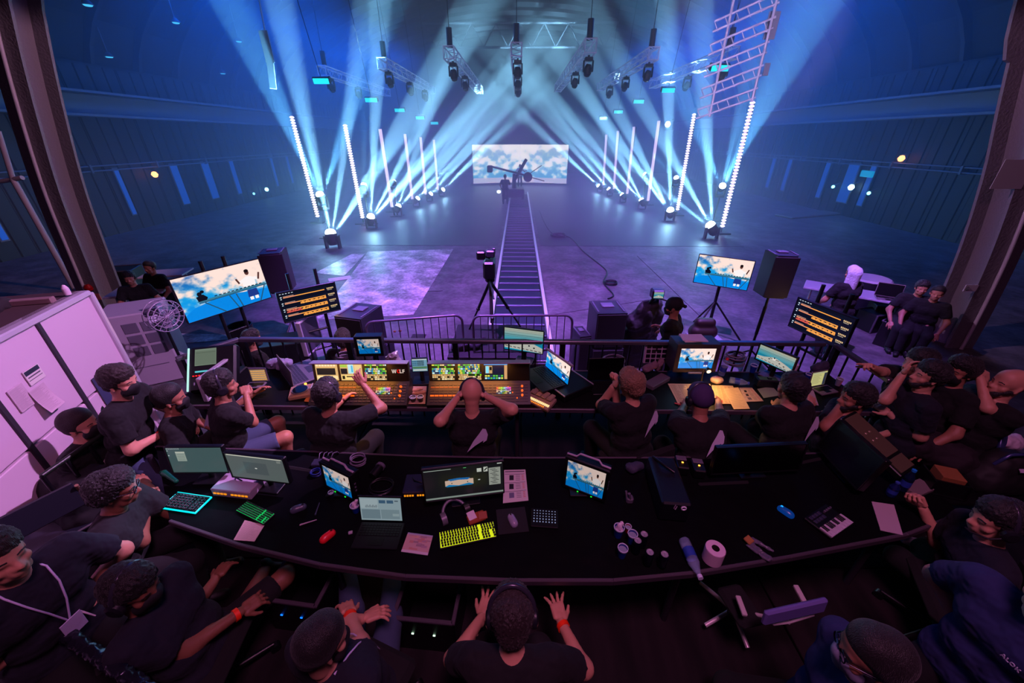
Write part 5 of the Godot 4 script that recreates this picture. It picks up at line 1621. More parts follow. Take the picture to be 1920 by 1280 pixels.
func chair(label: String, p: Vector3, yaw: float, group: String) -> void:
	var t := thing("swivel_chair", label, "chair", at(p, yaw), group)
	var f := mt("chair fabric", Color(0.025, 0.026, 0.035), 0.9)
	obj("seat", bx(Vector3(0, 0.42, 0), Vector3(0.46, 0.07, 0.44), 0.03), f, t)
	obj("backrest", Build.new().box(at(Vector3(0, 0.6, 0.25), 0, -8), Vector3(0.42, 0.3, 0.06), 0.028), f, t)
	obj("post", Build.new().rod(Vector3(0, 0.08, 0), Vector3(0, 0.39, 0), 0.028, -1, 10).box(at(Vector3(0, 0.45, 0.25)), Vector3(0.06, 0.28, 0.02)), dk(), t)
	for k in 5:
		var d := Vector3(cos(TAU * k / 5 + 0.3), 0, sin(TAU * k / 5 + 0.3))
		var leg := obj("leg", Build.new().rod(Vector3(0, 0.1, 0), d * 0.29 + Vector3(0, 0.065, 0), 0.022, 0.014, 8), dk(), t)
		obj("caster", Build.new().rod(d * 0.29 + Vector3(0, 0.03, 0) - d.cross(Vector3.UP) * 0.02, d * 0.29 + Vector3(0, 0.03, 0) + d.cross(Vector3.UP) * 0.02, 0.03, -1, 10), dk(), leg)


func deck() -> void:
	var ply := mt("deck board", Color.WHITE, 0.7, 0.0, {"metallic_specular": 0.25, "albedo_texture": tex_noise("deck grain", 0.01, 256, 4, 8, ramp([Color(0.07, 0.055, 0.065), Color(0.14, 0.11, 0.12)])), "uv1_triplanar": true, "uv1_world_triplanar": true, "uv1_scale": Vector3(2.2, 1, 0.4)})
	var d := struct("deck", bx(Vector3(0.05, 0.28, -0.45), Vector3(7.3, 0.56, 6.75)), mt("skirt", Color(0.03, 0.03, 0.04), 0.9), "raised deck of dark boards under the crew", "floor")
	for i in 4:
		for k in 7:
			obj("board", bx(Vector3(-2.69 + i * 1.825, 0.584, -3.34 + k * 0.965), Vector3(1.81, 0.032, 0.953), 0.004), ply, d)
	struct("step", bx(Vector3(4.35, 0.125, -2.2), Vector3(1.3, 0.25, 3.2), 0.01), ply, "low step beside the right end of the deck", "step")
	# orange tape on the deck at the lower left
	for q in [[Vector3(-4.163, 0.604, -1.976), Vector3(-4.18, 0.604, -2.203), 0.07, "thin orange tape strip on the deck by the empty folding chair"], [Vector3(-3.387, 0.604, -1.643), Vector3(-3.371, 0.604, -1.808), 0.12, "short wide orange tape strip beside the man with the lanyard"], [Vector3(-2.879, 0.604, -1.086), Vector3(-2.999, 0.604, -1.332), 0.1, "orange tape strip under the foil wrapped handrail"]]:
		var v: Vector3 = q[1] - q[0]
		tag(obj("floor_tape", Build.new().box(Transform3D(Basis(v.normalized().cross(Vector3.UP), Vector3.UP, -v.normalized()), (q[0] + q[1]) * 0.5), Vector3(q[2], 0.003, v.length())), mt("orange tape", Color(0.6, 0.3, 0.1), 0.7)), q[3], "tape")
	# the guard rail along the far edge and down both sides
	var rm := mt("rail black", Color(0.07, 0.07, 0.09), 0.35, 0.3)
	var run := [[Vector3(-3.05, 0, -3.72), Vector3(3.3, 0, -3.72), "long black guard rail along the far edge of the deck"], [Vector3(3.42, 0, -3.66), Vector3(3.42, 0, -3.02), "short black guard rail at the right end of the deck"], [Vector3(-3.42, 0, -3.3), Vector3(-3.1, 0, -3.7), "short black guard rail at the left corner of the deck"]]
	for q in run:
		var t := thing("guard_rail", q[2], "railing", Transform3D(Basis.IDENTITY, q[0] + Vector3(0, DECK, 0)))
		var v: Vector3 = q[1] - q[0]
		obj("top_rail", Build.new().box(Transform3D(Basis(v.normalized(), Vector3.UP, v.normalized().cross(Vector3.UP)), v * 0.5 + Vector3(0, 1.03, 0)), Vector3(v.length() + 0.05, 0.045, 0.06), 0.008), mt("rail top", Color(0.34, 0.33, 0.38), 0.3, 0.5), t)
		obj("bottom_rail", Build.new().box(Transform3D(Basis(v.normalized(), Vector3.UP, v.normalized().cross(Vector3.UP)), v * 0.5 + Vector3(0, 0.12, 0)), Vector3(v.length(), 0.04, 0.04), 0.006), rm, t)
		var n := maxi(int(v.length() / 0.145), 3)
		for k in n + 1:
			var w := 0.06 if k % 8 == 0 else 0.016
			obj("post" if k % 8 == 0 else "baluster", bx(v * (float(k) / n) + Vector3(0, 0.51, 0), Vector3(w, 1.02, w * 0.7)), rm, t)
	# the wrapped handrail in the lower left corner
	var a := Vector3(-2.338, 1.45, -1.005)
	var b := Vector3(-1.442, 1.45, -0.69)
	var t := thing("wrapped_handrail", "handrail wrapped in crinkled dark foil at the lower left corner", "railing", Transform3D(Basis.IDENTITY, Vector3(a.x, DECK, a.z)))
	var foil := soft([[a - t.position, b - t.position, 0.03, 0.03]], 0.008, 0.01, 0.014, 30.0)
	obj("wrapping", foil, mt("foil", Color(0.16, 0.17, 0.22), 0.25, 0.6), t)
	for k in 3:
		var p := a.lerp(b, 0.05 + k * 0.3) - t.position
		obj("post", Build.new().rod(Vector3(p.x, 0, p.z), p, 0.022, -1, 8), rm, t)


func desk_top(called: String, label: String, back: Array, front: Array, m: Material) -> void:
	var o := PackedVector2Array()
	for p in back:
		o.append(Vector2(p.x, -p.z))
	var fr := front.duplicate()
	fr.reverse()
	for p in fr:
		o.append(Vector2(p.x, -p.z))
	if Geometry2D.is_polygon_clockwise(o):
		o.reverse()
	var t := thing(called, label, "desk", Transform3D(Basis.IDENTITY, Vector3(0, DECK, 0)))
	var h := DESK - DECK
	obj("top", Build.new().slab(Transform3D(Basis(Vector3.RIGHT, Vector3.FORWARD, Vector3.UP), Vector3(0, h - 0.035, 0)), o, 0.033), m, t)
	for q in [[front, "edge_front"], [back, "edge_back"]]:
		var e := Build.new()
		for k in q[0].size() - 1:
			var x: Vector3 = q[0][k]
			var y: Vector3 = q[0][k + 1]
			var d := (y - x).normalized()
			e.box(Transform3D(Basis(d, Vector3.UP, d.cross(Vector3.UP)), Vector3((x.x + y.x) / 2, h - 0.022, (x.z + y.z) / 2)), Vector3(x.distance_to(y) + 0.006, 0.046, 0.022), 0.005)
		obj("edge", e, mt("desk edge", Color(0.3, 0.26, 0.3), 0.5, 0.3), t)
	for k in front.size():
		if k % 2 == 0:
			for e in [[front[k], 0.12], [back[mini(k, back.size() - 1)], -0.08]]:
				var p: Vector3 = e[0]
				obj("leg", Build.new().rod(Vector3(p.x, 0, p.z - e[1]), Vector3(p.x, h - 0.03, p.z - e[1]), 0.022, -1, 8), mt("desk leg", Color(0.22, 0.2, 0.24), 0.4, 0.4), t)


func desks() -> void:
	var cloth := mt("desk cloth", Color(0.016, 0.018, 0.027), 0.7, 0.0, {"heightmap_enabled": true, "heightmap_texture": tex_noise("folds", 0.012, 256, 3), "heightmap_scale": 0.8, "uv1_triplanar": true, "metallic_specular": 0.2})
	desk_top("near_desk", "long near desk under a black cloth, its front edge gently bowed", [Vector3(-2.996, 1.34, -2.365), Vector3(-2.413, 1.34, -2.35), Vector3(-1.649, 1.34, -2.326), Vector3(-0.811, 1.34, -2.292), Vector3(-0.038, 1.34, -2.287), Vector3(1.2, 1.34, -2.308), Vector3(2.295, 1.34, -2.367), Vector3(3.114, 1.34, -2.429)], [Vector3(-2.319, 1.34, -1.676), Vector3(-1.737, 1.34, -1.514), Vector3(-1.177, 1.34, -1.399), Vector3(-0.646, 1.34, -1.338), Vector3(-0.022, 1.34, -1.324), Vector3(0.565, 1.34, -1.333), Vector3(1.046, 1.34, -1.385), Vector3(1.672, 1.34, -1.493), Vector3(2.524, 1.34, -1.658), Vector3(3.023, 1.34, -1.818)], cloth)
	desk_top("far_desk", "long straight far desk carrying the lighting consoles", [Vector3(-3.3, 0, -3.6), Vector3(-1.6, 0, -3.6), Vector3(0, 0, -3.6), Vector3(1.6, 0, -3.6), Vector3(3.37, 0, -3.6)], [Vector3(-3.3, 0, -2.92), Vector3(-1.6, 0, -2.92), Vector3(0, 0, -2.92), Vector3(1.6, 0, -2.92), Vector3(3.37, 0, -2.92)], mt("far desk top", Color(0.03, 0.028, 0.036), 0.55, 0.0, {"metallic_specular": 0.3}))
	near_things()
	far_things()


func screens() -> void:
	if mats.has("live"):
		return
	var live := picture_live()
	screen_mat("live", live, 1.15)
	screen_mat("live dim", live, 0.62)
	screen_mat("waves", picture_waves(), 1.0)
	screen_mat("top view", picture_top(), 0.75)
	for k in 6:
		screen_mat("console %d" % k, picture_console(k), 1.1)
	for k in 8:
		screen_mat("desktop %d" % k, picture_desktop(k), [0.62, 0.6, 0.7, 0.75, 0.9, 0.75, 0.45, 0.7][k])


func near_things() -> void:
	screens()
	mt("chair fabric", Color(0.025, 0.026, 0.035), 0.9)
	var gray := mt("gray shell", Color(0.4, 0.38, 0.44), 0.4, 0.2)
	var lilac := mt("white shell", Color(0.62, 0.56, 0.64), 0.45)
	screen("monitor", "gray green desktop monitor at the left end of the near desk", Vector3(-2.448, 1.46, -1.979), Vector3(-2.057, 1.46, -1.99), Vector3(-2.515, 1.67, -2.005), mats["desktop 0"], {"foot": DESK, "bezel": 0.008, "light": 0.1})
	screen("monitor", "pale gray desktop monitor second from the left on the near desk", Vector3(-1.997, 1.46, -1.946), Vector3(-1.561, 1.46, -1.891), Vector3(-2.058, 1.67, -1.965), mats["desktop 1"], {"foot": DESK, "bezel": 0.008})
	screen("monitor", "wide dark monitor with a small wall preview in the middle of the near desk", Vector3(-0.599, 1.42, -1.792), Vector3(-0.08, 1.42, -1.881), Vector3(-0.626, 1.69, -1.805), mats["desktop 2"], {"foot": DESK, "bezel": 0.008})
	screen("monitor", "large switched off monitor at the right of the near desk", Vector3(1.428, 1.4, -2.084), Vector3(2.095, 1.4, -2.137), Vector3(1.46, 1.63, -2.107), mt("off screen", Color(0.012, 0.013, 0.018), 0.2), {"foot": DESK, "bezel": 0.01})
	screen("monitor", "tilted switched off screen in an open flight case at the right end", Vector3(2.412, 1.42, -2.381), Vector3(2.398, 1.42, -1.964), Vector3(2.477, 1.68, -2.352), mt("off screen blue", Color(0.02, 0.026, 0.045), 0.35), {"foot": DESK, "bezel": 0.012, "deep": 0.05})
	var i := 0
	for q in [[Vector3(-1.362, 1.38, -1.947), Vector3(-1.129, 1.38, -1.834), Vector3(-1.376, 1.575, -1.966), "field monitor with a pale carry handle left of the laptop"], [Vector3(0.376, 1.38, -1.975), Vector3(0.617, 1.38, -1.854), Vector3(0.342, 1.61, -2.01), "field monitor with a pale carry handle right of the middle of the near desk"]]:
		var s := screen("field_monitor", q[3], q[0], q[1], q[2], mats["live dim"], {"bezel": 0.022, "deep": 0.07})
		var h: float = (q[2] - q[0]).dot(s.basis.y) * 0.5 + 0.022
		var w: float = q[0].distance_to(q[1]) * 0.5 + 0.02
		obj("handle", Build.new().tube(PackedVector3Array([Vector3(-w, h + 0.003, -0.03), Vector3(-w * 0.55, h + 0.005, -0.03), Vector3(-w * 0.4, h + 0.035, -0.03), Vector3(w * 0.45, h + 0.035, -0.03), Vector3(w * 0.6, h + 0.005, -0.03), Vector3(w, h + 0.003, -0.03)]), 0.008, 6), lilac, s)
		obj("knobs", bx(Vector3(w - 0.002, 0.03, -0.02), Vector3(0.012, 0.012, 0.012)).box(sh(w - 0.002, 0, -0.02), Vector3(0.012, 0.012, 0.012)).box(sh(w - 0.002, -0.03, -0.02), Vector3(0.012, 0.012, 0.012)), gray, s)
		obj("leds", bx(Vector3(-0.04, -h + 0.01, 0.009), Vector3(0.01, 0.005, 0.004)).box(sh(0.06, -h + 0.01, 0.009), Vector3(0.01, 0.005, 0.004)), glow("green led", Color(0.1, 0.9, 0.2), 1.5), s)
		obj("foot", Build.new().box(Transform3D(s.basis.inverse(), s.basis.inverse() * Vector3(0, DESK + 0.012 - s.position.y, -0.03)), Vector3(0.2, 0.022, 0.12), 0.004), dk(), s)
		i += 1
	laptop("dark laptop showing charts at the middle of the near desk", Vector3(-1.015, 1.362, -1.685), Vector3(-0.744, 1.362, -1.681), Vector3(-1.034, 1.535, -1.719), mats["desktop 3"], mt("laptop dark", Color(0.05, 0.055, 0.075), 0.4), mt("laptop keys", Color(0.03, 0.032, 0.045), 0.4))
	keyboard("black keyboard with a glowing cyan rim on the near desk", Vector3(-2.299, 1.342, -1.806), -8, 0.27, 0.13, glow("cyan strip", Color(0.0, 0.85, 0.9), 1.3), true)
	keyboard("black keyboard lit green, lying beside the grid paper", Vector3(-1.769, 1.342, -1.733), -22, 0.27, 0.09, glow("green keys", Color(0.05, 0.75, 0.35), 1.0), false)
	keyboard("black keyboard lit bright yellow in front of the wide dark monitor", Vector3(-0.31, 1.342, -1.591), 14, 0.36, 0.12, glow("yellow keys", Color(0.85, 0.9, 0.1), 1.0), false)
	mouse("dark mouse with a bluish back right of the green keyboard", Vector3(-1.496, 1.342, -1.772), -60, mt("mouse gray", Color(0.25, 0.26, 0.33), 0.35))
	mouse("red mouse near the front edge of the near desk", Vector3(-1.203, 1.342, -1.569), -35, mt("mouse red", Color(0.85, 0.1, 0.16), 0.35))
	mouse("silver mouse on the mouse mat right of the yellow keyboard", Vector3(-0.025, 1.345, -1.702), 25, mt("mouse silver", Color(0.55, 0.53, 0.62), 0.35))
	mouse("dark mouse glowing blue at the right of the near desk", Vector3(1.832, 1.342, -1.801), 35, mt("mouse blue", Color(0.05, 0.1, 0.2), 0.3, 0.0, {"emission_enabled": true, "emission": Color(0.0, 0.25, 0.6), "emission_energy_multiplier": 0.5}), glow("mouse wheel", Color(0.1, 0.6, 1.0), 1.6))
	tag(obj("mouse_mat", Build.new().box(at(Vector3(-0.028, 1.341, -1.713), 8), Vector3(0.2, 0.003, 0.19), 0.001), mt("mat", Color(0.045, 0.047, 0.06), 0.8)), "dark square mouse mat under the silver mouse", "mouse mat")
	paper("printed sheet with a red table right of the wide monitor", Vector3(-0.094, 1.343, -1.846), Vector3(0.085, 1.343, -1.872), Vector3(0.067, 1.343, -2.157), Vector3(-0.097, 1.343, -2.149), sheet(0))
	paper("dense grid paper half under the green keyboard", Vector3(-1.795, 1.342, -1.54), Vector3(-1.656, 1.342, -1.532), Vector3(-1.661, 1.342, -1.649), Vector3(-1.814, 1.342, -1.683), sheet(1, Color(0.95, 0.85, 0.85)))
	paper("reddish printed sheet right of the dark laptop", Vector3(-0.71, 1.342, -1.48), Vector3(-0.54, 1.342, -1.459), Vector3(-0.534, 1.342, -1.591), Vector3(-0.7, 1.342, -1.611), sheet(2))
	paper("blank pale sheet at the right end of the near desk", Vector3(2.372, 1.342, -1.677), Vector3(2.488, 1.342, -1.645), Vector3(2.629, 1.342, -1.879), Vector3(2.495, 1.342, -1.904), mt("blank paper", Color(0.66, 0.58, 0.62), 0.85))
	# the small switcher under the second monitor, with its row of lit keys
	for q in [[Vector3(-2.007, 1.375, -1.96), -6, Vector3(0.3, 0.07, 0.2), lilac, "pale switcher box with amber keys under the second monitor"], [Vector3(-0.709, 1.375, -1.962), 4, Vector3(0.2, 0.06, 0.17), mt("box blue gray", Color(0.1, 0.11, 0.17), 0.5), "dark switcher box with amber keys left of the wide monitor"]]:
		var t := thing("switcher_box", q[4], "video switcher", at(q[0], q[1]))
		var s: Vector3 = q[2]
		obj("case", bx(Vector3.ZERO, s, 0.006), q[3], t)
		var k := Build.new()
		for c in 10:
			if c != 4:
				k.box(sh((c - 4.5) * s.x * 0.09, 0.0, s.z * 0.5 + 0.002), Vector3(s.x * 0.06, 0.012, 0.006))
		obj("keys", k, glow("amber keys", Color(1.0, 0.6, 0.1), 0.9), t)
		obj("cable", Build.new().tube(PackedVector3Array([Vector3(-0.05, s.y / 2, -0.05), Vector3(-0.02, s.y / 2 + 0.02, 0.0), Vector3(0.03, s.y / 2 + 0.008, 0.01)]), 0.005, 6), dk(), t)
	# hub with leads behind the first field monitor
	var hub := thing("usb_hub", "small dark hub with a red light behind the first field monitor", "hub", at(Vector3(-1.504, 1.36, -2.181), 2))
	obj("case", bx(Vector3.ZERO, Vector3(0.17, 0.035, 0.07), 0.005), mt("hub", Color(0.16, 0.16, 0.23), 0.4), hub)
	obj("led", bx(Vector3(0, 0.022, -0.03), Vector3(0.012, 0.012, 0.006)), glow("red led", Color(1, 0.1, 0.1), 2.0), hub)
	for x in 4:
		obj("lead", Build.new().tube(PackedVector3Array([Vector3(-0.05 + x * 0.03, 0.01, -0.035), Vector3(-0.045 + x * 0.035, 0.045, -0.06), Vector3(-0.05 + x * 0.04, 0.02, -0.1), Vector3(-0.08 + x * 0.05, -0.015, -0.12)]), 0.0045, 6), mt("lead", Color(0.3, 0.28, 0.36), 0.5), hub)
	tag(obj("cable_coil", coil(Vector3(-1.522, 1.345, -2.087), 0.035, 0.03, 5, 0.005), mt("blue cable", Color(0.03, 0.12, 0.4), 0.5)), "small coil of blue cable left of the first field monitor", "cable")
	tag(obj("cable_coil", coil(Vector3(-0.989, 1.345, -1.974), 0.085, 0.01, 3, 0.005), dk()), "black cable coiled behind the dark laptop", "cable")
	tag(obj("cable_heap", coil(Vector3(-1.246, 1.345, -2.211), 0.055, 0.05, 4, 0.006), mt("lead light", Color(0.42, 0.38, 0.46), 0.5)), "tangled pale leads behind the first field monitor", "cable")
	var lensy := thing("video_lens", "black camera lens lying behind the dark laptop", "lens", Transform3D(Basis.IDENTITY, Vector3(-1.058, 1.375, -2.056)))
	obj("barrel", Build.new().rod(Vector3(-1.073, 1.375, -2.04) - lensy.position, Vector3(-1.034, 1.385, -2.147) - lensy.position, 0.033, 0.03, 16), dk(), lensy)
	obj("ring", Build.new().rod(Vector3(-1.041, 1.385, -2.12) - lensy.position, Vector3(-1.036, 1.385, -2.142) - lensy.position, 0.036, -1, 16), gray, lensy)
	# headphones and wallet between the wide monitor and the yellow keyboard
	var hp := thing("headphones", "gray and black headphones lying in front of the wide monitor", "headphones", at(Vector3(-0.414, 1.36, -1.746), 30, -60))
	var arc := PackedVector3Array()
	for k in 13:
		arc.append(Vector3(cos(PI * k / 12) * 0.08, sin(PI * k / 12) * 0.09, 0))
	obj("headband", Build.new().tube(arc, 0.011, 8), gray, hp)
	for x in [-1.0, 1.0]:
		obj("ear_cup", Build.new().rod(Vector3(0.065 * x, -0.005, 0), Vector3(0.1 * x, -0.005, 0), 0.042, -1, 16), dk() if x > 0 else gray, hp)
	tag(obj("wallet", Build.new().box(at(Vector3(-0.268, 1.35, -1.723), 25, 8), Vector3(0.12, 0.02, 0.07), 0.006).box(at(Vector3(-0.226, 1.362, -1.731), 15, 20), Vector3(0.06, 0.008, 0.05), 0.002), mt("wallet", Color(0.55, 0.22, 0.06), 0.6)), "orange brown wallet behind the yellow keyboard", "wallet")
	tag(obj("folded_note", Build.new().box(at(Vector3(-0.3, 1.364, -1.728), 30, 12), Vector3(0.055, 0.006, 0.06), 0.002), mt("tissue", Color(0.8, 0.74, 0.8))), "folded white note on the orange brown wallet", "paper")
	var pad := thing("control_pad", "small black pad with rows of white lit keys", "control pad", at(Vector3(0.189, 1.35, -1.722), -4))
	obj("case", bx(Vector3.ZERO, Vector3(0.18, 0.022, 0.14), 0.004), dk(), pad)
	var pk := Build.new()
	for r in 5:
		for c in 8:
			pk.box(sh((c - 3.5) * 0.02, 0.012, (r - 2.4) * 0.021), Vector3(0.007, 0.003, 0.007 if r > 2 else 0.004))
	obj("keys", pk, glow("white keys", Color(0.7, 0.75, 0.95), 0.5), pad).set_meta("kind", "stuff")
	for q in [[Vector3(-1.361, 1.345, -1.729), Vector3(-1.378, 1.345, -1.828), "thin dark pen standing off to the right of the dark mouse", Color(0.25, 0.27, 0.36)], [Vector3(-1.427, 1.345, -1.651), Vector3(-1.333, 1.345, -1.693), "pale pen lying in front of the dark mouse", Color(0.7, 0.62, 0.68)], [Vector3(-1.006, 1.345, -1.884), Vector3(-0.961, 1.345, -1.898), "short pale pencil behind the dark laptop", Color(0.6, 0.52, 0.58)]]:
		tag(obj("pen", Build.new().rod(q[0], q[1], 0.0055, 0.003, 8), mt("pen %s" % q[3], q[3], 0.4)), q[2], "pen")
	tag(obj("usb_stick", Build.new().box(at(Vector3(-1.07, 1.348, -1.6), 20), Vector3(0.026, 0.012, 0.022), 0.003), lilac), "tiny pale adapter left of the dark laptop", "adapter")
	cup("small dark cup under the first field monitor", Vector3(-1.309, 1.342, -1.877), 0.018, 0.05, mt("dark cup", Color(0.03, 0.09, 0.16), 0.4))
	cup("blue cup with a crumpled tissue beside the dark laptop", Vector3(-1.096, 1.342, -1.765), 0.03, 0.06, mt("blue cup", Color(0.05, 0.2, 0.55), 0.4), "cup", 1)
	# cups and cans right of the middle
	var bl := mt("blue cup", Color.BLACK)
	cup("white edged blue cup with a spoon, leftmost of the drinks", Vector3(0.652, 1.342, -1.611), 0.032, 0.08, bl, "cup", 1)
	cup("full white edged cup beside the cup with a spoon", Vector3(0.726, 1.342, -1.568), 0.03, 0.08, bl)
	cup("blue cup nearest the front edge among the drinks", Vector3(0.644, 1.342, -1.475), 0.03, 0.075, bl)
	cup("can right of the full cup, farthest back of the cans", Vector3(0.787, 1.342, -1.547), 0.026, 0.11, mt("can dark", Color(0.04, 0.06, 0.12), 0.3, 0.4), "can")
	cup("can between the cups and the row of cans", Vector3(0.736, 1.342, -1.504), 0.026, 0.11, mt("can dark", Color.BLACK), "can")
	cup("can standing alone in front, left of the front pair", Vector3(0.787, 1.342, -1.431), 0.026, 0.11, mt("can dark", Color.BLACK), "can")
	cup("can rightmost of the cans on the near desk", Vector3(0.869, 1.342, -1.419), 0.026, 0.11, mt("can dark", Color.BLACK), "can")
	cup("small red cup behind the full cup", Vector3(0.721, 1.342, -1.642), 0.02, 0.05, mt("red cup", Color(0.6, 0.12, 0.1), 0.5))
	var clear := mt("clear plastic", Color(0.7, 0.8, 0.95, 0.22), 0.08, 0.0, {"transparency": BaseMaterial3D.TRANSPARENCY_ALPHA})
	bottle("clear plastic bottle lying at the front edge of the near desk", Vector3(1.05, 1.375, -1.565), Vector3(1.055, 1.375, -1.389) - Vector3(1.05, 1.375, -1.565), 0.24, 0.033, Color(0.8, 0.8, 0.9), clear)
	bottle("tall dark bottle with a blue cap at the right end of the near desk", Vector3(2.794, 1.342, -2.01), Vector3.UP, 0.2, 0.03, Color(0.1, 0.5, 0.8), mt("dark bottle", Color(0.05, 0.09, 0.2), 0.2))
	bottle("short blue bottle beside the tall dark bottle", Vector3(2.669, 1.342, -1.961), Vector3.UP, 0.13, 0.03, Color(0.2, 0.3, 0.6), mt("blue bottle", Color(0.06, 0.1, 0.3), 0.3))
	var roll := thing("paper_roll", "white toilet paper roll standing near the front edge", "paper roll", at(Vector3(1.186, 1.342, -1.464), 0, 0))
	obj("paper", Build.new().lathe(Transform3D.IDENTITY, PackedVector2Array([Vector2(0.022, 0), Vector2(0.054, 0), Vector2(0.056, 0.004), Vector2(0.056, 0.101), Vector2(0.054, 0.105), Vector2(0.022, 0.105)]), 28), mt("roll", Color(0.8, 0.68, 0.76), 0.95), roll)
	obj("core", Build.new().lathe(Transform3D.IDENTITY, PackedVector2Array([Vector2(0.0, 0.004), Vector2(0.02, 0.004), Vector2(0.021, 0.105), Vector2(0.022, 0.105)]), 20), mt("core", Color(0.12, 0.09, 0.08), 0.9), roll)
	tag(obj("plastic_pouch", soft([[Vector3(1.466, 1.35, -1.574), Vector3(1.54, 1.35, -1.471), 0.012, 0.012], [Vector3(1.498, 1.35, -1.597), Vector3(1.581, 1.35, -1.519), 0.012, 0.012], [Vector3(1.441, 1.35, -1.552), Vector3(1.513, 1.35, -1.457), 0.008, 0.008]], 0.007, 0.03, 0.008, 25.0), mt("pouch", Color(0.34, 0.32, 0.38), 0.25)), "crumpled clear pouch right of the paper roll", "pouch")
	tag(obj("crackers", Build.new().box(at(Vector3(1.463, 1.366, -1.578), 30, 10), Vector3(0.05, 0.015, 0.045), 0.004), mt("crackers", Color(0.6, 0.4, 0.2), 0.8)), "tan crackers in the open end of the clear pouch", "crackers")
	# midi keyboard
	var mk := thing("music_keyboard", "mini music keyboard with white and black keys", "music keyboard", at(Vector3(2.07, 1.352, -1.732), 27))
	obj("case", bx(Vector3.ZERO, Vector3(0.25, 0.02, 0.17), 0.005), dk(), mk)
	for c in 15:
		obj("white_key", bx(Vector3((c - 7) * 0.0162, 0.013, 0.045), Vector3(0.0148, 0.01, 0.075), 0.001), mt("white key", Color(0.72, 0.68, 0.74), 0.4), mk)
	for c in 14:
		if c % 7 not in [2, 6]:
			obj("black_key", bx(Vector3((c - 6.5) * 0.0162, 0.021, 0.028), Vector3(0.008, 0.008, 0.042), 0.001), mt("key caps", Color.BLACK), mk)
	for r in 2:
		for c in 4:
			obj("pad", bx(Vector3(-0.09 + c * 0.03, 0.012, -0.06 + r * 0.03), Vector3(0.025, 0.008, 0.025), 0.003), mt("pads", Color(0.14, 0.15, 0.24), 0.6), mk)
	for c in 4:
		obj("knob", Build.new().rod(Vector3(0.04 + c * 0.022, 0.01, -0.05), Vector3(0.04 + c * 0.022, 0.024, -0.05), 0.007, -1, 10), gray, mk)
	# the computer case and the two small stations behind it
	var tw := thing("computer_case", "black computer case lying on the near desk, a white ring on its end", "computer", at(Vector3(1.057, 1.43, -1.933), -4))
	obj("case", bx(Vector3(0, -0.005, 0), Vector3(0.19, 0.17, 0.42), 0.012), mt("case blue black", Color(0.04, 0.05, 0.085), 0.45), tw)
	var ring := PackedVector3Array()
	for k in 17:
		ring.append(Vector3(0.045 + cos(TAU * k / 16) * 0.014, 0.045 + sin(TAU * k / 16) * 0.014, 0.213))
	obj("ring", Build.new().tube(ring, 0.005, 6), mt("ring", Color(0.85, 0.84, 0.9), 0.5), tw)
	obj("loop", Build.new().tube(PackedVector3Array([Vector3(-0.01, 0.07, 0.212), Vector3(-0.018, 0.04, 0.214), Vector3(-0.006, 0.03, 0.214), Vector3(0.0, 0.06, 0.213)]), 0.003, 5), lilac, tw)
	obj("cable", Build.new().tube(PackedVector3Array([Vector3(-0.06, 0.08, -0.2), Vector3(-0.02, 0.11, -0.1), Vector3(0.05, 0.09, -0.05)]), 0.01, 8), dk(), tw)
	for q in [[Vector3(1.259, 1.385, -2.18), "small intercom station with an amber light, left of the pair"], [Vector3(1.372, 1.385, -2.15), "small intercom station with an amber light, right of the pair"]]:
		var t := thing("intercom_station", q[1], "intercom", at(q[0], -8, 0))
		obj("case", bx(Vector3.ZERO, Vector3(0.085, 0.08, 0.13), 0.008), dk(), t)
		obj("lid", bx(Vector3(0, 0.042, -0.035), Vector3(0.075, 0.006, 0.045), 0.002), gray, t)
		obj("led", bx(Vector3(0, 0.043, 0.012), Vector3(0.014, 0.006, 0.012), 0.002), glow("amber led", Color(1.0, 0.6, 0.2), 4.0), t)
	tag(obj("pen_holder", Build.new().box(Transform3D(Basis.IDENTITY, Vector3(0.793, 1.36, -1.883)), Vector3(0.05, 0.05, 0.05), 0.01).rod(Vector3(0.774, 1.37, -1.874), Vector3(0.766, 1.42, -1.9), 0.008).rod(Vector3(0.796, 1.37, -1.87), Vector3(0.779, 1.43, -1.869), 0.01), gray), "small gray tool stand left of the computer case", "tool stand")
	tag(obj("gray_pouch", soft([[Vector3(0.863, 1.37, -2.166), Vector3(0.948, 1.37, -2.178), 0.035, 0.03], [Vector3(0.886, 1.38, -2.136), Vector3(0.929, 1.39, -2.18), 0.03, 0.02]], 0.01, 0.03, 0.01, 25.0), mt("gray pouch", Color(0.2, 0.2, 0.28), 0.8)), "small gray pouch left of the computer case", "pouch")
	# the open flight case behind the tilted screen, a brown box and a gray box
	var fc := thing("flight_case", "open flight case lid with a worn olive panel behind the tilted screen", "flight case", face(Vector3(2.603, 1.5, -2.039), Vector3(2.857, 1.5, -2.168), Vector3(2.608, 1.62, -2.369)))
	obj("lid", bx(Vector3(0, 0, -0.02), Vector3(0.22, 0.5, 0.05), 0.006), dk(), fc)
	obj("panel", bx(Vector3(0, 0.06, 0.01), Vector3(0.18, 0.34, 0.01), 0.002).box(sh(0, -0.18, 0.01), Vector3(0.18, 0.1, 0.012), 0.002), mt("olive panel", Color(0.3, 0.26, 0.17), 0.8), fc)
	for k in 4:
		obj("fitting", bx(Vector3(-0.04 + 0.05 * (k % 2), 0.02 + 0.06 * (k / 2), 0.017), Vector3(0.02, 0.014, 0.006), 0.002), mt("fitting", Color(0.55, 0.5, 0.4), 0.4, 0.4), fc)
	for k in 2:
		obj("latch", bx(Vector3(-0.115, -0.1 + k * 0.22, 0.0), Vector3(0.02, 0.05, 0.03), 0.004), silver(), fc)
	var cb := thing("cardboard_box", "small brown cardboard box in a dark crate at the far right", "box", at(Vector3(3.088, 1.42, -2.033), -20))
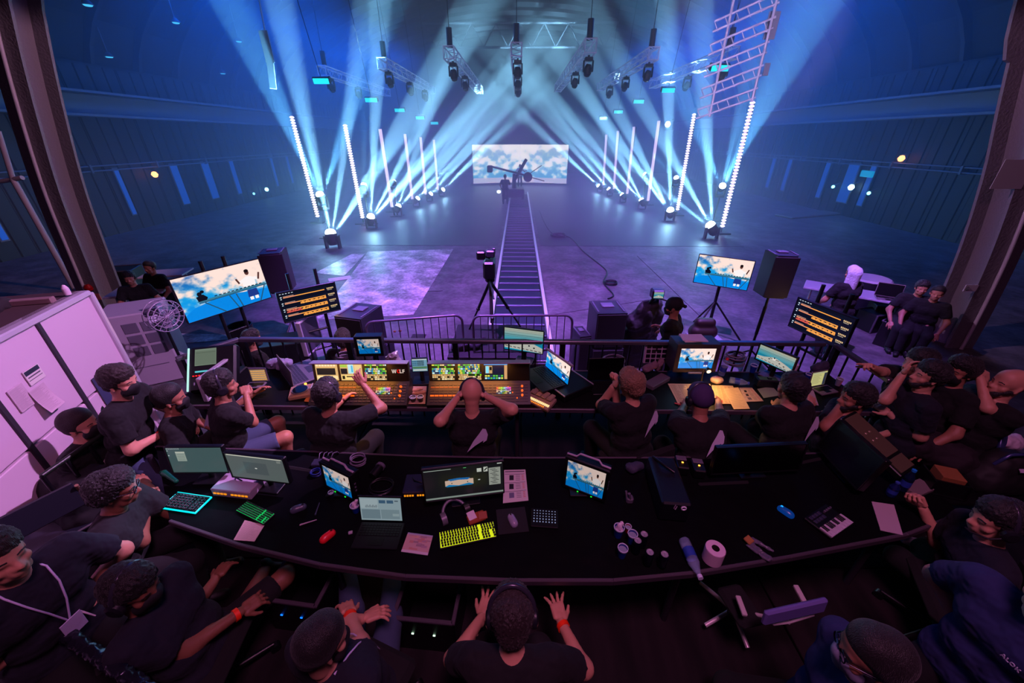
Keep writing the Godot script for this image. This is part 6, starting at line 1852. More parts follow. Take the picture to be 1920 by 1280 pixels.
	obj("box", bx(Vector3.ZERO, Vector3(0.13, 0.15, 0.13), 0.004), mt("cardboard", Color(0.5, 0.3, 0.14), 0.85), cb)
	obj("crate", bx(Vector3(0, -0.02, 0.07), Vector3(0.19, 0.12, 0.012)).box(sh(0, -0.08, 0), Vector3(0.2, 0.012, 0.18)).box(sh(-0.1, -0.02, 0), Vector3(0.012, 0.12, 0.18)).box(sh(0.1, -0.02, 0), Vector3(0.012, 0.12, 0.18)), dk(), cb)
	tag(obj("gray_book", Build.new().box(at(Vector3(2.901, 1.365, -2.007), 20, 0), Vector3(0.2, 0.03, 0.1), 0.004), mt("book", Color(0.42, 0.36, 0.36), 0.8)), "worn gray book lying right of the tall dark bottle", "book")


# a flat console: screens in a tilted head, keys and faders below
func console(called: String, label: String, bl: Vector3, br: Vector3, tl: Vector3, n: int, first: int, extra: float) -> Node3D:
	var f := face(bl, br, tl)
	var w := bl.distance_to(br)
	var h := (tl - bl).dot(f.basis.y)
	var t := thing(called, label, "lighting console", Transform3D(Basis(f.basis.x, Vector3.UP, f.basis.x.cross(Vector3.UP)), Vector3(f.origin.x, DESK, f.origin.z)))
	var inv := t.transform.affine_inverse()
	var g := inv * f
	var body := mt("console body", Color(0.06, 0.045, 0.04), 0.45)
	obj("head", Build.new().box(g.translated_local(Vector3(extra * 0.5, 0, -0.03)), Vector3(w + extra + 0.05, h + 0.03, 0.05), 0.008), body, t)
	obj("hood", Build.new().box(g.translated_local(Vector3(extra * 0.5, h * 0.5 + 0.016, 0.0)), Vector3(w + extra + 0.05, 0.01, 0.09), 0.003), mt("console hood", Color(0.55, 0.5, 0.55), 0.35, 0.4), t)
	var cw := w / n
	for k in n:
		var q := Build.new()
		var x0 := -w / 2 + cw * (k + 0.04)
		var x1 := -w / 2 + cw * (k + 0.94)
		q.quad(g * Vector3(x0, -h / 2, 0), g * Vector3(x1, -h / 2, 0), g * Vector3(x1, h / 2, 0), g * Vector3(x0, h / 2, 0))
		obj("screen", q, mats["console %d" % ((first + k) if k < 3 else 5)], t)
	var low: float = (inv * bl).y - 0.01
	var zb: float = (inv * bl).z
	var dp: float = 0.2
	var ww := w + extra + 0.05
	obj("body", Build.new().slab(Transform3D(Basis(Vector3(0, 0, 1), Vector3.UP, Vector3.LEFT), Vector3(ww / 2 + extra * 0.5, 0, zb)), PackedVector2Array([Vector2(-0.08, 0.0), Vector2(dp, 0.0), Vector2(dp, 0.035), Vector2(0.0, low), Vector2(-0.08, low)]), ww), body, t)
	# the sloping key field
	var top := Transform3D(Basis(Vector3.RIGHT, -atan2(low - 0.035, dp) + PI * 0.5), Vector3(extra * 0.5, (low + 0.035) / 2, zb + dp / 2))
	top = Transform3D(Basis(Vector3.RIGHT, atan2(low - 0.035, dp)), top.origin)
	var amber := glow("orange keys", Color(1.0, 0.38, 0.05), 1.3)
	var dim := glow("dim orange keys", Color(0.9, 0.3, 0.05), 0.45)
	var keys := Build.new()
	var lit := Build.new()
	var lit2 := Build.new()
	for r in 7:
		for c in 22:
			var p := top.translated_local(Vector3((c - 10.5) * ww / 23.0, 0.003, (r - 3) * 0.028))
			if r == 1 and c < 10:
				lit2.box(p, Vector3(ww / 26.0, 0.006, 0.012))
			elif r == 4 and c < 10:
				lit.box(p, Vector3(ww / 28.0, 0.007, 0.014))
			elif c > 16 and (c * 5 + r * 3) % 11 == 0:
				lit.box(p, Vector3(0.012, 0.012, 0.012), 0.003)
			else:
				keys.box(p, Vector3(ww / 29.0, 0.006, 0.017))
	obj("keys", keys, mt("console keys", Color(0.16, 0.12, 0.1), 0.5), t).set_meta("kind", "stuff")
	obj("lit_keys", lit, amber, t).set_meta("kind", "stuff")
	obj("dim_keys", lit2, dim, t).set_meta("kind", "stuff")
	var s := Build.new()
	var sp := top.translated_local(Vector3(ww * 0.24, 0.006, -0.02))
	s.quad(sp * Vector3(-0.07, 0, 0.035), sp * Vector3(0.07, 0, 0.035), sp * Vector3(0.07, 0, -0.035), sp * Vector3(-0.07, 0, -0.035))
	obj("small_screen", s, mats["console 5"], t)
	var wh := Build.new()
	for k in 3:
		wh.rod(top * Vector3(ww * 0.42, 0.0, -0.06 + k * 0.045), top * Vector3(ww * 0.42, 0.02, -0.06 + k * 0.045), 0.011, -1, 12)
	obj("encoder", wh, amber, t)
	panel_light(t.transform * Transform3D(Basis(Vector3.RIGHT, -PI * 0.42), Vector3(0, low + 0.16, zb + 0.08)), w, 0.06, Color(1.0, 0.62, 0.28), 0.35)
	return t


func far_things() -> void:
	var gray := mt("gray shell", Color.BLACK)
	var beige := mt("beige shell", Color(0.55, 0.45, 0.38), 0.5)
	var a := console("lighting_console", "lighting console at the left with three screens and a red and white name", Vector3(-1.966, 1.52, -3.089), Vector3(-1.257, 1.52, -3.101), Vector3(-1.934, 1.69, -3.118), 3, 0, 0.17)
	var f := face(Vector3(-1.966, 1.52, -3.089), Vector3(-1.257, 1.52, -3.101), Vector3(-1.934, 1.69, -3.118))
	var wd: float = Vector3(-1.966, 1.52, -3.089).distance_to(Vector3(-1.257, 1.52, -3.101))
	var rel := a.transform.affine_inverse() * f
	for q in [["W", 0.0, false], ["O", 0.044, true], ["LF", 0.076, false]]:
		lettering(a, q[0], rel.translated_local(Vector3(wd * 0.5 + 0.055 + q[1], 0.01, 0.004)), 0.05, glow("name red", Color(0.9, 0.05, 0.05), 1.0) if q[2] else glow("name white", Color(0.95, 0.85, 0.8), 0.8), "name")
	console("lighting_console", "lighting console in the middle with three screens under a bright metal hood", Vector3(-0.838, 1.52, -3.108), Vector3(-0.088, 1.52, -3.129), Vector3(-0.827, 1.69, -3.136), 3, 2, 0.18)
	screen("monitor", "small studio monitor on a dark stand behind the left console", Vector3(-1.698, 1.55, -3.562), Vector3(-1.473, 1.55, -3.578), Vector3(-1.694, 1.725, -3.562), mats["live dim"], {"bezel": 0.03, "deep": 0.09, "foot": DESK})
	screen("tablet", "tablet with a blue page standing between the two consoles", Vector3(-1.064, 1.5, -3.299), Vector3(-0.915, 1.5, -3.312), Vector3(-1.063, 1.635, -3.316), mats["desktop 7"], {"foot": DESK, "bezel": 0.006, "category": "tablet"})
	screen("monitor", "monitor showing the stage from above behind the middle console", Vector3(-0.147, 1.5, -3.797), Vector3(0.274, 1.5, -3.683), Vector3(-0.145, 1.76, -3.812), mats["top view"], {"foot": DESK, "bezel": 0.008, "foot_mat": gray})
	screen("monitor", "boxy gray studio monitor with a thick housing and papers on top", Vector3(1.682, 1.48, -3.439), Vector3(2.038, 1.48, -3.445), Vector3(1.65, 1.71, -3.447), mats["live"], {"bezel": 0.045, "deep": 0.22, "shell": mt("crt shell", Color(0.16, 0.14, 0.17), 0.5), "foot": DESK, "light": 0.05})
	tag(obj("name_bar", bx(Vector3(1.837, 1.45, -3.396), Vector3(0.14, 0.02, 0.01), 0.003), mt("name bar", Color(0.5, 0.5, 0.55), 0.4)), "pale strip under the boxy gray studio monitor", "strip")
	tag(obj("paper_stack", Build.new().box(at(Vector3(1.795, 1.79, -3.519), 3), Vector3(0.24, 0.014, 0.16), 0.003).box(at(Vector3(1.768, 1.8, -3.511), -6), Vector3(0.2, 0.008, 0.15), 0.002), mt("tissue", Color.BLACK)), "loose papers lying on the boxy gray monitor", "paper")
	screen("monitor", "slanted desktop monitor showing the stage, right of the boxy monitor", Vector3(2.571, 1.5, -3.617), Vector3(2.759, 1.5, -3.323), Vector3(2.572, 1.67, -3.628), mats["top view"], {"foot": DESK, "bezel": 0.014, "shell": dk(), "foot_mat": gray})
	laptop("large rugged laptop turned sideways, its screen showing the performer", Vector3(0.285, 1.45, -3.54), Vector3(0.482, 1.45, -3.187), Vector3(0.33, 1.65, -3.499), mats["live"], mt("rugged shell", Color(0.09, 0.09, 0.12), 0.4), dk())
	obj("handle", Build.new().rod(Vector3(0.295, 1.68, -3.479), Vector3(0.527, 1.68, -3.136), 0.012, -1, 8), mt("white shell", Color.BLACK), get_child(get_child_count() - 1), (get_child(get_child_count() - 1) as Node3D).transform.affine_inverse())
	var rc := thing("flight_case", "dark flight case under the large rugged laptop", "flight case", at(Vector3(Vector3(0.435, 1.42, -3.288).x + 0.03, DESK + 0.04, Vector3(0.435, 1.42, -3.288).z - 0.03), -55))
	obj("case", bx(Vector3.ZERO, Vector3(0.5, 0.075, 0.38), 0.008), dk(), rc)
	for s in [-1.0, 1.0]:
		obj("edge", Build.new().rod(Vector3(-0.25, 0.036, 0.188 * s), Vector3(0.25, 0.036, 0.188 * s), 0.008, -1, 6), silver(), rc)
	laptop("small laptop showing orange sound waves left of the open grey laptops", Vector3(-2.755, 1.38, -3.276), Vector3(-2.601, 1.38, -3.288), Vector3(-2.72, 1.51, -3.287), mats["desktop 4"], gray, mt("laptop keys", Color.BLACK))
	laptop("gray laptop turned edge on beside the left console", Vector3(-2.3, 1.36, -3.235), Vector3(-2.619, 1.36, -3.56), Vector3(-2.238, 1.53, -3.193), mats["desktop 6"], gray, mt("laptop keys gray", Color(0.2, 0.21, 0.27), 0.5))
	laptop("silver laptop with a pale page at the right end of the far desk", Vector3(2.985, 1.37, -3.289), Vector3(3.165, 1.37, -3.34), Vector3(2.94, 1.52, -3.294), mats["desktop 5"], mt("laptop silver", Color(0.5, 0.46, 0.48), 0.4, 0.3), dk())
	laptop("closed looking dark laptop with its lid up, left of the button panel", Vector3(0.743, 1.36, -3.384), Vector3(1.094, 1.36, -3.41), Vector3(0.739, 1.6, -3.395), mt("off screen", Color.BLACK), dk(), dk())
	# mixing console at the left end and its flight case lid
	var mx := face(Vector3(-3.279, 1.44, -3.084), Vector3(-2.979, 1.44, -3.163), Vector3(-3.209, 1.68, -3.321))
	var mix := thing("mixing_console", "big black mixing console at the left end, a lit bar along its side", "mixing console", mx)
	obj("body", bx(Vector3(0.02, 0, -0.06), Vector3(0.42, 0.46, 0.11), 0.02), dk(), mix)
	obj("pedestal", Build.new().box(Transform3D(mx.basis.inverse(), mx.basis.inverse() * Vector3(0.02, -0.22, -0.08)), Vector3(0.36, 0.2, 0.3), 0.01), dk(), mix)
	obj("light_bar", bx(Vector3(-0.185, 0.0, 0.004), Vector3(0.016, 0.44, 0.012), 0.003), glow("bar", Color(0.75, 1.0, 0.95), 0.9), mix)
	var mq := Build.new()
	mq.quad(Vector3(-0.13, 0.03, 0.003), Vector3(0.06, 0.03, 0.003), Vector3(0.06, 0.2, 0.003), Vector3(-0.13, 0.2, 0.003))
	obj("screen", mq, mats["desktop 6"], mix)
	obj("meter", bx(Vector3(-0.04, -0.03, 0.002), Vector3(0.17, 0.014, 0.008)), glow("meter", Color(0.4, 0.85, 0.9), 0.8), mix)
	var red := Build.new()
	var mid := Build.new()
	for k in 7:
		red.box(sh(-0.14 + k * 0.026, -0.07, 0.003), Vector3(0.012, 0.008, 0.008))
		mid.box(sh(-0.13 + k * 0.04, -0.15, 0.004), Vector3(0.012, 0.03, 0.012), 0.003)
	obj("lit_keys", red, glow("red led", Color.RED, 2.0), mix)
	obj("faders", mid, gray, mix)
	obj("coloured_keys", bx(Vector3(0.08, -0.09, 0.004), Vector3(0.016, 0.016, 0.008)).box(sh(0.06, -0.12, 0.004), Vector3(0.02, 0.016, 0.008)), glow("cyan keys", Color(0.2, 0.7, 0.9), 1.0), mix)
	var lid := thing("case_lid", "flight case lid with silver edges leaning behind the mixing console", "flight case", face(Vector3(-2.987, 1.38, -2.994), Vector3(-2.971, 1.38, -3.436), Vector3(-2.975, 1.58, -2.955)))
	obj("panel", bx(Vector3(0, 0, -0.02), Vector3(0.46, 0.24, 0.03), 0.004), dk(), lid)
	for s in [-1.0, 1.0]:
		obj("edge", bx(Vector3(0, 0.12 * s, -0.01), Vector3(0.48, 0.022, 0.045), 0.004), silver(), lid)
		obj("edge", bx(Vector3(0.23 * s, 0, -0.01), Vector3(0.022, 0.24, 0.045), 0.004), silver(), lid)
	obj("plate", bx(Vector3(0.05, 0, 0.0), Vector3(0.13, 0.1, 0.012), 0.004), gray, lid)
	obj("catch", bx(Vector3(0.05, 0, 0.008), Vector3(0.08, 0.055, 0.008), 0.003), dk(), lid)
	# turntable
	var tt := thing("turntable", "small turntable with a dark platter between the gray laptop and the console", "turntable", at(Vector3(-2.14, 1.365, -3.127), 20))
	obj("case", bx(Vector3(0, -0.005, 0), Vector3(0.24, 0.04, 0.2), 0.006), beige, tt)
	obj("platter", Build.new().rod(Vector3(-0.02, 0.012, 0), Vector3(-0.02, 0.028, 0), 0.078, -1, 28), mt("platter", Color(0.5, 0.48, 0.5), 0.3, 0.5), tt)
	obj("record", Build.new().rod(Vector3(-0.02, 0.027, 0), Vector3(-0.02, 0.032, 0), 0.068, -1, 28), mt("record", Color(0.04, 0.04, 0.05), 0.25), tt)
	obj("arm", Build.new().tube(PackedVector3Array([Vector3(0.09, 0.035, -0.06), Vector3(0.085, 0.04, 0.03), Vector3(0.05, 0.036, 0.05)]), 0.005, 6), silver(), tt)
	obj("lamp", Build.new().rod(Vector3(0.02, 0.02, -0.085), Vector3(0.02, 0.035, -0.085), 0.012, -1, 10), glow("amber led", Color.BLACK, 1), tt)
	# between the consoles: sheets, cans, a crumpled bag
	paper("beige sheet between the two consoles", Vector3(-1.113, 1.345, -2.962), Vector3(-0.883, 1.345, -2.966), Vector3(-0.931, 1.345, -3.261), Vector3(-1.133, 1.345, -3.257), mt("beige paper", Color(0.62, 0.5, 0.4), 0.85))
	paper("narrow pale sheet at the edge between the consoles", Vector3(-1.121, 1.344, -2.913), Vector3(-1.075, 1.344, -2.914), Vector3(-1.086, 1.344, -3.093), Vector3(-1.123, 1.344, -3.092), mt("tissue", Color.BLACK))
	paper("music sheet lying left of the left console", Vector3(-2.066, 1.344, -2.99), Vector3(-1.896, 1.344, -2.958), Vector3(-1.988, 1.344, -3.206), Vector3(-2.086, 1.344, -3.205), sheet(3, Color(0.9, 0.6, 0.35)))
	cup("dark goblet between the two consoles, left of the pair", Vector3(-1.006, 1.345, -3.006), 0.03, 0.05, mt("smoke cup", Color(0.12, 0.1, 0.1), 0.3))
	cup("dark goblet between the two consoles, right of the pair", Vector3(-0.934, 1.345, -3.007), 0.03, 0.055, mt("smoke cup", Color.BLACK))
	tag(obj("crumpled_glove", soft([[Vector3(-1.093, 1.36, -3.152), Vector3(-0.97, 1.36, -3.2), 0.022, 0.016], [Vector3(-1.031, 1.36, -3.116), Vector3(-0.927, 1.365, -3.129), 0.016, 0.02]], 0.009, 0.02, 0.008, 40.0), mt("glove", Color(0.66, 0.5, 0.4), 0.85)), "crumpled beige cloth lying on the sheet between the consoles", "cloth")
	tag(obj("foil_bag", soft([[Vector3(-1.371, 1.4, -3.628), Vector3(-1.365, 1.5, -3.597), 0.06, 0.04], [Vector3(-1.336, 1.4, -3.652), Vector3(-1.331, 1.52, -3.633), 0.045, 0.03], [Vector3(-1.436, 1.38, -3.637), Vector3(-1.436, 1.45, -3.635), 0.04, 0.03]], 0.012, 0.03, 0.03, 16.0), mt("silver foil", Color(0.6, 0.55, 0.62), 0.3, 0.4)), "crumpled silver bag right of the small studio monitor", "bag")
	tag(obj("cable_heap", coil(Vector3(-1.973, 1.36, -3.732), 0.07, 0.09, 5, 0.008), mt("lead light", Color.BLACK)), "tangled leads behind the left console", "cable")
	tag(obj("cable_heap", coil(Vector3(1.075, 1.36, -3.712), 0.11, 0.07, 5, 0.009), mt("lead light", Color.BLACK)), "tangled leads behind the lidded dark laptop", "cable")
	tag(obj("cable_heap", coil(Vector3(2.421, 1.37, -3.741), 0.1, 0.12, 6, 0.008), mt("lead light", Color.BLACK)), "tangled leads right of the boxy gray monitor", "cable")
	tag(obj("plastic_bag", soft([[Vector3(-2.728, 1.38, -3.616), Vector3(-2.539, 1.4, -3.609), 0.06, 0.05], [Vector3(-2.614, 1.38, -3.573), Vector3(-2.581, 1.46, -3.554), 0.05, 0.03]], 0.014, 0.03, 0.025, 14.0), mt("plastic bag", Color(0.5, 0.48, 0.6), 0.35)), "crumpled pale plastic bag behind the gray laptop", "bag")
	# intercom panel with lit keys
	var ic := thing("desk_intercom", "beige desk intercom with a row of bright keys", "intercom", at(Vector3(0.238, 1.385, -3.032), -38, 16))
	obj("case", bx(Vector3(0, -0.01, 0.03), Vector3(0.28, 0.04, 0.16), 0.006), beige, ic)
	for k in 4:
		obj("rest", Build.new().box(at(Vector3(-0.09 + k * 0.06, 0.02, -0.03), 0, -14), Vector3(0.052, 0.02, 0.1), 0.008), beige, ic)
	for k in 14:
		obj("key", bx(Vector3(-0.12 + k * 0.0185, 0.014, 0.066), Vector3(0.014, 0.008, 0.026), 0.002), glow("key white", Color(1.0, 0.85, 0.6), 1.2), ic)
	for k in 12:
		obj("key", bx(Vector3(-0.12 + k * 0.0185, 0.014, 0.096), Vector3(0.011, 0.008, 0.012), 0.002), glow("key amber", Color(1.0, 0.55, 0.12), 1.2), ic)
	# the panel of square buttons and what lies in front of it
	var rf := face(Vector3(1.418, 1.38, -3.696), Vector3(1.727, 1.38, -3.701), Vector3(1.388, 1.615, -3.723))
	var rt := thing("button_panel", "upright pale panel with rows of dark square buttons", "router panel", rf)
	obj("panel", bx(Vector3(0, 0, -0.015), Vector3(0.32, 0.24, 0.03), 0.006), mt("white shell", Color.BLACK), rt)
	for r in 4:
		for c in 5:
			obj("button", bx(Vector3(-0.116 + c * 0.058, 0.086 - r * 0.056, 0.004), Vector3(0.046, 0.04, 0.012), 0.004), mt("button dark", Color(0.06, 0.06, 0.1), 0.3), rt)
	tag(obj("gray_box", Build.new().box(at(Vector3(1.447, 1.37, -3.351), 38), Vector3(0.3, 0.05, 0.11), 0.006), mt("gray box", Color(0.34, 0.31, 0.35), 0.6)), "long gray box lying slanted in front of the button panel", "box")
	tag(obj("cloth_bundle", soft([[Vector3(1.388, 1.4, -3.541), Vector3(1.48, 1.44, -3.565), 0.045, 0.04], [Vector3(1.523, 1.38, -3.597), Vector3(1.563, 1.46, -3.622), 0.03, 0.03]], 0.011, 0.03, 0.015, 20.0), mt("bundle", Color(0.42, 0.32, 0.36), 0.85)), "pinkish cloth bundle in front of the button panel", "cloth")
	# the director's lit papers
	var warm := Color(1, 0.9, 0.68)
	paper("large grid of running order under the reading lamp", Vector3(1.542, 1.343, -2.992), Vector3(1.872, 1.343, -3.006), Vector3(2.002, 1.343, -3.351), Vector3(1.563, 1.343, -3.353), sheet(3, warm))
	paper("written sheet right of the large running order grid", Vector3(1.905, 1.345, -3.012), Vector3(2.14, 1.345, -3.016), Vector3(2.218, 1.345, -3.322), Vector3(2.003, 1.345, -3.328), sheet(3, Color(0.95, 0.84, 0.64)))
	paper("long sheet hanging over the edge of the far desk", Vector3(2.036, 1.347, -2.929), Vector3(2.191, 1.347, -2.94), Vector3(2.257, 1.347, -3.291), Vector3(2.091, 1.347, -3.26), sheet(1, warm))
	paper("printed sheet with two dark marks, right of the long sheet", Vector3(2.211, 1.343, -3.053), Vector3(2.391, 1.343, -3.065), Vector3(2.397, 1.343, -3.29), Vector3(2.267, 1.343, -3.288), sheet(0, Color(0.95, 0.85, 0.72)))
	paper("pale green folder right of the written sheets", Vector3(2.42, 1.343, -3.117), Vector3(2.609, 1.343, -3.165), Vector3(2.621, 1.343, -3.322), Vector3(2.442, 1.343, -3.272), mt("green folder", Color(0.5, 0.56, 0.46), 0.8))
	paper("white sheet in front of the silver laptop, nearest the seated man", Vector3(2.732, 1.343, -3.053), Vector3(2.877, 1.343, -3.006), Vector3(3.012, 1.343, -3.291), Vector3(2.93, 1.343, -3.347), mt("blank paper", Color.BLACK))
	paper("gray sheet beside the small laptop, left of the man's hand", Vector3(-2.724, 1.343, -2.98), Vector3(-2.579, 1.343, -2.94), Vector3(-2.607, 1.343, -3.105), Vector3(-2.731, 1.343, -3.13), mt("gray paper", Color(0.42, 0.4, 0.48), 0.8))
	for k in 2:
		tag(obj("red_tape", Build.new().box(at([Vector3(1.546, 1.346, -3.004), Vector3(1.965, 1.348, -3.034)][k], [-25, 60][k]), Vector3(0.07, 0.003, 0.02)), mt("red tape", Color(0.75, 0.05, 0.08), 0.6)), ["red tape at the left corner of the running order grid", "red tape between the lit sheets at the desk edge"][k], "tape")
	var gl := thing("reading_lamp", "tiny gooseneck lamp shining on the running order", "lamp", Transform3D(Basis.IDENTITY, Vector3(1.899, 1.342, -3.341)))
	obj("base", Build.new().rod(Vector3.ZERO, Vector3(0, 0.02, 0), 0.025, 0.02, 12), dk(), gl)
	obj("neck", Build.new().tube(PackedVector3Array([Vector3(0, 0.02, 0), Vector3(0, 0.12, -0.02), Vector3(0, 0.2, 0.0), Vector3(0.0, 0.22, 0.05)]), 0.006, 6), dk(), gl)
	obj("lamp_head", Build.new().rod(Vector3(0, 0.222, 0.04), Vector3(0, 0.21, 0.075), 0.018, 0.024, 12), dk(), gl)
	obj("bulb", Build.new().rod(Vector3(0, 0.209, 0.076), Vector3(0, 0.208, 0.08), 0.02, -1, 12), glow("reading bulb", Color(1.0, 0.85, 0.6), 4.0), gl)
	beam(gl.position + Vector3(0, 0.2, 0.085), gl.position + Vector3(0.06, 0, 0.14), 62, 0.28, Color(1.0, 0.72, 0.4))
	var ms := thing("desk_pod", "pale oval pod with a red mark beside the water bottles", "pod", at(Vector3(2.089, 1.36, -3.406), -10))
	obj("shell", soft([[Vector3(-0.03, 0, 0), Vector3(0.03, 0, 0), 0.035, 0.035], [Vector3(0, 0.0, 0.02), Vector3(0, 0, -0.02), 0.036, 0.03]], 0.008, 0.02), mt("pod", Color(0.78, 0.68, 0.58), 0.5), ms)
	obj("mark", bx(Vector3(0.0, 0.037, 0.0), Vector3(0.03, 0.004, 0.012)), mt("red tape", Color.BLACK), ms)
	var clear := mt("clear plastic", Color.BLACK)
	bottle("clear water bottle with a red cap right of the boxy monitor", Vector3(2.196, 1.345, -3.534), Vector3(0.05, 1, 0.05), 0.21, 0.035, Color(0.8, 0.15, 0.2), clear)
	bottle("clear water bottle lying beside the red capped bottle", Vector3(2.205, 1.378, -3.381), Vector3(1, 0.02, 0.4), 0.18, 0.034, Color(0.2, 0.3, 0.7), clear)
	cup("blue plastic cup in front of the slanted desktop monitor", Vector3(2.558, 1.345, -3.593), 0.035, 0.085, mt("blue cup", Color.BLACK))
	cup("blue plastic cup left of the silver laptop", Vector3(3.034, 1.345, -3.424), 0.03, 0.085, mt("blue cup", Color.BLACK))
	cup("clear plastic cup right of the silver laptop", Vector3(3.301, 1.345, -3.35), 0.03, 0.08, mt("pale cup", Color(0.5, 0.5, 0.56), 0.4))
	tag(obj("radio_charger", Build.new().box(at(Vector3(2.557, 1.385, -3.337), -6), Vector3(0.2, 0.09, 0.09), 0.012).box(at(Vector3(2.576, 1.43, -3.338), -6), Vector3(0.04, 0.02, 0.03), 0.004), mt("charger", Color(0.04, 0.05, 0.09), 0.4)), "dark charger block in front of the slanted monitor", "charger")
	tag(obj("paper_cup_stack", Build.new().rod(Vector3(2.968, 1.345, -3.568), Vector3(2.968, 1.345, -3.568) + Vector3(0, 0.12, 0), 0.03, 0.038, 16), mt("tissue", Color.BLACK)), "pale stack of cups right of the slanted monitor", "cup")
	tag(obj("gray_pouch", soft([[Vector3(3.257, 1.38, -3.626), Vector3(3.33, 1.42, -3.628), 0.05, 0.04], [Vector3(3.344, 1.38, -3.627), Vector3(3.39, 1.42, -3.674), 0.04, 0.03]], 0.012, 0.03, 0.014, 20.0), mt("gray pouch", Color.BLACK)), "gray pouch behind the silver laptop", "pouch")
	tag(obj("status_light", bx(Vector3(3.352, 1.36, -3.31), Vector3(0.02, 0.03, 0.02), 0.004), glow("red led", Color.BLACK, 1)), "tiny red status light at the right end of the far desk", "light")
	# flight cases and the empty chair on the deck in front
	var n := 0
	for q in [[Vector3(-1.456, 0.95, -1.543), -6.0, "open flight case under the near desk, left of the two"], [Vector3(-0.565, 0.95, -1.453), -4.0, "open flight case under the near desk, right of the two"]]:
		var t := thing("flight_case", q[2], "flight case", at(Vector3(q[0].x, DECK, q[0].z), q[1]))
		var ed := mt("case edge", Color(0.3, 0.27, 0.31), 0.45, 0.3)
		for s in [-1.0, 1.0]:
			obj("side", bx(Vector3(0.19 * s, 0.17, 0), Vector3(0.015, 0.34, 0.32)), dk(), t)
			obj("side", bx(Vector3(0, 0.17, 0.16 * s), Vector3(0.38, 0.34, 0.015)), dk(), t)
			obj("edge", bx(Vector3(0.19 * s, 0.345, 0), Vector3(0.026, 0.02, 0.34), 0.004), ed, t)
			obj("edge", bx(Vector3(0, 0.345, 0.16 * s), Vector3(0.38, 0.02, 0.026), 0.004), ed, t)
		obj("bottom", bx(Vector3(0, 0.01, 0), Vector3(0.38, 0.02, 0.32)), dk(), t)
		for k in 2:
			obj("led", bx(Vector3(-0.08 + k * 0.14, 0.2, 0.17), Vector3(0.014, 0.008, 0.006)), glow("blue led", Color(0.05, 0.4, 1.0), 2.5) if n == 0 else glow("white led", Color(0.8, 1.0, 0.85), 2.5), t)
		n += 1
	var c := thing("folding_chair", "empty chair with chrome legs and a slim bluish back, lower right", "chair", at(Vector3(Vector3(1.534, 0.66, -1.512).x, DECK, Vector3(1.534, 0.66, -1.512).z), 0))
	var o := c.position
	var chrome := mt("chrome", Color(0.85, 0.8, 0.82), 0.3, 0.3)
	for p in [Vector3(1.371, 0.68, -1.71), Vector3(1.286, 0.68, -1.425), Vector3(1.507, 0.68, -1.299)]:
		obj("leg", Build.new().rod(Vector3(1.491, 0.74, -1.498) - o, p - o, 0.014, -1, 8), chrome, c)
	obj("hub", Build.new().rod(Vector3(-0.01, 0.03, -0.0), Vector3(1.392, 0.95, -1.395) - o, 0.035, -1, 12), dk(), c)
	obj("seat", Build.new().box(at(Vector3(1.413, 1, -1.385) - o, 12), Vector3(0.17, 0.05, 0.24), 0.02), mt("chair fabric", Color.BLACK), c)
	for p in [[Vector3(1.371, 1.1, -1.387), Vector3(1.359, 1.1, -1.275)], [Vector3(1.732, 1.15, -1.428), Vector3(1.725, 1.15, -1.332)]]:
		obj("arm_bracket", Build.new().box(Transform3D(look((p[1] - p[0]), Vector3.UP), (p[0] + p[1]) * 0.5 - o), Vector3(0.03, p[0].distance_to(p[1]), 0.02), 0.004), chrome, c)
	var bf := face(Vector3(1.425, 1.2, -1.199), Vector3(1.819, 1.2, -1.278), Vector3(1.332, 1.28, -1.19))
	bf.origin -= o
	obj("backrest", Build.new().box(bf, Vector3(Vector3(1.425, 1.2, -1.199).distance_to(Vector3(1.819, 1.2, -1.278)), 0.1, 0.03), 0.01), mt("back blue", Color(0.4, 0.37, 0.62), 0.5), c)
	obj("frame", Build.new().tube(PackedVector3Array([Vector3(1.437, 1.16, -1.23) - o, Vector3(1.476, 1.14, -1.213) - o, Vector3(1.574, 1.14, -1.225) - o, Vector3(1.739, 1.14, -1.267) - o]), 0.008, 6).rod(Vector3(1.574, 1.14, -1.225) - o, Vector3(1.463, 1, -1.339) - o, 0.012), chrome, c)


# ---------------------------------------------------------------- on the hall floor around the deck
func tv_stand(t: Node3D, f: Transform3D, w: float, kind: String) -> void:
	# posts from the back of the screen straight down to a foot on the floor, given in the screen's own axes
	var inv := f.affine_inverse()
	var back := f * Vector3(0, 0, -0.09)
	var side := Vector3(f.basis.x.x, 0, f.basis.x.z).normalized()
	var fl := Vector3(back.x, 0, back.z)
	var b := Build.new()
	if kind == "tripod":
		b.rod(inv * back, inv * (fl + Vector3(0, 0.25, 0)), 0.03, -1, 10)
		obj("pole", b, dk(), t)
		for k in 3:
			var d := Vector3(cos(TAU * k / 3 + 0.5), 0, sin(TAU * k / 3 + 0.5))
			obj("leg", Build.new().rod(inv * (fl + Vector3(0, 0.75, 0)), inv * (fl + d * 0.62 + Vector3(0, 0.02, 0)), 0.018, -1, 8), dk(), t)
	else:
		for s in [-1.0, 1.0]:
			var up = back + side * s * w
			obj("post", Build.new().rod(inv * (up + Vector3(0, 0.5, 0)), inv * (Vector3(up.x, 0.03, up.z)), 0.028, -1, 10), dk(), t)
			obj("foot", Build.new().rod(inv * (Vector3(up.x, 0.03, up.z) + f.basis.z * 0.4), inv * (Vector3(up.x, 0.03, up.z) - f.basis.z * 0.4), 0.03, -1, 8), dk(), t)
		for y in [0.35, 0.7]:
			obj("cross_bar", Build.new().rod(inv * (fl - side * w + Vector3(0, y, 0)), inv * (fl + side * w + Vector3(0, y, 0)), 0.02, -1, 8), dk(), t)


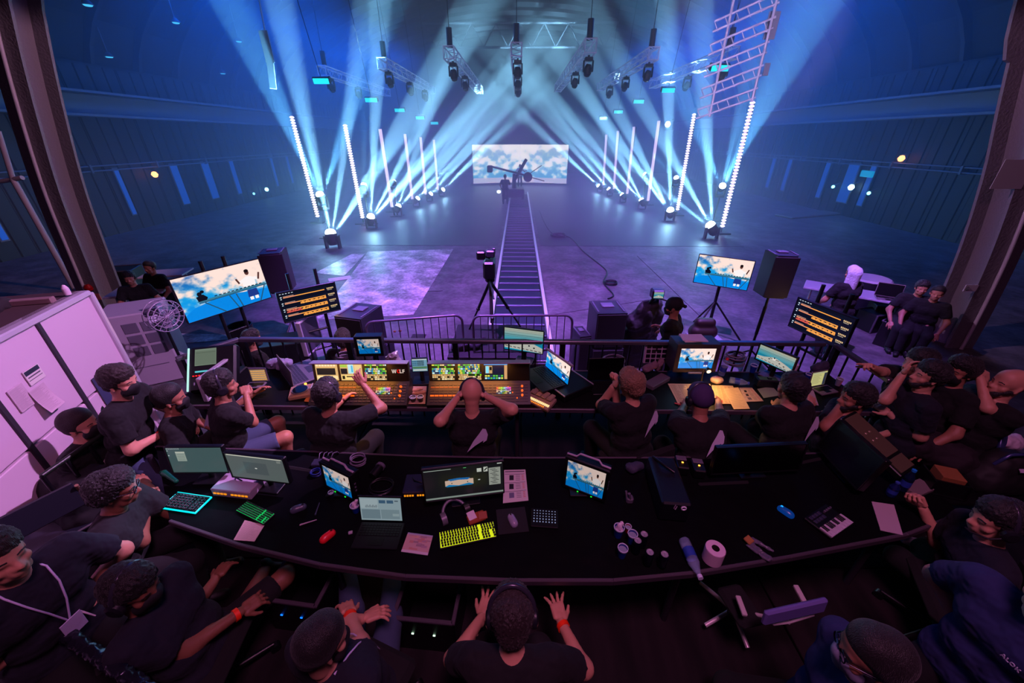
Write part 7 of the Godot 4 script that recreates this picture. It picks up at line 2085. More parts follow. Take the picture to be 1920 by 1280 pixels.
func speaker(label: String, p: Vector3, yaw: float, s: Vector3, pole: float, trap := 0.75) -> void:
	var t := thing("loudspeaker", label, "loudspeaker", at(p, yaw))
	var d := Build.new()
	var o := PackedVector2Array([Vector2(-s.x * 0.5, s.z * 0.5), Vector2(-s.x * 0.5 * trap, -s.z * 0.5), Vector2(s.x * 0.5 * trap, -s.z * 0.5), Vector2(s.x * 0.5, s.z * 0.5)])
	o.reverse()
	var q := PackedVector2Array()
	for v in o:
		q.append(Vector2(v.x, -v.y))
	q.reverse()
	d.slab(Transform3D(Basis(Vector3.RIGHT, Vector3.FORWARD, Vector3.UP), Vector3(0, -s.y / 2, 0)), q if not Geometry2D.is_polygon_clockwise(q) else o, s.y)
	obj("cabinet", d, mt("speaker box", Color(0.1, 0.1, 0.13), 0.5), t)
	obj("grille", bx(Vector3(0, 0, s.z * 0.5 + 0.008), Vector3(s.x * 0.94, s.y * 0.94, 0.02), 0.006), mt("grille", Color(0.02, 0.02, 0.028), 0.7), t)
	obj("handle", bx(Vector3(0, s.y / 2 + 0.012, -s.z * 0.1), Vector3(s.x * 0.4, 0.02, s.z * 0.3), 0.006), mt("handle", Color(0.3, 0.29, 0.34), 0.4), t)
	for x in [-1.0, 1.0]:
		obj("side_trim", bx(Vector3(x * s.x * 0.42, s.y / 2 + 0.006, 0), Vector3(0.02, 0.012, s.z * 0.8), 0.003), mt("handle", Color.BLACK), t)
	if pole > 0.0:
		obj("pole", Build.new().rod(Vector3(0, -s.y / 2, 0), Vector3(0, -s.y / 2 - pole, 0), 0.02, -1, 10).rod(Vector3(0, -s.y / 2 - 0.2, 0), Vector3(0, -s.y / 2 - pole * 0.5, 0), 0.026, -1, 10), dk(), t)
		for k in 3:
			var a := Vector3(cos(TAU * k / 3), 0, sin(TAU * k / 3))
			obj("leg", Build.new().rod(Vector3(0, -s.y / 2 - pole + 0.4, 0), a * 0.45 + Vector3(0, -s.y / 2 - pole + 0.01, 0), 0.015, -1, 8), dk(), t)


func barrier(label: String, a: Vector3, b: Vector3) -> void:
	var t := thing("crowd_barrier", label, "barrier", Transform3D(Basis.IDENTITY, Vector3(a.x, 0, a.z)))
	var v := Vector3(b.x - a.x, 0, b.z - a.z)
	var h := a.y
	var m := mt("barrier steel", Color(0.34, 0.32, 0.37), 0.35, 0.5)
	var p := PackedVector3Array([Vector3(0, 0.12, 0), Vector3(0, h - 0.13, 0)])
	var d := v.normalized()
	for k in 6:
		var w := PI * 0.5 * k / 5.0
		p.append(d * 0.13 * (1 - cos(w)) + Vector3(0, h - 0.13 + 0.13 * sin(w), 0))
	for k in 6:
		var w := PI * 0.5 * k / 5.0
		p.append(v - d * 0.13 * (1 - sin(w)) + Vector3(0, h - 0.13 + 0.13 * cos(w), 0))
	p.append(v + Vector3(0, 0.12, 0))
	p.append(Vector3(0, 0.12, 0))
	obj("frame", Build.new().tube(p, 0.021, 8), m, t)
	var n := int(v.length() / 0.125)
	for k in range(1, n):
		obj("bar", Build.new().rod(v * (float(k) / n) + Vector3(0, 0.12, 0), v * (float(k) / n) + Vector3(0, h - 0.01, 0), 0.007, -1, 6), m, t)
	for k in 2:
		var e := v * (0.15 + 0.7 * k)
		var z := d.cross(Vector3.UP) * 0.3
		obj("foot", Build.new().rod(e + z + Vector3(0, 0.02, 0), e - z + Vector3(0, 0.02, 0), 0.018, -1, 8).rod(e, e + Vector3(0, 0.13, 0), 0.018, -1, 8), m, t)


func floor_things() -> void:
	screens()
	var white := mt("cabin panel", Color(0.74, 0.66, 0.72), 0.6)
	# television and sound wave screens on their stands
	for q in [
		["television", "large television showing the performer on twin posts at the left", Vector3(-5.007, 1.1, -5.25), Vector3(-4.381, 1.1, -6.355), Vector3(-5.062, 1.775, -5.243), "live", "posts", 0.16, 0.9],
		["monitor", "sound wave screen on twin posts right of the large television", Vector3(-3.683, 1, -5.505), Vector3(-3.036, 1, -6.057), Vector3(-3.717, 1.48, -5.479), "waves", "posts", 0.2, 0.35],
		["television", "television showing the performer on a tripod at the right", Vector3(3.445, 1.1, -7.29), Vector3(4.233, 1.1, -6.824), Vector3(3.467, 1.635, -7.31), "live", "tripod", 0.16, 0.5],
		["monitor", "sound wave screen by the stairs at the right", Vector3(4.258, 1, -5.518), Vector3(4.508, 1, -4.733), Vector3(4.247, 1.46, -5.529), "waves", "posts", 0.2, 0.35],
	]:
		var t := screen(q[0], q[1], q[2], q[3], q[4], mats[q[5]], {"bezel": 0.014, "deep": 0.05, "light": q[8], "tint": Color(0.45, 0.75, 1.0) if q[5] == "live" else Color(1.0, 0.75, 0.5)})
		tv_stand(t, t.transform, q[7], q[6])
	speaker("black loudspeaker on a pole behind the large television", Vector3(-4.478, 1.42, -6.863), 20, Vector3(0.42, 0.74, 0.42), 1.04)
	speaker("black loudspeaker on a pole right of the television at the right", Vector3(3.957, 1.75, -5.764), -8, Vector3(0.36, 0.66, 0.34), 1.4)
	var ls := Vector3(-2.665, 1.05, -5.877)
	speaker("big black subwoofer left of the barriers, with a second one in front", Vector3(ls.x, 0.72, ls.z), -14, Vector3(0.5, 0.66, 0.6), 0, 0.98)
	speaker("black subwoofer standing under the big left subwoofer", Vector3(ls.x + 0.06, 0.19, ls.z + 0.03), -14, Vector3(0.56, 0.36, 0.66), 0, 0.98)
	var rs := Vector3(1.508, 1.1, -5.988)
	speaker("big black subwoofer right of the barriers, on top of a stack", Vector3(rs.x, 0.78, rs.z), 4, Vector3(0.5, 0.64, 0.56), 0, 0.98)
	speaker("black subwoofer at the bottom of the right stack", Vector3(rs.x, 0.23, rs.z), 4, Vector3(0.54, 0.44, 0.6), 0, 0.98)
	speaker("low black cabinet beside the right stack of subwoofers", Vector3(rs.x - 0.42, 0.35, rs.z + 0.1), 12, Vector3(0.2, 0.68, 0.4), 0, 0.98)
	barrier("crowd barrier left of the tripod camera", Vector3(-2.44, 1, -5.525), Vector3(-0.931, 1, -5.843))
	barrier("crowd barrier right of the tripod camera, across the track", Vector3(-0.749, 1, -5.803), Vector3(0.911, 1, -5.852))
	# the tripod camera on its low platform
	var pf := thing("camera_platform", "low dark platform under the tripod camera", "platform", Transform3D(Basis.IDENTITY, Vector3(-0.45, 0, -6.3)))
	obj("deck", bx(Vector3(0, 0.27, 0), Vector3(1.5, 0.06, 1.3), 0.01), mt("platform", Color(0.06, 0.06, 0.08), 0.7), pf)
	for x in [-0.65, 0.65]:
		for z in [-0.55, 0.55]:
			obj("leg", Build.new().rod(Vector3(x, 0, z), Vector3(x, 0.25, z), 0.03, -1, 8), dk(), pf)
	tag(obj("dark_cloth", soft([[Vector3(-1.1, 0.34, -5.9), Vector3(-0.7, 0.36, -5.95), 0.07, 0.06], [Vector3(-0.95, 0.34, -6.1), Vector3(-0.6, 0.4, -6.1), 0.06, 0.05]], 0.02, 0.05, 0.04, 8.0), mt("dark cloth", Color(0.08, 0.08, 0.12), 0.8)), "dark cloth heaped on the camera platform", "cloth")
	var ft := [Vector3(-0.944, 0.3, -6.729), Vector3(0.055, 0.3, -6.866), Vector3(-0.419, 0.3, -5.944)]
	var ap := Vector3(-0.494, 1.36, -6.5)
	var tc := thing("tripod_camera", "black broadcast camera on a tall tripod beside the track", "camera", Transform3D(Basis.IDENTITY, Vector3(ap.x, 0.3, ap.z)))
	var o := tc.position
	for p in ft:
		obj("leg", Build.new().rod(ap - o, ap.lerp(p, 0.55) - o, 0.03, 0.028, 8).rod(ap.lerp(p, 0.5) - o, p - o, 0.018, -1, 8).box(Transform3D(Basis.IDENTITY, ap.lerp(p, 0.55) - o), Vector3(0.07, 0.07, 0.07), 0.02), dk(), tc)
	obj("spreader", Build.new().rod(ap - o, Vector3(ap.x, 0.55, ap.z) - o, 0.02, -1, 8), dk(), tc)
	obj("fluid_head", bx(ap - o + Vector3(0, 0.06, 0), Vector3(0.16, 0.14, 0.16), 0.03).rod(ap - o + Vector3(0, 0.05, 0.1), ap - o + Vector3(0.1, -0.1, 0.6), 0.012), dk(), tc)
	var hd := Vector3(-0.497, 1.622, -6.5) - o
	obj("body", bx(hd + Vector3(0, -0.02, 0), Vector3(0.2, 0.3, 0.4), 0.03), dk(), tc)
	obj("lens", Build.new().rod(hd + Vector3(0, 0.02, -0.2), hd + Vector3(0, 0.02, -0.5), 0.09, 0.075, 16), dk(), tc)
	obj("viewfinder", bx(Vector3(-0.628, 1.854, -6.4) - o, Vector3(0.15, 0.14, 0.14), 0.02).rod(Vector3(-0.628, 1.854, -6.4) - o, hd + Vector3(0, 0.15, 0.0), 0.015), dk(), tc)
	obj("top_box", bx(Vector3(-0.472, 1.864, -6.5) - o, Vector3(0.15, 0.12, 0.2), 0.02).box(Transform3D(Basis.IDENTITY, Vector3(-0.416, 1.901, -6.5) - o), Vector3(0.05, 0.1, 0.08), 0.01), mt("fitting dark", Color(0.2, 0.19, 0.24), 0.35, 0.3), tc)
	# the camera under a black cape, with its monitor on top
	var cp := Vector3(2.309, 0.4, -6.083)
	var cap := thing("draped_camera", "studio camera draped in a long black cape, a small screen on top", "camera", Transform3D(Basis.IDENTITY, Vector3(cp.x - 0.2, 0, cp.z - 0.1)))
	var tp: Vector3 = Vector3(2.121, 1.113, -5.9) - cap.position
	obj("cape", soft([[tp + Vector3(0, -0.05, 0), Vector3(-0.02, 0.0, 0), 0.17, 0.34], [tp + Vector3(0.16, 0.06, 0), tp + Vector3(-0.16, -0.25, 0), 0.1, 0.16], [tp + Vector3(0.2, -0.1, 0), Vector3(0.1, 0.05, 0), 0.1, 0.24]], 0.022, 0.06, 0.05, 5.0), mt("cape", Color(0.035, 0.035, 0.05), 0.7), cap)
	var mp: Vector3 = Vector3(2.212, 1.413, -5.8) - cap.position
	obj("screen_housing", bx(mp, Vector3(0.19, 0.15, 0.16), 0.02), mt("fitting dark", Color.BLACK), cap)
	var pq := Build.new()
	pq.quad(mp + Vector3(-0.075, -0.05, 0.083), mp + Vector3(0.075, -0.05, 0.083), mp + Vector3(0.075, 0.05, 0.083), mp + Vector3(-0.075, 0.05, 0.083))
	obj("picture", pq, mats["top view"], cap)
	obj("arm", Build.new().rod(mp, tp, 0.03, -1, 8).rod(mp + Vector3(0.05, -0.08, 0), mp + Vector3(0.25, -0.12, 0.1), 0.015), dk(), cap)
	# a leather bag on a stool, a white crate
	var bg := Vector3(3.406, 0.55, -6.402)
	tag(obj("leather_bag", soft([[bg + Vector3(-0.12, -0.1, 0), bg + Vector3(0.12, -0.1, 0), 0.14, 0.14], [bg + Vector3(-0.1, 0.08, 0), bg + Vector3(0.1, 0.08, 0), 0.09, 0.09]], 0.02, 0.05), mt("leather", Color(0.13, 0.07, 0.06), 0.5)), "brown leather bag on a white crate by the right tripod", "bag")
	tag(obj("white_crate", Build.new().box(Transform3D(Basis.IDENTITY, Vector3(bg.x + 0.1, 0.15, bg.z)), Vector3(0.6, 0.3, 0.5), 0.02), mt("crate", Color(0.5, 0.48, 0.54), 0.6)), "low white crate under the brown leather bag", "crate")
	# open flight cases below the rail at the left
	var cs := thing("flight_case", "open flight case with a silver edged lid below the left rail", "flight case", at(Vector3(-4.031, 0.35, -5.681), 18))
	obj("body", bx(Vector3(0, -0.05, 0), Vector3(0.9, 0.6, 0.5), 0.01), dk(), cs)
	obj("lid", Build.new().box(at(Vector3(0.5, 0.3, 0.02), 70, 0, 0), Vector3(0.5, 0.6, 0.06), 0.008), mt("lid gray", Color(0.2, 0.19, 0.25), 0.5), cs)
	for s in [-1.0, 1.0]:
		obj("edge", Build.new().box(at(Vector3(0.5, 0.3, 0.02), 70, 0, 0).translated_local(Vector3(0.25 * s, 0, 0)), Vector3(0.03, 0.62, 0.08), 0.006), silver(), cs)
		obj("edge", Build.new().box(at(Vector3(0.5, 0.3, 0.02), 70, 0, 0).translated_local(Vector3(0, 0.3 * s, 0)), Vector3(0.5, 0.03, 0.08), 0.006), silver(), cs)
	tag(obj("black_bin", Build.new().lathe(Transform3D(Basis.IDENTITY, Vector3(-5.314, 0, -6.533)), PackedVector2Array([Vector2(0, 0), Vector2(0.18, 0), Vector2(0.22, 0.45), Vector2(0.2, 0.45), Vector2(0.16, 0.05), Vector2(0, 0.05)]), 20), dk()), "round black bin behind the left rail", "bin")
	tag(obj("leaves", bx(Vector3(-2.576, 0.02, -7.173), Vector3(0.05, 0.03, 0.04), 0.01).box(Transform3D(Basis.IDENTITY, Vector3(-2.471, 0.02, -7.2)), Vector3(0.06, 0.03, 0.04), 0.01), mt("leaf", Color(0.5, 0.22, 0.08), 0.8)), "two small orange scraps on the floor behind the barrier", "litter")
	tag(obj("floor_hatch", bx(Vector3(-2.032, 0.004, -6.945), Vector3(0.28, 0.012, 0.26)), mt("hatch", Color(0.07, 0.06, 0.08), 0.8)), "small square dark hatch in the floor behind the barrier", "hatch")
	tag(obj("white_paper", Build.new().box(at(Vector3(-5.157, 0.006, -10.592), 30), Vector3(0.6, 0.006, 0.3)), mt("tissue", Color.BLACK)), "white scrap lying on the floor beside the pale slab", "litter")
	cabin(white)
	# the pale ventilation cabinet beside the cabin
	var cb := thing("vent_cabinet", "pale metal cabinet with square vents right of the white cabin", "cabinet", at(Vector3(-6.1, 0, -5.5), 30))
	obj("body", bx(Vector3(0, 0.62, 0), Vector3(0.75, 1.24, 0.7), 0.02), mt("cabinet", Color(0.62, 0.58, 0.64), 0.55), cb)
	for r in 3:
		for c in 2:
			obj("vent", bx(Vector3(0.0 + c * 0.22, 1.02 - r * 0.2, 0.352), Vector3(0.18, 0.16, 0.012), 0.004), mt("vent", Color(0.36, 0.34, 0.4), 0.7), cb)
	obj("door_seam", bx(Vector3(-0.05, 0.35, 0.351), Vector3(0.6, 0.01, 0.006)), mt("vent", Color.BLACK), cb)
	obj("lock", bx(Vector3(-0.25, 0.85, 0.355), Vector3(0.03, 0.05, 0.02), 0.005), dk(), cb)
	# standing fan
	var fp := Vector3(-5.034, 1.4, -4.874)
	var fn := thing("standing_fan", "standing fan with a round wire guard in front of the pale cabinet", "fan", at(Vector3(fp.x, 0, fp.z), 72))
	var gm := mt("fan guard", Color(0.66, 0.62, 0.7), 0.35, 0.3)
	obj("base", Build.new().rod(Vector3.ZERO, Vector3(0, 0.03, 0), 0.22, 0.2, 20), dk(), fn)
	obj("pole", Build.new().rod(Vector3(0, 0.03, 0), Vector3(0, 1.3, 0), 0.022, 0.018, 10), dk(), fn)
	obj("motor", Build.new().rod(Vector3(0, 1.4, 0.02), Vector3(0, 1.4, -0.22), 0.1, 0.08, 16), mt("motor", Color(0.45, 0.43, 0.52), 0.4), fn)
	for k in 4:
		obj("blade", Build.new().box(Transform3D(Basis.from_euler(Vector3(0, 0, TAU * k / 4)), Vector3(0, 1.4, 0.08)) * at(Vector3(0.11, 0, 0), 0, 25), Vector3(0.16, 0.1, 0.006), 0.002), mt("blade", Color(0.5, 0.48, 0.58), 0.4), fn)
	for z in [0.02, 0.14]:
		for r in [0.09, 0.16, 0.22]:
			var ring := PackedVector3Array()
			for k in 25:
				ring.append(Vector3(cos(TAU * k / 24) * r, 1.4 + sin(TAU * k / 24) * r, z))
			obj("guard_ring", Build.new().tube(ring, 0.006, 5), gm, fn)
	for k in 16:
		var d := Vector3(cos(TAU * k / 16), sin(TAU * k / 16), 0)
		obj("guard_wire", Build.new().rod(Vector3(0, 1.4, 0.15), d * 0.22 + Vector3(0, 1.4, 0.14), 0.004, -1, 5).rod(d * 0.22 + Vector3(0, 1.4, 0.14), d * 0.22 + Vector3(0, 1.4, 0.02), 0.004, -1, 5), gm, fn)
	# tables and what stands far off by the side walls
	for t in [[Vector3(7.599, 0.74, -6.948) + Vector3(-0.5, 0, -0.7), -38.0, 1.9, "long white table of the two people at the far right"], [Vector3(-8.004, 0.74, -7.561), 20.0, 1.0, "small white trestle table at the far left"], [Vector3(-8.41, 0.74, -8.752), 15.0, 0.9, "second white trestle table at the far left, behind the first"]]:
		var tb := thing("white_table", t[3], "table", at(Vector3(t[0].x, 0, t[0].z), t[1]))
		obj("top", bx(Vector3(0, 0.74, 0), Vector3(t[2], 0.04, 0.6), 0.008), mt("table white", Color(0.6, 0.58, 0.64), 0.5), tb)
		for x in [-0.42, 0.42]:
			obj("trestle", Build.new().rod(Vector3(x * t[2], 0.72, 0), Vector3(x * t[2], 0, -0.28), 0.022, -1, 8).rod(Vector3(x * t[2], 0.72, 0), Vector3(x * t[2], 0, 0.28), 0.022, -1, 8), silver(), tb)
	var ll := Vector3(7.777, 0.78, -6.804) + Vector3(-0.5, 0, -0.7)
	laptop("laptop on the long white table at the far right", ll, ll + Vector3(0.34, 0, 0.2), ll + Vector3(0.02, 0.24, -0.04), mt("off screen blue", Color.BLACK), mt("laptop silver", Color.BLACK), dk())
	var bn := thing("drum_bin", "dark drum with a pale lid at the far right", "bin", Transform3D(Basis.IDENTITY, Vector3(7.915, 0, -8.397)))
	obj("drum", Build.new().lathe(Transform3D.IDENTITY, PackedVector2Array([Vector2(0, 0), Vector2(0.33, 0), Vector2(0.36, 0.78)]), 20), mt("drum", Color(0.05, 0.06, 0.1), 0.5), bn)
	obj("lid", Build.new().lathe(Transform3D.IDENTITY, PackedVector2Array([Vector2(0.36, 0.78), Vector2(0.38, 0.8), Vector2(0.34, 0.84), Vector2(0, 0.85)]), 20), mt("table white", Color.BLACK), bn)
	for q2 in [[Vector3(7.434, 0.25, -6.783), 30, Vector3(0.7, 0.5, 0.5), "dark flight case with pale edges in front of the far right table"], [Vector3(7.531, 0.2, -7.51), 10, Vector3(0.5, 0.4, 0.4), "small dark case beside the drum at the far right"], [Vector3(-10.448, 0.3, -9.501), 20, Vector3(0.9, 0.6, 0.6), "dark case behind the left steel column"], [Vector3(7.758, 0.25, -7.678), -20, Vector3(0.4, 0.5, 0.4), "upright dark case behind the small dark case"]]:
		var cc := thing("equipment_case", q2[3], "flight case", at(q2[0], q2[1]))
		obj("body", bx(Vector3.ZERO, q2[2], 0.01), dk(), cc)
		for s in [-1.0, 1.0]:
			obj("edge", bx(Vector3(0, q2[2].y * 0.5, q2[2].z * 0.5 * s), Vector3(q2[2].x + 0.02, 0.03, 0.03), 0.006), mt("case edge", Color.BLACK), cc)
			obj("edge", bx(Vector3(q2[2].x * 0.5 * s, 0, q2[2].z * 0.5), Vector3(0.03, q2[2].y, 0.03), 0.006), mt("case edge", Color.BLACK), cc)
	tag(obj("pale_sack", soft([[Vector3(-7.903, 0.3, -7.591), Vector3(-7.801, 0.5, -7.714), 0.22, 0.14], [Vector3(-8.253, 0.3, -7.889), Vector3(-7.938, 0.3, -7.832), 0.16, 0.16]], 0.03, 0.08, 0.05, 5.0), mt("sack", Color(0.45, 0.42, 0.5), 0.8)), "pale plastic sack behind the standing fan", "sack")
	tag(obj("pale_tarp", Build.new().box(at(Vector3(15.998, 0.05, -21.186) + Vector3(-0.8, 0, 0), 20), Vector3(3.6, 0.1, 1.0), 0.04), mt("tarp", Color(0.36, 0.34, 0.34), 0.7)), "long pale tarp lying on the floor at the far right", "tarp")  # a flat pale tarp in one even colour
	# a lit window frame on the left edge
	var wf := thing("window_frame", "pale metal window frame at the left edge, beyond the steel column", "window", Transform3D(Basis.IDENTITY, Vector3(-11.847, 3.151, -9.5)))
	wf.set_meta("kind", "structure")
	var w0 := wf.position
	obj("frame", Build.new().rod(Vector3(-11.522, 3.738, -9.5) - w0, Vector3(-11.793, 2.757, -9.5) - w0, 0.05, -1, 8).rod(Vector3(-12.699, 2.616, -9.5) - w0, Vector3(-11.551, 2.78, -9.5) - w0, 0.05, -1, 8), mt("window metal", Color(0.6, 0.55, 0.6), 0.5), wf)
	obj("post", Build.new().rod(Vector3(-11.793, 2.757, -9.5) - w0, Vector3(Vector3(-11.793, 2.757, -9.5).x, 0.0, -9.5) - w0, 0.06, -1, 8), mt("window metal", Color.BLACK), wf)


# the white site cabin at the left: panels between dark joints
func cabin(white: Material) -> void:
	var a := Vector3(-4.077, 2.3, -3.386)
	var d := (Vector3(-3.789, 2.3, -2.435) - a)
	d.y = 0
	d = d.normalized()
	var n := d.cross(Vector3.UP)
	if n.x < 0:
		n = -n
	var t := thing("site_cabin", "white site cabin of tall panels with dark joints at the left", "cabin", Transform3D(Basis(d, Vector3.UP, d.cross(Vector3.UP)), Vector3(a.x, 0, a.z)))
	var sgn := signf((t.transform.affine_inverse() * (t.position + n)).z)
	var x := 0.0
	var dark := mt("cabin joint", Color(0.14, 0.12, 0.16), 0.6)
	for k in 5:
		var w: float = [0.66, 0.62, 0.62, 0.7, 0.9][k]
		obj("panel", bx(Vector3(x + w * 0.5, 1.9, -0.05 * sgn), Vector3(w - 0.03, 0.78, 0.08), 0.006), white, t)
		obj("panel", bx(Vector3(x + w * 0.5, 0.75, -0.05 * sgn), Vector3(w - 0.03, 1.48, 0.08), 0.006), white, t)
		obj("joint", bx(Vector3(x + w, 1.15, -0.045 * sgn), Vector3(0.045, 2.28, 0.1), 0.006), dark, t)
		x += w
	obj("corner_post", bx(Vector3(0.0, 1.15, -0.04 * sgn), Vector3(0.05, 2.3, 0.12), 0.01), mt("conduit", Color.BLACK), t)
	obj("end_wall", bx(Vector3(0.02, 1.14, -0.95 * sgn), Vector3(0.06, 2.26, 1.7), 0.006), white, t)
	obj("top_rail", bx(Vector3(x * 0.5, 2.3, -0.045 * sgn), Vector3(x, 0.05, 0.12), 0.01), mt("conduit", Color.BLACK), t)
	obj("roof", bx(Vector3(x * 0.5, 2.31, -0.95 * sgn), Vector3(x, 0.03, 1.8)), mt("cabin roof", Color(0.2, 0.12, 0.12), 0.9), t)
	for k in 4:
		obj("roof_batten", bx(Vector3(0.3 + k * 0.75, 2.35, -0.95 * sgn), Vector3(0.06, 0.05, 1.75), 0.006), mt("batten", Color(0.45, 0.36, 0.36), 0.8), t)
	tag(obj("roof_debris", soft([[Vector3(a.x - 0.3, 2.36, a.z + 0.4), Vector3(a.x - 0.1, 2.36, a.z + 0.9), 0.05, 0.06]], 0.018, 0.03, 0.03, 10.0), mt("debris", Color(0.09, 0.06, 0.07), 0.9)), "dark crumpled sheet on the cabin roof", "sheet")
	var cone := thing("roof_bottle", "small pale bottle standing on the cabin roof", "bottle", Transform3D(Basis.IDENTITY, Vector3(-4.092, 2.34, -3.225)))
	obj("body", Build.new().lathe(Transform3D.IDENTITY, PackedVector2Array([Vector2(0, 0), Vector2(0.025, 0), Vector2(0.025, 0.06), Vector2(0.01, 0.09), Vector2(0, 0.095)]), 12), white, cone)
	# notices and posters on the panels
	var inv := t.transform.affine_inverse()
	var fr := func(p: Vector3) -> Vector2:
		var eye := Vector3(0, 3.6, 0)
		var u := inv.basis * (p - eye)
		var e := inv * eye
		var k := -e.z / u.z
		return Vector2(e.x + u.x * k, e.y + u.y * k)
	var n4 := ImageTexture.create_from_image(picture_paper(4))
	for q in [["safety_notice", Vector3(-1.257, 3.056, -0.823), 0.15, 0.12, "printed notice with a dark heading on the white cabin", mt("notice", Color.WHITE, 0.7, 0.0, {"albedo_texture": n4, "texture_repeat": false})], ["pinned_sheet", Vector3(-1.289, 3.003, -0.794), 0.13, 0.19, "faint printed sheet left of the curled sheet on the cabin", sheet(1, Color(0.9, 0.82, 0.9))], ["poster", Vector3(-1.073, 3.024, -0.809), 0.16, 0.3, "dark poster on the cabin panel behind the standing man", mt("poster", Color(0.2, 0.21, 0.33), 0.5)]]:
		var c: Vector2 = fr.call(q[1])
		var qd := Build.new().box(Transform3D.IDENTITY, Vector3(q[2], q[3], 0.006))
		var o := obj(q[0], qd, dk() if q[0] == "poster" else white, null, t.transform * Transform3D(Basis.from_euler(Vector3(0, 0.0 if sgn > 0 else PI, 0)), Vector3(c.x, c.y, 0.0)))
		tag(o, q[4], "poster" if q[0] == "poster" else "notice")
		var fq := Build.new()
		fq.quad(Vector3(-q[2] / 2, -q[3] / 2, 0.0035), Vector3(q[2] / 2, -q[3] / 2, 0.0035), Vector3(q[2] / 2, q[3] / 2, 0.0035), Vector3(-q[2] / 2, q[3] / 2, 0.0035))
		obj("print", fq, q[5], o)
	var cc: Vector2 = fr.call(Vector3(-1.237, 3.003, -0.795))
	var cu := Build.new()
	var pv := PackedVector3Array()
	for k in 9:
		pv.append(Vector3(0, 0.1 - k * 0.026, 0.012 + 0.05 * pow(k / 8.0, 2.0)))
	for k in 8:
		cu.quad(pv[k + 1] + Vector3(-0.075, 0, 0), pv[k + 1] + Vector3(0.075, 0, 0), pv[k] + Vector3(0.075, 0, 0), pv[k] + Vector3(-0.075, 0, 0), Vector2(0, (k + 1) / 8.0), Vector2(1, (k + 1) / 8.0), Vector2(1, k / 8.0), Vector2(0, k / 8.0))
	tag(obj("pinned_sheet", cu, sheet(1, Color(0.9, 0.82, 0.9)), null, t.transform * Transform3D(Basis.from_euler(Vector3(0, 0.0 if sgn > 0 else PI, 0)), Vector3(cc.x, cc.y, 0.0))), "printed sheet curling off the white cabin under the notice", "notice")


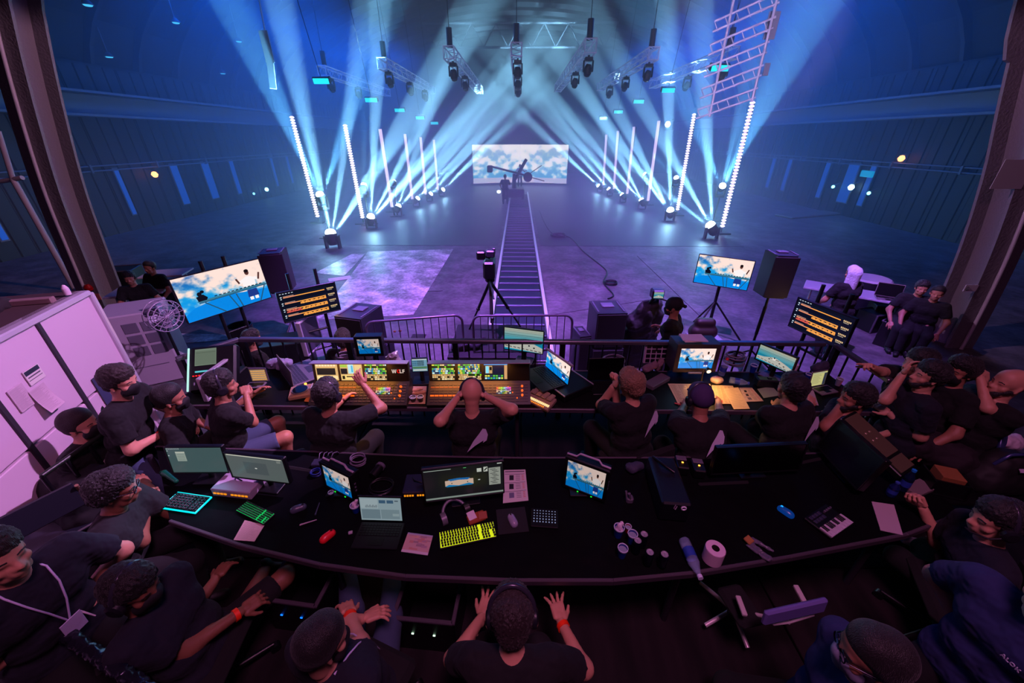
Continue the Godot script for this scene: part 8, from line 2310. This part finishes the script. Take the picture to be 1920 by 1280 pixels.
# ---------------------------------------------------------------- the crew
func crew() -> void:
	var seat := []
	var all := [
		# at the far desk, seen from behind
		["masked man in a black tee perched by the white cabin, hand on the desk end", {"head_at": Vector3(-3.077, 1.95, -2.433), "yaw": -72, "lean": 16, "head": Vector3(-8, -6, 0), "hair": "short", "hair_color": "brown", "mask": true, "rh": Vector3(-2.981, 1.4, -2.454), "rhand": "fist", "band": 1, "print": "wing", "print_at": Vector2(-0.03, 0.33), "trousers": "jeans", "stand": true, "skin": 2}, ""],
		["person with cropped hair seated low, left of the mixing console", {"head_at": Vector3(-2.943, 1.66, -2.604), "yaw": -60, "lean": 14, "hair": "buzz", "mask": true, "print": "wing", "chair": true}, "cropped person by the mixing console"],
		["man with a headset and bare knees at the small laptop", {"head_at": Vector3(-2.515, 1.76, -2.663), "yaw": -48, "lean": 12, "hair": "short", "phones": true, "mic": false, "rh": Vector3(-2.494, 1.5, -2.855), "lh": Vector3(-2.567, 1.4, -3.026), "rhand": "fist", "bare_legs": true, "trousers": "jeans", "print": "wing", "print_at": Vector2(0, 0.33), "chair": true, "skin": 1}, "man with bare knees at the small laptop"],
		["operator in headphones touching a left console screen with a raised hand", {"head_at": Vector3(-1.531, 1.78, -2.513), "yaw": -10, "lean": 14, "hair": "short", "phones": true, "rh": Vector3(-1.349, 1.68, -2.783), "re": Vector3(0.7, -0.8, 0.5), "rhand": "relaxed", "rpalm": Vector3(-0.3, 0, -1), "lh": Vector3(-1.647, 1.42, -2.895), "chair": true, "skin": 1}, "operator touching the screen"],
		["bald operator pressing both hands to his headphones at the middle console", {"head_at": Vector3(-0.366, 1.78, -2.547), "yaw": 0, "lean": 8, "head": Vector3(0, -14, 0), "hair": "none", "phones": true, "rh": Vector3(-0.239, 1.76, -2.519), "lh": Vector3(-0.481, 1.76, -2.501), "re": Vector3(0.5, -1.2, 0.2), "le": Vector3(-0.5, -1.2, 0.2), "rbend": Vector3(-0.3, 0.5, 0), "lbend": Vector3(0.3, 0.5, 0), "print": "wing", "print_at": Vector2(0.05, 0.33), "chair": true, "skin": 2}, "bald operator"],
		["fair curly haired person with hands clasped before the face", {"head_at": Vector3(0.969, 1.76, -2.737), "yaw": 24, "lean": 12, "head": Vector3(4, -12, 0), "hair": "curly", "hair_color": "fair", "lh": Vector3(0.849, 1.66, -2.832), "rh": Vector3(0.884, 1.66, -2.866), "le": Vector3(-0.3, -1, 0.2), "re": Vector3(0.2, -1, 0.2), "lhand": "fist", "rhand": "fist", "print": "wing", "print_at": Vector2(0.09, 0.33), "chair": true, "skin": 2}, "fair curly haired person"],
		["person in a violet cap and headphones bent over the lit papers", {"head_at": Vector3(1.497, 1.72, -2.588), "yaw": 4, "lean": 26, "head": Vector3(0, -16, 0), "hair": "cap", "cap_color": "violet", "phones": true, "mic": false, "rh": Vector3(1.914, 1.38, -3.007), "lh": Vector3(1.626, 1.38, -3.019), "print": "wing", "print_at": Vector2(0.05, 0.33), "chair": true}, "person in the violet cap"],
		["dark haired man seen from behind, right of the lit papers", {"head_at": Vector3(2.296, 1.76, -2.688), "yaw": 14, "lean": 14, "hair": "short", "hair_color": "black", "rh": Vector3(2.766, 1.38, -2.972), "lh": Vector3(2.43, 1.38, -2.95), "print": "wing", "print_at": Vector2(0.11, 0.33), "chair": true, "skin": 2}, "man right of the lit papers"],
		["bearded man leaning back, a hand at his face, beyond the lit papers", {"head_at": Vector3(2.761, 1.74, -2.596), "yaw": 66, "lean": -6, "head": Vector3(10, 0, 0), "hair": "short", "hair_color": "black", "beard": true, "rh": Vector3(2.698, 1.68, -2.618), "re": Vector3(-0.4, -1, 0.2), "lh": Vector3(2.764, 1.4, -2.701), "le": Vector3(-0.4, -1, 0.6), "rhand": "relaxed", "chair": true, "skin": 1, "shirt": "navy"}, "bearded man with a hand at his face"],
		# standing at the right
		["man stretching a bare arm over the right guard rail", {"head_at": Vector3(3.565, 1.85, -2.982), "ground": 0.25, "yaw": 84, "lean": 8, "hair": "short", "hair_color": "black", "rh": Vector3(3.022, 1.85, -2.918), "rhand": "point", "re": Vector3(0, -1, 0), "stand": true, "skin": 2}, ""],
		["bearded man in a navy tee with a raised hand, right of the desks", {"head_at": Vector3(3.457, 1.85, -2.772), "ground": 0.25, "yaw": 74, "lean": 4, "head": Vector3(0, 6, 0), "hair": "short", "hair_color": "black", "beard": true, "rh": Vector3(3.35, 1.78, -2.878), "rhand": "relaxed", "re": Vector3(-0.15, -1, 0.1), "lh": Vector3(3.358, 1.4, -2.814), "le": Vector3(0.3, -1, 0.4), "shirt": "navy", "stand": true, "skin": 2}, ""],
		["masked dark haired man standing behind the bearded man in navy", {"head_at": Vector3(3.802, 1.85, -2.861), "ground": 0.25, "yaw": 95, "lean": 2, "hair": "curly", "hair_color": "black", "mask": true, "stand": true, "skin": 1}, ""],
		["bald bearded man with raised fists at the right edge", {"head_at": Vector3(3.984, 1.85, -2.654), "ground": 0.25, "yaw": 80, "lean": -4, "head": Vector3(0, 8, 0), "hair": "none", "beard": true, "rh": Vector3(3.886, 1.82, -2.776), "rhand": "fist", "re": Vector3(0.3, -1, 0.1), "lh": Vector3(3.967, 1.76, -2.786), "le": Vector3(0.3, -1, 0.3), "lhand": "fist", "stand": true, "skin": 2}, ""],
		# on the hall floor
		["assistant in a cap and mask holding the cape of the draped camera", {"head_at": Vector3(2.078, 1.62, -4.775), "yaw": 58, "lean": 8, "hair": "cap", "cap_back": true, "mask": true, "lh": Vector3(2.09, 1.1, -5.091), "rh": Vector3(2.135, 1.12, -5.195), "print": "wing", "print_at": Vector2(0.08, 0.33), "stand": true, "ground": 0.0}, ""],
		["masked person seated behind the guard rail, below the large television", {"head_at": Vector3(-3.603, 1.2, -4.566), "yaw": -40, "hair": "short", "mask": true, "ground": 0.0, "cell": 0.02, "stool": true}, "masked person behind the guard rail"],
		["brown haired person seated behind the rail, left of the small studio monitor", {"head_at": Vector3(-2.367, 1.2, -4.587), "yaw": 5, "hair": "curly", "hair_color": "brown", "ground": 0.0, "cell": 0.02, "stool": true}, "brown haired person behind the guard rail"],
		["person with long pale hair standing behind the drum at far right", {"head_at": Vector3(5.66, 1.58, -6.374), "yaw": 8, "hair": "long", "hair_color": "white", "stand": true, "ground": 0.0, "cell": 0.022}, ""],
		["person in black at the far right white table, nearer its left end", {"head_at": Vector3(7.292, 1.22, -6.715), "yaw": 150, "hair": "short", "ground": 0.0, "cell": 0.022, "stool": true}, "person at the left of the white table"],
		["person in black at the far right white table, beside the laptop", {"head_at": Vector3(7.372, 1.2, -6.499), "yaw": 135, "hair": "buzz", "ground": 0.0, "cell": 0.022, "stool": true}, "person beside the white table laptop"],
		["person in black by the far left trestle tables, nearer the column", {"head_at": Vector3(-7.494, 1.22, -7.01), "yaw": -150, "hair": "short", "ground": 0.0, "cell": 0.022, "stool": true}, "trestle table person nearer the column"],
		["person in black by the far left trestle tables, nearer the television", {"head_at": Vector3(-7.693, 1.22, -7.701), "yaw": 170, "hair": "buzz", "ground": 0.0, "cell": 0.022, "stool": true}, "trestle table person nearer the television"],
		["performer in a white tee at the foot of the cloud picture wall", {"head_at": Vector3(0.081, 1.597, -34), "yaw": 180, "hair": "short", "shirt": "white", "rh": Vector3(-0.302, 1.184, -33.7), "lh": Vector3(0.554, 1.264, -33.7), "stand": true, "ground": 0.0, "cell": 0.03}, ""],
		["camera operator in black standing left of the camera crane", {"head_at": Vector3(-0.824, 1.56, -24.8), "yaw": 0, "hair": "cap", "rh": Vector3(-0.646, 1.107, -25.2), "stand": true, "ground": 0.0, "cell": 0.03}, ""],
		# around the near desk
		["man in blue framed glasses leaning on the near desk's left end", {"head_at": Vector3(-2.431, 1.74, -1.593), "yaw": -66, "lean": 20, "head": Vector3(6, -10, 0), "hair": "curly", "hair_color": "black", "glasses": true, "rh": Vector3(-2.527, 1.4, -1.764), "lh": Vector3(-2.629, 1.4, -1.898), "re": Vector3(0.3, -1, 0.5), "le": Vector3(0.2, -1, -0.5), "rhand": "fist", "chair": true, "skin": 3}, "man in blue framed glasses"],
		["man with a lanyard and badge holding a pen at the left edge", {"head_at": Vector3(-2.244, 2.02, -0.992), "yaw": -98, "lean": 10, "hair": "short", "hair_color": "brown", "lanyard": true, "rh": Vector3(-2.26, 1.5, -1.034), "rhand": "fist", "rpalm": Vector3(0, -1, -0.4), "re": Vector3(-0.4, -1, 0.5), "lh": Vector3(-2.358, 1.4, -1.181), "shirt": "navy", "stand": true, "skin": 2, "pen": true}, ""],
		["man in headset and dark mask lounging at lower left, orange wristband", {"head_at": Vector3(-1.88, 1.66, -1.069), "yaw": -84, "lean": -14, "head": Vector3(-4, -10, 0), "hair": "short", "hair_color": "black", "phones": true, "mic": false, "mask": true, "rh": Vector3(-1.6, 1.16, -1.219), "rhand": "relaxed", "re": Vector3(-0.1, -1, 0.6), "lh": Vector3(-1.895, 1.14, -1.416), "le": Vector3(0, -1, -0.5), "lf": Vector3(-1.71, 0.7, -1.861), "rf": Vector3(-1.908, 0.7, -1.764), "band": 1, "bare_legs": true, "shirt": "navy", "chair": true, "skin": 3}, "lounging man with the wristband"],
		["cropped haired man in jeans with folded arms, seen from above", {"head_at": Vector3(-0.847, 1.66, -0.857), "yaw": -20, "lean": -12, "head": Vector3(-22, -8, 0), "hair": "buzz", "hair_color": "dark", "mask": true, "rh": Vector3(-0.949, 1.2, -1.198), "lh": Vector3(-0.863, 1.2, -1.172), "re": Vector3(1, -0.5, 0.5), "le": Vector3(-1, -0.5, 0.1), "rpalm": Vector3(-0.2, -1, 0.2), "lpalm": Vector3(0.2, -1, 0.2), "lf": Vector3(-1.342, 0.68, -1.88), "rf": Vector3(-0.955, 0.68, -1.865), "band": 1, "lanyard": true, "trousers": "jeans", "shirt": "navy", "chair": true, "skin": 2}, "cropped haired man in jeans"],
		["curly haired operator in headphones, both hands flat, at the bottom middle", {"head_at": Vector3(-0.017, 1.62, -0.997), "yaw": 0, "lean": 30, "head": Vector3(2, -22, 0), "hair": "curly", "hair_color": "brown", "phones": true, "mic": false, "rh": Vector3(0.26, 1.16, -1.194), "lh": Vector3(-0.192, 1.16, -1.214), "re": Vector3(0.9, -0.4, 0.8), "le": Vector3(-0.9, -0.4, 0.8), "rhand": "flat", "lhand": "flat", "rpalm": Vector3(0, -1, 0), "lpalm": Vector3(0, -1, 0), "rbend": Vector3(0, 0.3, -1), "lbend": Vector3(0, 0.3, -1), "band": 1, "chair": true, "skin": 2}, "curly haired operator"],
		["man with cropped hair, gray mask and blue tee, lower right corner", {"head_at": Vector3(1.371, 1.86, -0.761), "yaw": 70, "lean": 4, "head": Vector3(0, -4, 0), "hair": "buzz", "glasses": true, "mask": true, "mask_color": "gray", "lh": Vector3(1.319, 1.2, -0.762), "rh": Vector3(1.668, 1.05, -0.874), "re": Vector3(0, -1, 0.4), "shirt": "blue", "print": "ALOK", "stand": true, "skin": 1}, ""],
		["person with clasped hands at the right edge, head outside the frame", {"head_at": Vector3(2.111, 2.06, -0.879), "yaw": 96, "lean": 4, "hair": "short", "rh": Vector3(2.207, 1.44, -1.038), "lh": Vector3(2.22, 1.42, -1.024), "re": Vector3(0.3, -1, -0.6), "le": Vector3(0.6, -1, 0.8), "shirt": "blue", "print": "ALOK", "lhand": "fist", "rhand": "fist", "stand": true, "skin": 2}, ""],
		["man in headphones reaching over the right end of the near desk", {"head_at": Vector3(2.7, 1.72, -1.481), "yaw": 64, "lean": 10, "head": Vector3(10, -4, 0), "hair": "short", "hair_color": "black", "phones": true, "rh": Vector3(2.709, 1.42, -1.792), "rhand": "fist", "re": Vector3(0, -1, -0.2), "lh": Vector3(2.892, 1.2, -1.611), "lf": Vector3(3.077, 0.68, -1.859), "rf": Vector3(3.35, 0.68, -2.048), "shoes": "white", "shirt": "navy", "chair": true, "skin": 2}, "man reaching over the near desk"],
		["masked person crouching by the white cabin behind the stair rail", {"head_at": Vector3(-3.439, 1.62, -2.307), "yaw": -74, "lean": 22, "hair": "buzz", "hair_color": "brown", "mask": true, "rh": Vector3(-3.553, 1.4, -2.525), "rhand": "fist", "cell": 0.017, "stool": true, "skin": 2}, "masked person by the cabin"],
	]
	for q in all:
		var s: Dictionary = q[1]
		var o := person("person", q[0], s)
		var gy: float = s.get("ground", DECK)
		if s.get("chair", false):
			chair("black swivel chair under the " + q[2], Vector3(o.position.x, gy, o.position.z) + Basis.from_euler(Vector3(0, deg_to_rad(s.yaw), 0)) * Vector3(0, 0, 0.03), s.yaw, "chairs of the crew")
		elif s.get("stool", false):
			var t := thing("stool", "plain dark stool under the " + q[2], "stool", Transform3D(Basis.IDENTITY, Vector3(o.position.x, gy, o.position.z)), "stools")
			var h := maxf(o.position.y - gy - 0.11, 0.12)
			obj("seat", Build.new().rod(Vector3(0, h - 0.04, 0), Vector3(0, h, 0), 0.17, -1, 16), dk(), t)
			for k in 4:
				var d := Vector3(cos(TAU * k / 4), 0, sin(TAU * k / 4))
				obj("leg", Build.new().rod(d * 0.12 + Vector3(0, h - 0.03, 0), d * 0.18, 0.014, -1, 6), dk(), t)
		if s.get("pen", false):
			var w: Vector3 = Vector3(-2.26, 1.5, -1.034)
			tag(obj("pen", Build.new().rod(w + Vector3(0.08, 0.01, 0.0), w + Vector3(0.2, 0.03, 0.03), 0.005, 0.003, 8), mt("tissue", Color.BLACK)), "white pen in the hand of the man with the lanyard", "pen")
	clutter()


# bags, a rail and chairs at both ends of the crew's deck
func clutter() -> void:
	var rail := thing("stair_rail", "slanted dark stair rail at the left, in front of the cabin", "railing", Transform3D(Basis.IDENTITY, Vector3(Vector3(-3.342, 1.5, -1.902).x, DECK, Vector3(-3.342, 1.5, -1.902).z)))
	var o := rail.position
	var a := Vector3(-3.339, 1.5, -1.892) - o
	var b := Vector3(-3.318, 1.5, -2.535) - o
	obj("top_rail", Build.new().rod(a, b, 0.018, -1, 8), mt("rail green", Color(0.09, 0.13, 0.1), 0.4), rail)
	obj("low_rail", Build.new().rod(a - Vector3(0, 0.45, 0), b - Vector3(0, 0.45, 0), 0.014, -1, 8), mt("rail black", Color.BLACK), rail)
	for k in 5:
		var p := a.lerp(b, k / 4.0)
		obj("post", Build.new().rod(p, Vector3(p.x, 0, p.z), 0.014, -1, 8), mt("rail black", Color.BLACK), rail)
	var rb := thing("red_bag", "dark bag with a red patch and a pale round emblem, by the left stair rail", "bag", Transform3D(Basis.IDENTITY, Vector3(-3.503, 1.2, -2.513)))
	obj("body", soft([[Vector3(-0.1, -0.1, 0), Vector3(0.1, -0.08, 0), 0.14, 0.14], [Vector3(-0.06, 0.06, 0), Vector3(0.1, 0.06, 0), 0.1, 0.1]], 0.015, 0.04, 0.012, 12.0), mt("bag dark", Color(0.05, 0.045, 0.06), 0.7), rb)
	var em := Transform3D(look(Vector3(0.1, 0.75, 0.7), Vector3.RIGHT), Vector3(0.0, 0.08, 0.1))
	obj("patch", Build.new().rod(em * Vector3(0, 0, 0), em * Vector3(0, 0.03, 0), 0.1, 0.095, 20), mt("patch red", Color(0.6, 0.06, 0.1), 0.6), rb)
	obj("emblem", Build.new().lathe(em, PackedVector2Array([Vector2(0.078, 0.03), Vector2(0.078, 0.034), Vector2(0.066, 0.034), Vector2(0.066, 0.03)]), 24).box(em * Transform3D(Basis.from_euler(Vector3(0, 0.5, 0)), Vector3(0, 0.033, 0)), Vector3(0.018, 0.004, 0.13)).box(em * Transform3D(Basis.from_euler(Vector3(0, -0.9, 0)), Vector3(0.02, 0.033, 0)), Vector3(0.014, 0.004, 0.07)), mt("emblem", Color(0.72, 0.66, 0.76), 0.6), rb)
	tag(obj("pale_folder", Build.new().box(at(Vector3(-3.535, 1.3, -2.45), 35, 20, 10), Vector3(0.26, 0.01, 0.34), 0.003).box(at(Vector3(-3.411, 1.28, -2.335), 45, 25, 5), Vector3(0.22, 0.01, 0.3), 0.003), mt("folder", Color(0.55, 0.5, 0.5), 0.8)), "pale folders lying by the red patched bag", "folder")
	for q in [[Vector3(-3.259, 1.3, -2.122), Vector3(-3.152, 1.3, -2.059), "small white tube with a red cap beside the man in glasses", Color(0.75, 0.72, 0.85), Color(0.8, 0.08, 0.08)]]:
		var t := thing("tube", q[2], "tube", Transform3D(Basis.IDENTITY, q[0]))
		obj("body", Build.new().rod(Vector3.ZERO, q[1] - q[0], 0.014, -1, 10), mt("tube body", q[3], 0.4), t)
		obj("cap", Build.new().rod(Vector3.ZERO, (q[0] - q[1]) * 0.35, 0.016, -1, 10), mt("tube cap", q[4], 0.4), t)
	tag(obj("rolled_jacket", soft([[Vector3(-3.594, 1.15, -2.14), Vector3(-3.294, 1.2, -2.127), 0.16, 0.13], [Vector3(-3.643, 1.05, -2.094), Vector3(-3.322, 1.05, -1.949), 0.16, 0.14], [Vector3(-3.272, 1.2, -1.998), Vector3(-3.518, 1.2, -2.178), 0.12, 0.1]], 0.02, 0.06, 0.03, 7.0), mt("jacket", Color(0.035, 0.035, 0.05), 0.85)), "dark jacket heaped behind the man in glasses", "jacket")
	tag(obj("green_lamp", soft([[Vector3(-2.643, 1.38, -2.046), Vector3(-2.514, 1.36, -1.985), 0.022, 0.016], [Vector3(-2.671, 1.37, -2.055), Vector3(-2.638, 1.37, -2.034), 0.018, 0.016]], 0.006, 0.015), mt("green bottle", Color(0.05, 0.3, 0.2), 0.25)), "small green bottle lying at the left end of the near desk", "bottle")
	# an empty folding chair at the left
	var fc := thing("folding_chair", "empty dark folding chair with tan legs at the far left of the deck", "chair", at(Vector3(Vector3(-3.412, 0.9, -1.83).x, DECK, Vector3(-3.412, 0.9, -1.83).z), 60))
	obj("seat", bx(Vector3(0, 0.43, 0), Vector3(0.36, 0.025, 0.36), 0.008), mt("chair blue", Color(0.06, 0.07, 0.12), 0.5), fc)
	obj("backrest", Build.new().box(at(Vector3(0, 0.74, 0.2), 0, -10), Vector3(0.36, 0.2, 0.02), 0.008), mt("chair blue", Color.BLACK), fc)
	for x in [-0.19, 0.19]:
		obj("leg", Build.new().rod(Vector3(x, 0.0, -0.2), Vector3(x, 0.82, 0.22), 0.011, -1, 8), mt("leg tan", Color(0.55, 0.42, 0.34), 0.4, 0.3), fc)
		obj("leg", Build.new().rod(Vector3(x, 0.0, 0.22), Vector3(x, 0.43, -0.16), 0.011, -1, 8), mt("leg tan", Color.BLACK), fc)
	# the backpack and chairs at the right
	var bp := thing("backpack", "black backpack with shiny blue straps at the right end of the deck", "backpack", at(Vector3(4.181, 1.2, -2.8), 30))
	obj("body", soft([[Vector3(-0.02, -0.18, 0), Vector3(0.02, 0.08, 0), 0.17, 0.16], [Vector3(0, -0.14, 0.1), Vector3(0, 0.0, 0.1), 0.13, 0.1], [Vector3(-0.08, 0.12, 0), Vector3(0.08, 0.12, 0), 0.1, 0.1]], 0.014, 0.05, 0.012, 10.0), mt("bag dark", Color.BLACK), bp)
	var st := mt("strap blue", Color(0.22, 0.26, 0.45), 0.2, 0.3)
	for k in 3:
		var s := PackedVector3Array()
		for i in 10:
			var w := i / 9.0
			s.append(Vector3(-0.16 + k * 0.06 - 0.1 * sin(w * PI), 0.2 - w * 0.32, 0.14 + 0.06 * sin(w * PI)))
		obj("strap", Build.new().tube(s, 0.017, 6), st, bp)
	obj("buckle", bx(Vector3(-0.2, 0.04, 0.2), Vector3(0.05, 0.03, 0.02), 0.006), mt("conduit", Color.BLACK), bp)
	tag(obj("pale_shirt", soft([[Vector3(4.273, 1.25, -2.655), Vector3(4.396, 1.2, -2.664), 0.06, 0.07], [Vector3(4.326, 1.2, -2.643), Vector3(4.446, 1.22, -2.711), 0.05, 0.05]], 0.013, 0.03, 0.02, 14.0), mt("tissue", Color.BLACK)), "pale cloth bundle right of the black backpack", "cloth")
	var bag := thing("black_bag", "round black bag with a pale label at the right edge", "bag", Transform3D(Basis.IDENTITY, Vector3(4.009, 1.15, -2.407)))
	obj("body", soft([[Vector3(-0.08, -0.08, 0), Vector3(0.08, -0.06, 0), 0.16, 0.16], [Vector3(-0.02, 0.06, 0), Vector3(0.04, 0.08, 0), 0.12, 0.12]], 0.015, 0.05, 0.012, 10.0), mt("bag dark", Color.BLACK), bag)
	obj("label", Build.new().box(at(Vector3(0.0, 0.12, 0.13), 0, -50), Vector3(0.05, 0.03, 0.006)), mt("emblem", Color.BLACK), bag)
	obj("handle", Build.new().tube(PackedVector3Array([Vector3(-0.12, 0.1, 0.04), Vector3(-0.08, 0.22, 0.06), Vector3(0.06, 0.23, 0.06), Vector3(0.12, 0.12, 0.04)]), 0.014, 6), mt("strap blue", Color.BLACK), bag)
	tag(obj("dark_jacket", soft([[Vector3(3.666, 1.15, -2.618), Vector3(3.782, 1.15, -2.524), 0.13, 0.14], [Vector3(3.535, 1.2, -2.63), Vector3(3.756, 1.2, -2.667), 0.1, 0.1]], 0.018, 0.05, 0.03, 8.0), mt("jacket plum", Color(0.1, 0.06, 0.09), 0.85)), "plum coloured jacket heaped left of the black backpack", "jacket")
	tag(obj("work_table", bx(Vector3(Vector3(3.791, 1, -2.547).x, 0.97, Vector3(3.791, 1, -2.547).z), Vector3(0.9, 0.03, 0.7), 0.005).rod(Vector3(Vector3(3.791, 1, -2.547).x - 0.4, DECK, Vector3(3.791, 1, -2.547).z), Vector3(Vector3(3.791, 1, -2.547).x - 0.4, 0.97, Vector3(3.791, 1, -2.547).z), 0.02).rod(Vector3(Vector3(3.791, 1, -2.547).x + 0.4, DECK, Vector3(3.791, 1, -2.547).z), Vector3(Vector3(3.791, 1, -2.547).x + 0.4, 0.97, Vector3(3.791, 1, -2.547).z), 0.02), dk()), "low dark table carrying the bags at the right end", "table")


func _ready() -> void:
	var cam := Camera3D.new()
	cam.name = "camera"
	add_child(cam)
	cam.fov = 83.188
	cam.near = 0.05
	cam.far = 200.0
	cam.position = Vector3(0, 3.6, 0)
	cam.rotation_degrees = Vector3(-27.9, 0.95, 0)
	cam.current = true
	var env := Environment.new()
	env.background_mode = Environment.BG_COLOR
	env.background_color = Color.BLACK
	env.tonemap_mode = Environment.TONE_MAPPER_LINEAR
	env.tonemap_exposure = 1.0
	env.volumetric_fog_enabled = true
	env.volumetric_fog_density = 0.0
	env.sdfgi_enabled = true
	env.ssao_enabled = true
	env.ssil_enabled = true
	var we := WorldEnvironment.new()
	we.name = "environment"
	we.environment = env
	add_child(we)
	# the blue wash that fills the hall from added, unseen area lights under the roof
	for z in [-19.0, -26.0, -33.0]:
		for s in [-1.0, 1.0]:
			panel_light(at(Vector3(10.5 * s, 9.0, z), 0, -90), 6.0, 6.0, Color(0.0, 0.38, 1.0), E_BLUE)
	# a lilac wash over the floor and the crew
	beam(Vector3(-1.5, 6.4, -5.6), Vector3(-1.0, 0, -9.6), 43, E_LILAC, Color(0.72, 0.42, 1.0))
	beam(Vector3(3.5, 6.4, -5.2), Vector3(3.8, 0, -9.4), 40, E_LILAC * 0.7, Color(0.68, 0.45, 1.0))
	panel_light(at(Vector3(0.6, 7.0, 0.3), 0, -84), 1.2, 1.2, Color(1.0, 0.6, 0.86), E_CREW)
	# added spots, unseen overhead, that brighten the cabin and the steel columns
	beam(Vector3(1.5, 6.4, -4.2), Vector3(-4.8, 1.0, -3.3), 25, E_CABIN * 1.6, Color(0.95, 0.68, 1.0))
	beam(Vector3(0.0, 6.6, -6.8), Vector3(-9.2, 3.0, -8.3), 15, E_CABIN * 1.2, Color(1.0, 0.74, 0.86))
	beam(Vector3(0.0, 6.6, -5.4), Vector3(8.3, 2.8, -6.9), 15, E_CABIN * 0.8, Color(0.95, 0.72, 0.9))
	hall()
	stage()
	deck()
	desks()
	floor_things()
	crew()
	# haze: it hangs over the stage half of the hall
	var fog := FogVolume.new()
	fog.name = "haze"
	fog.shape = RenderingServer.FOG_VOLUME_SHAPE_BOX
	fog.size = Vector3(33.4, 12.0, 38)
	fog.position = Vector3(0, 6.1, -29.5)
	var fm := FogMaterial.new()
	fm.density = 0.035
	fm.albedo = Color(0.92, 0.96, 1)
	fog.material = fm
	fog.set_meta("kind", "stuff")
	tag(fog, "thin smoky haze hanging over the stage and lit by the beams", "haze")
	add_child(fog)
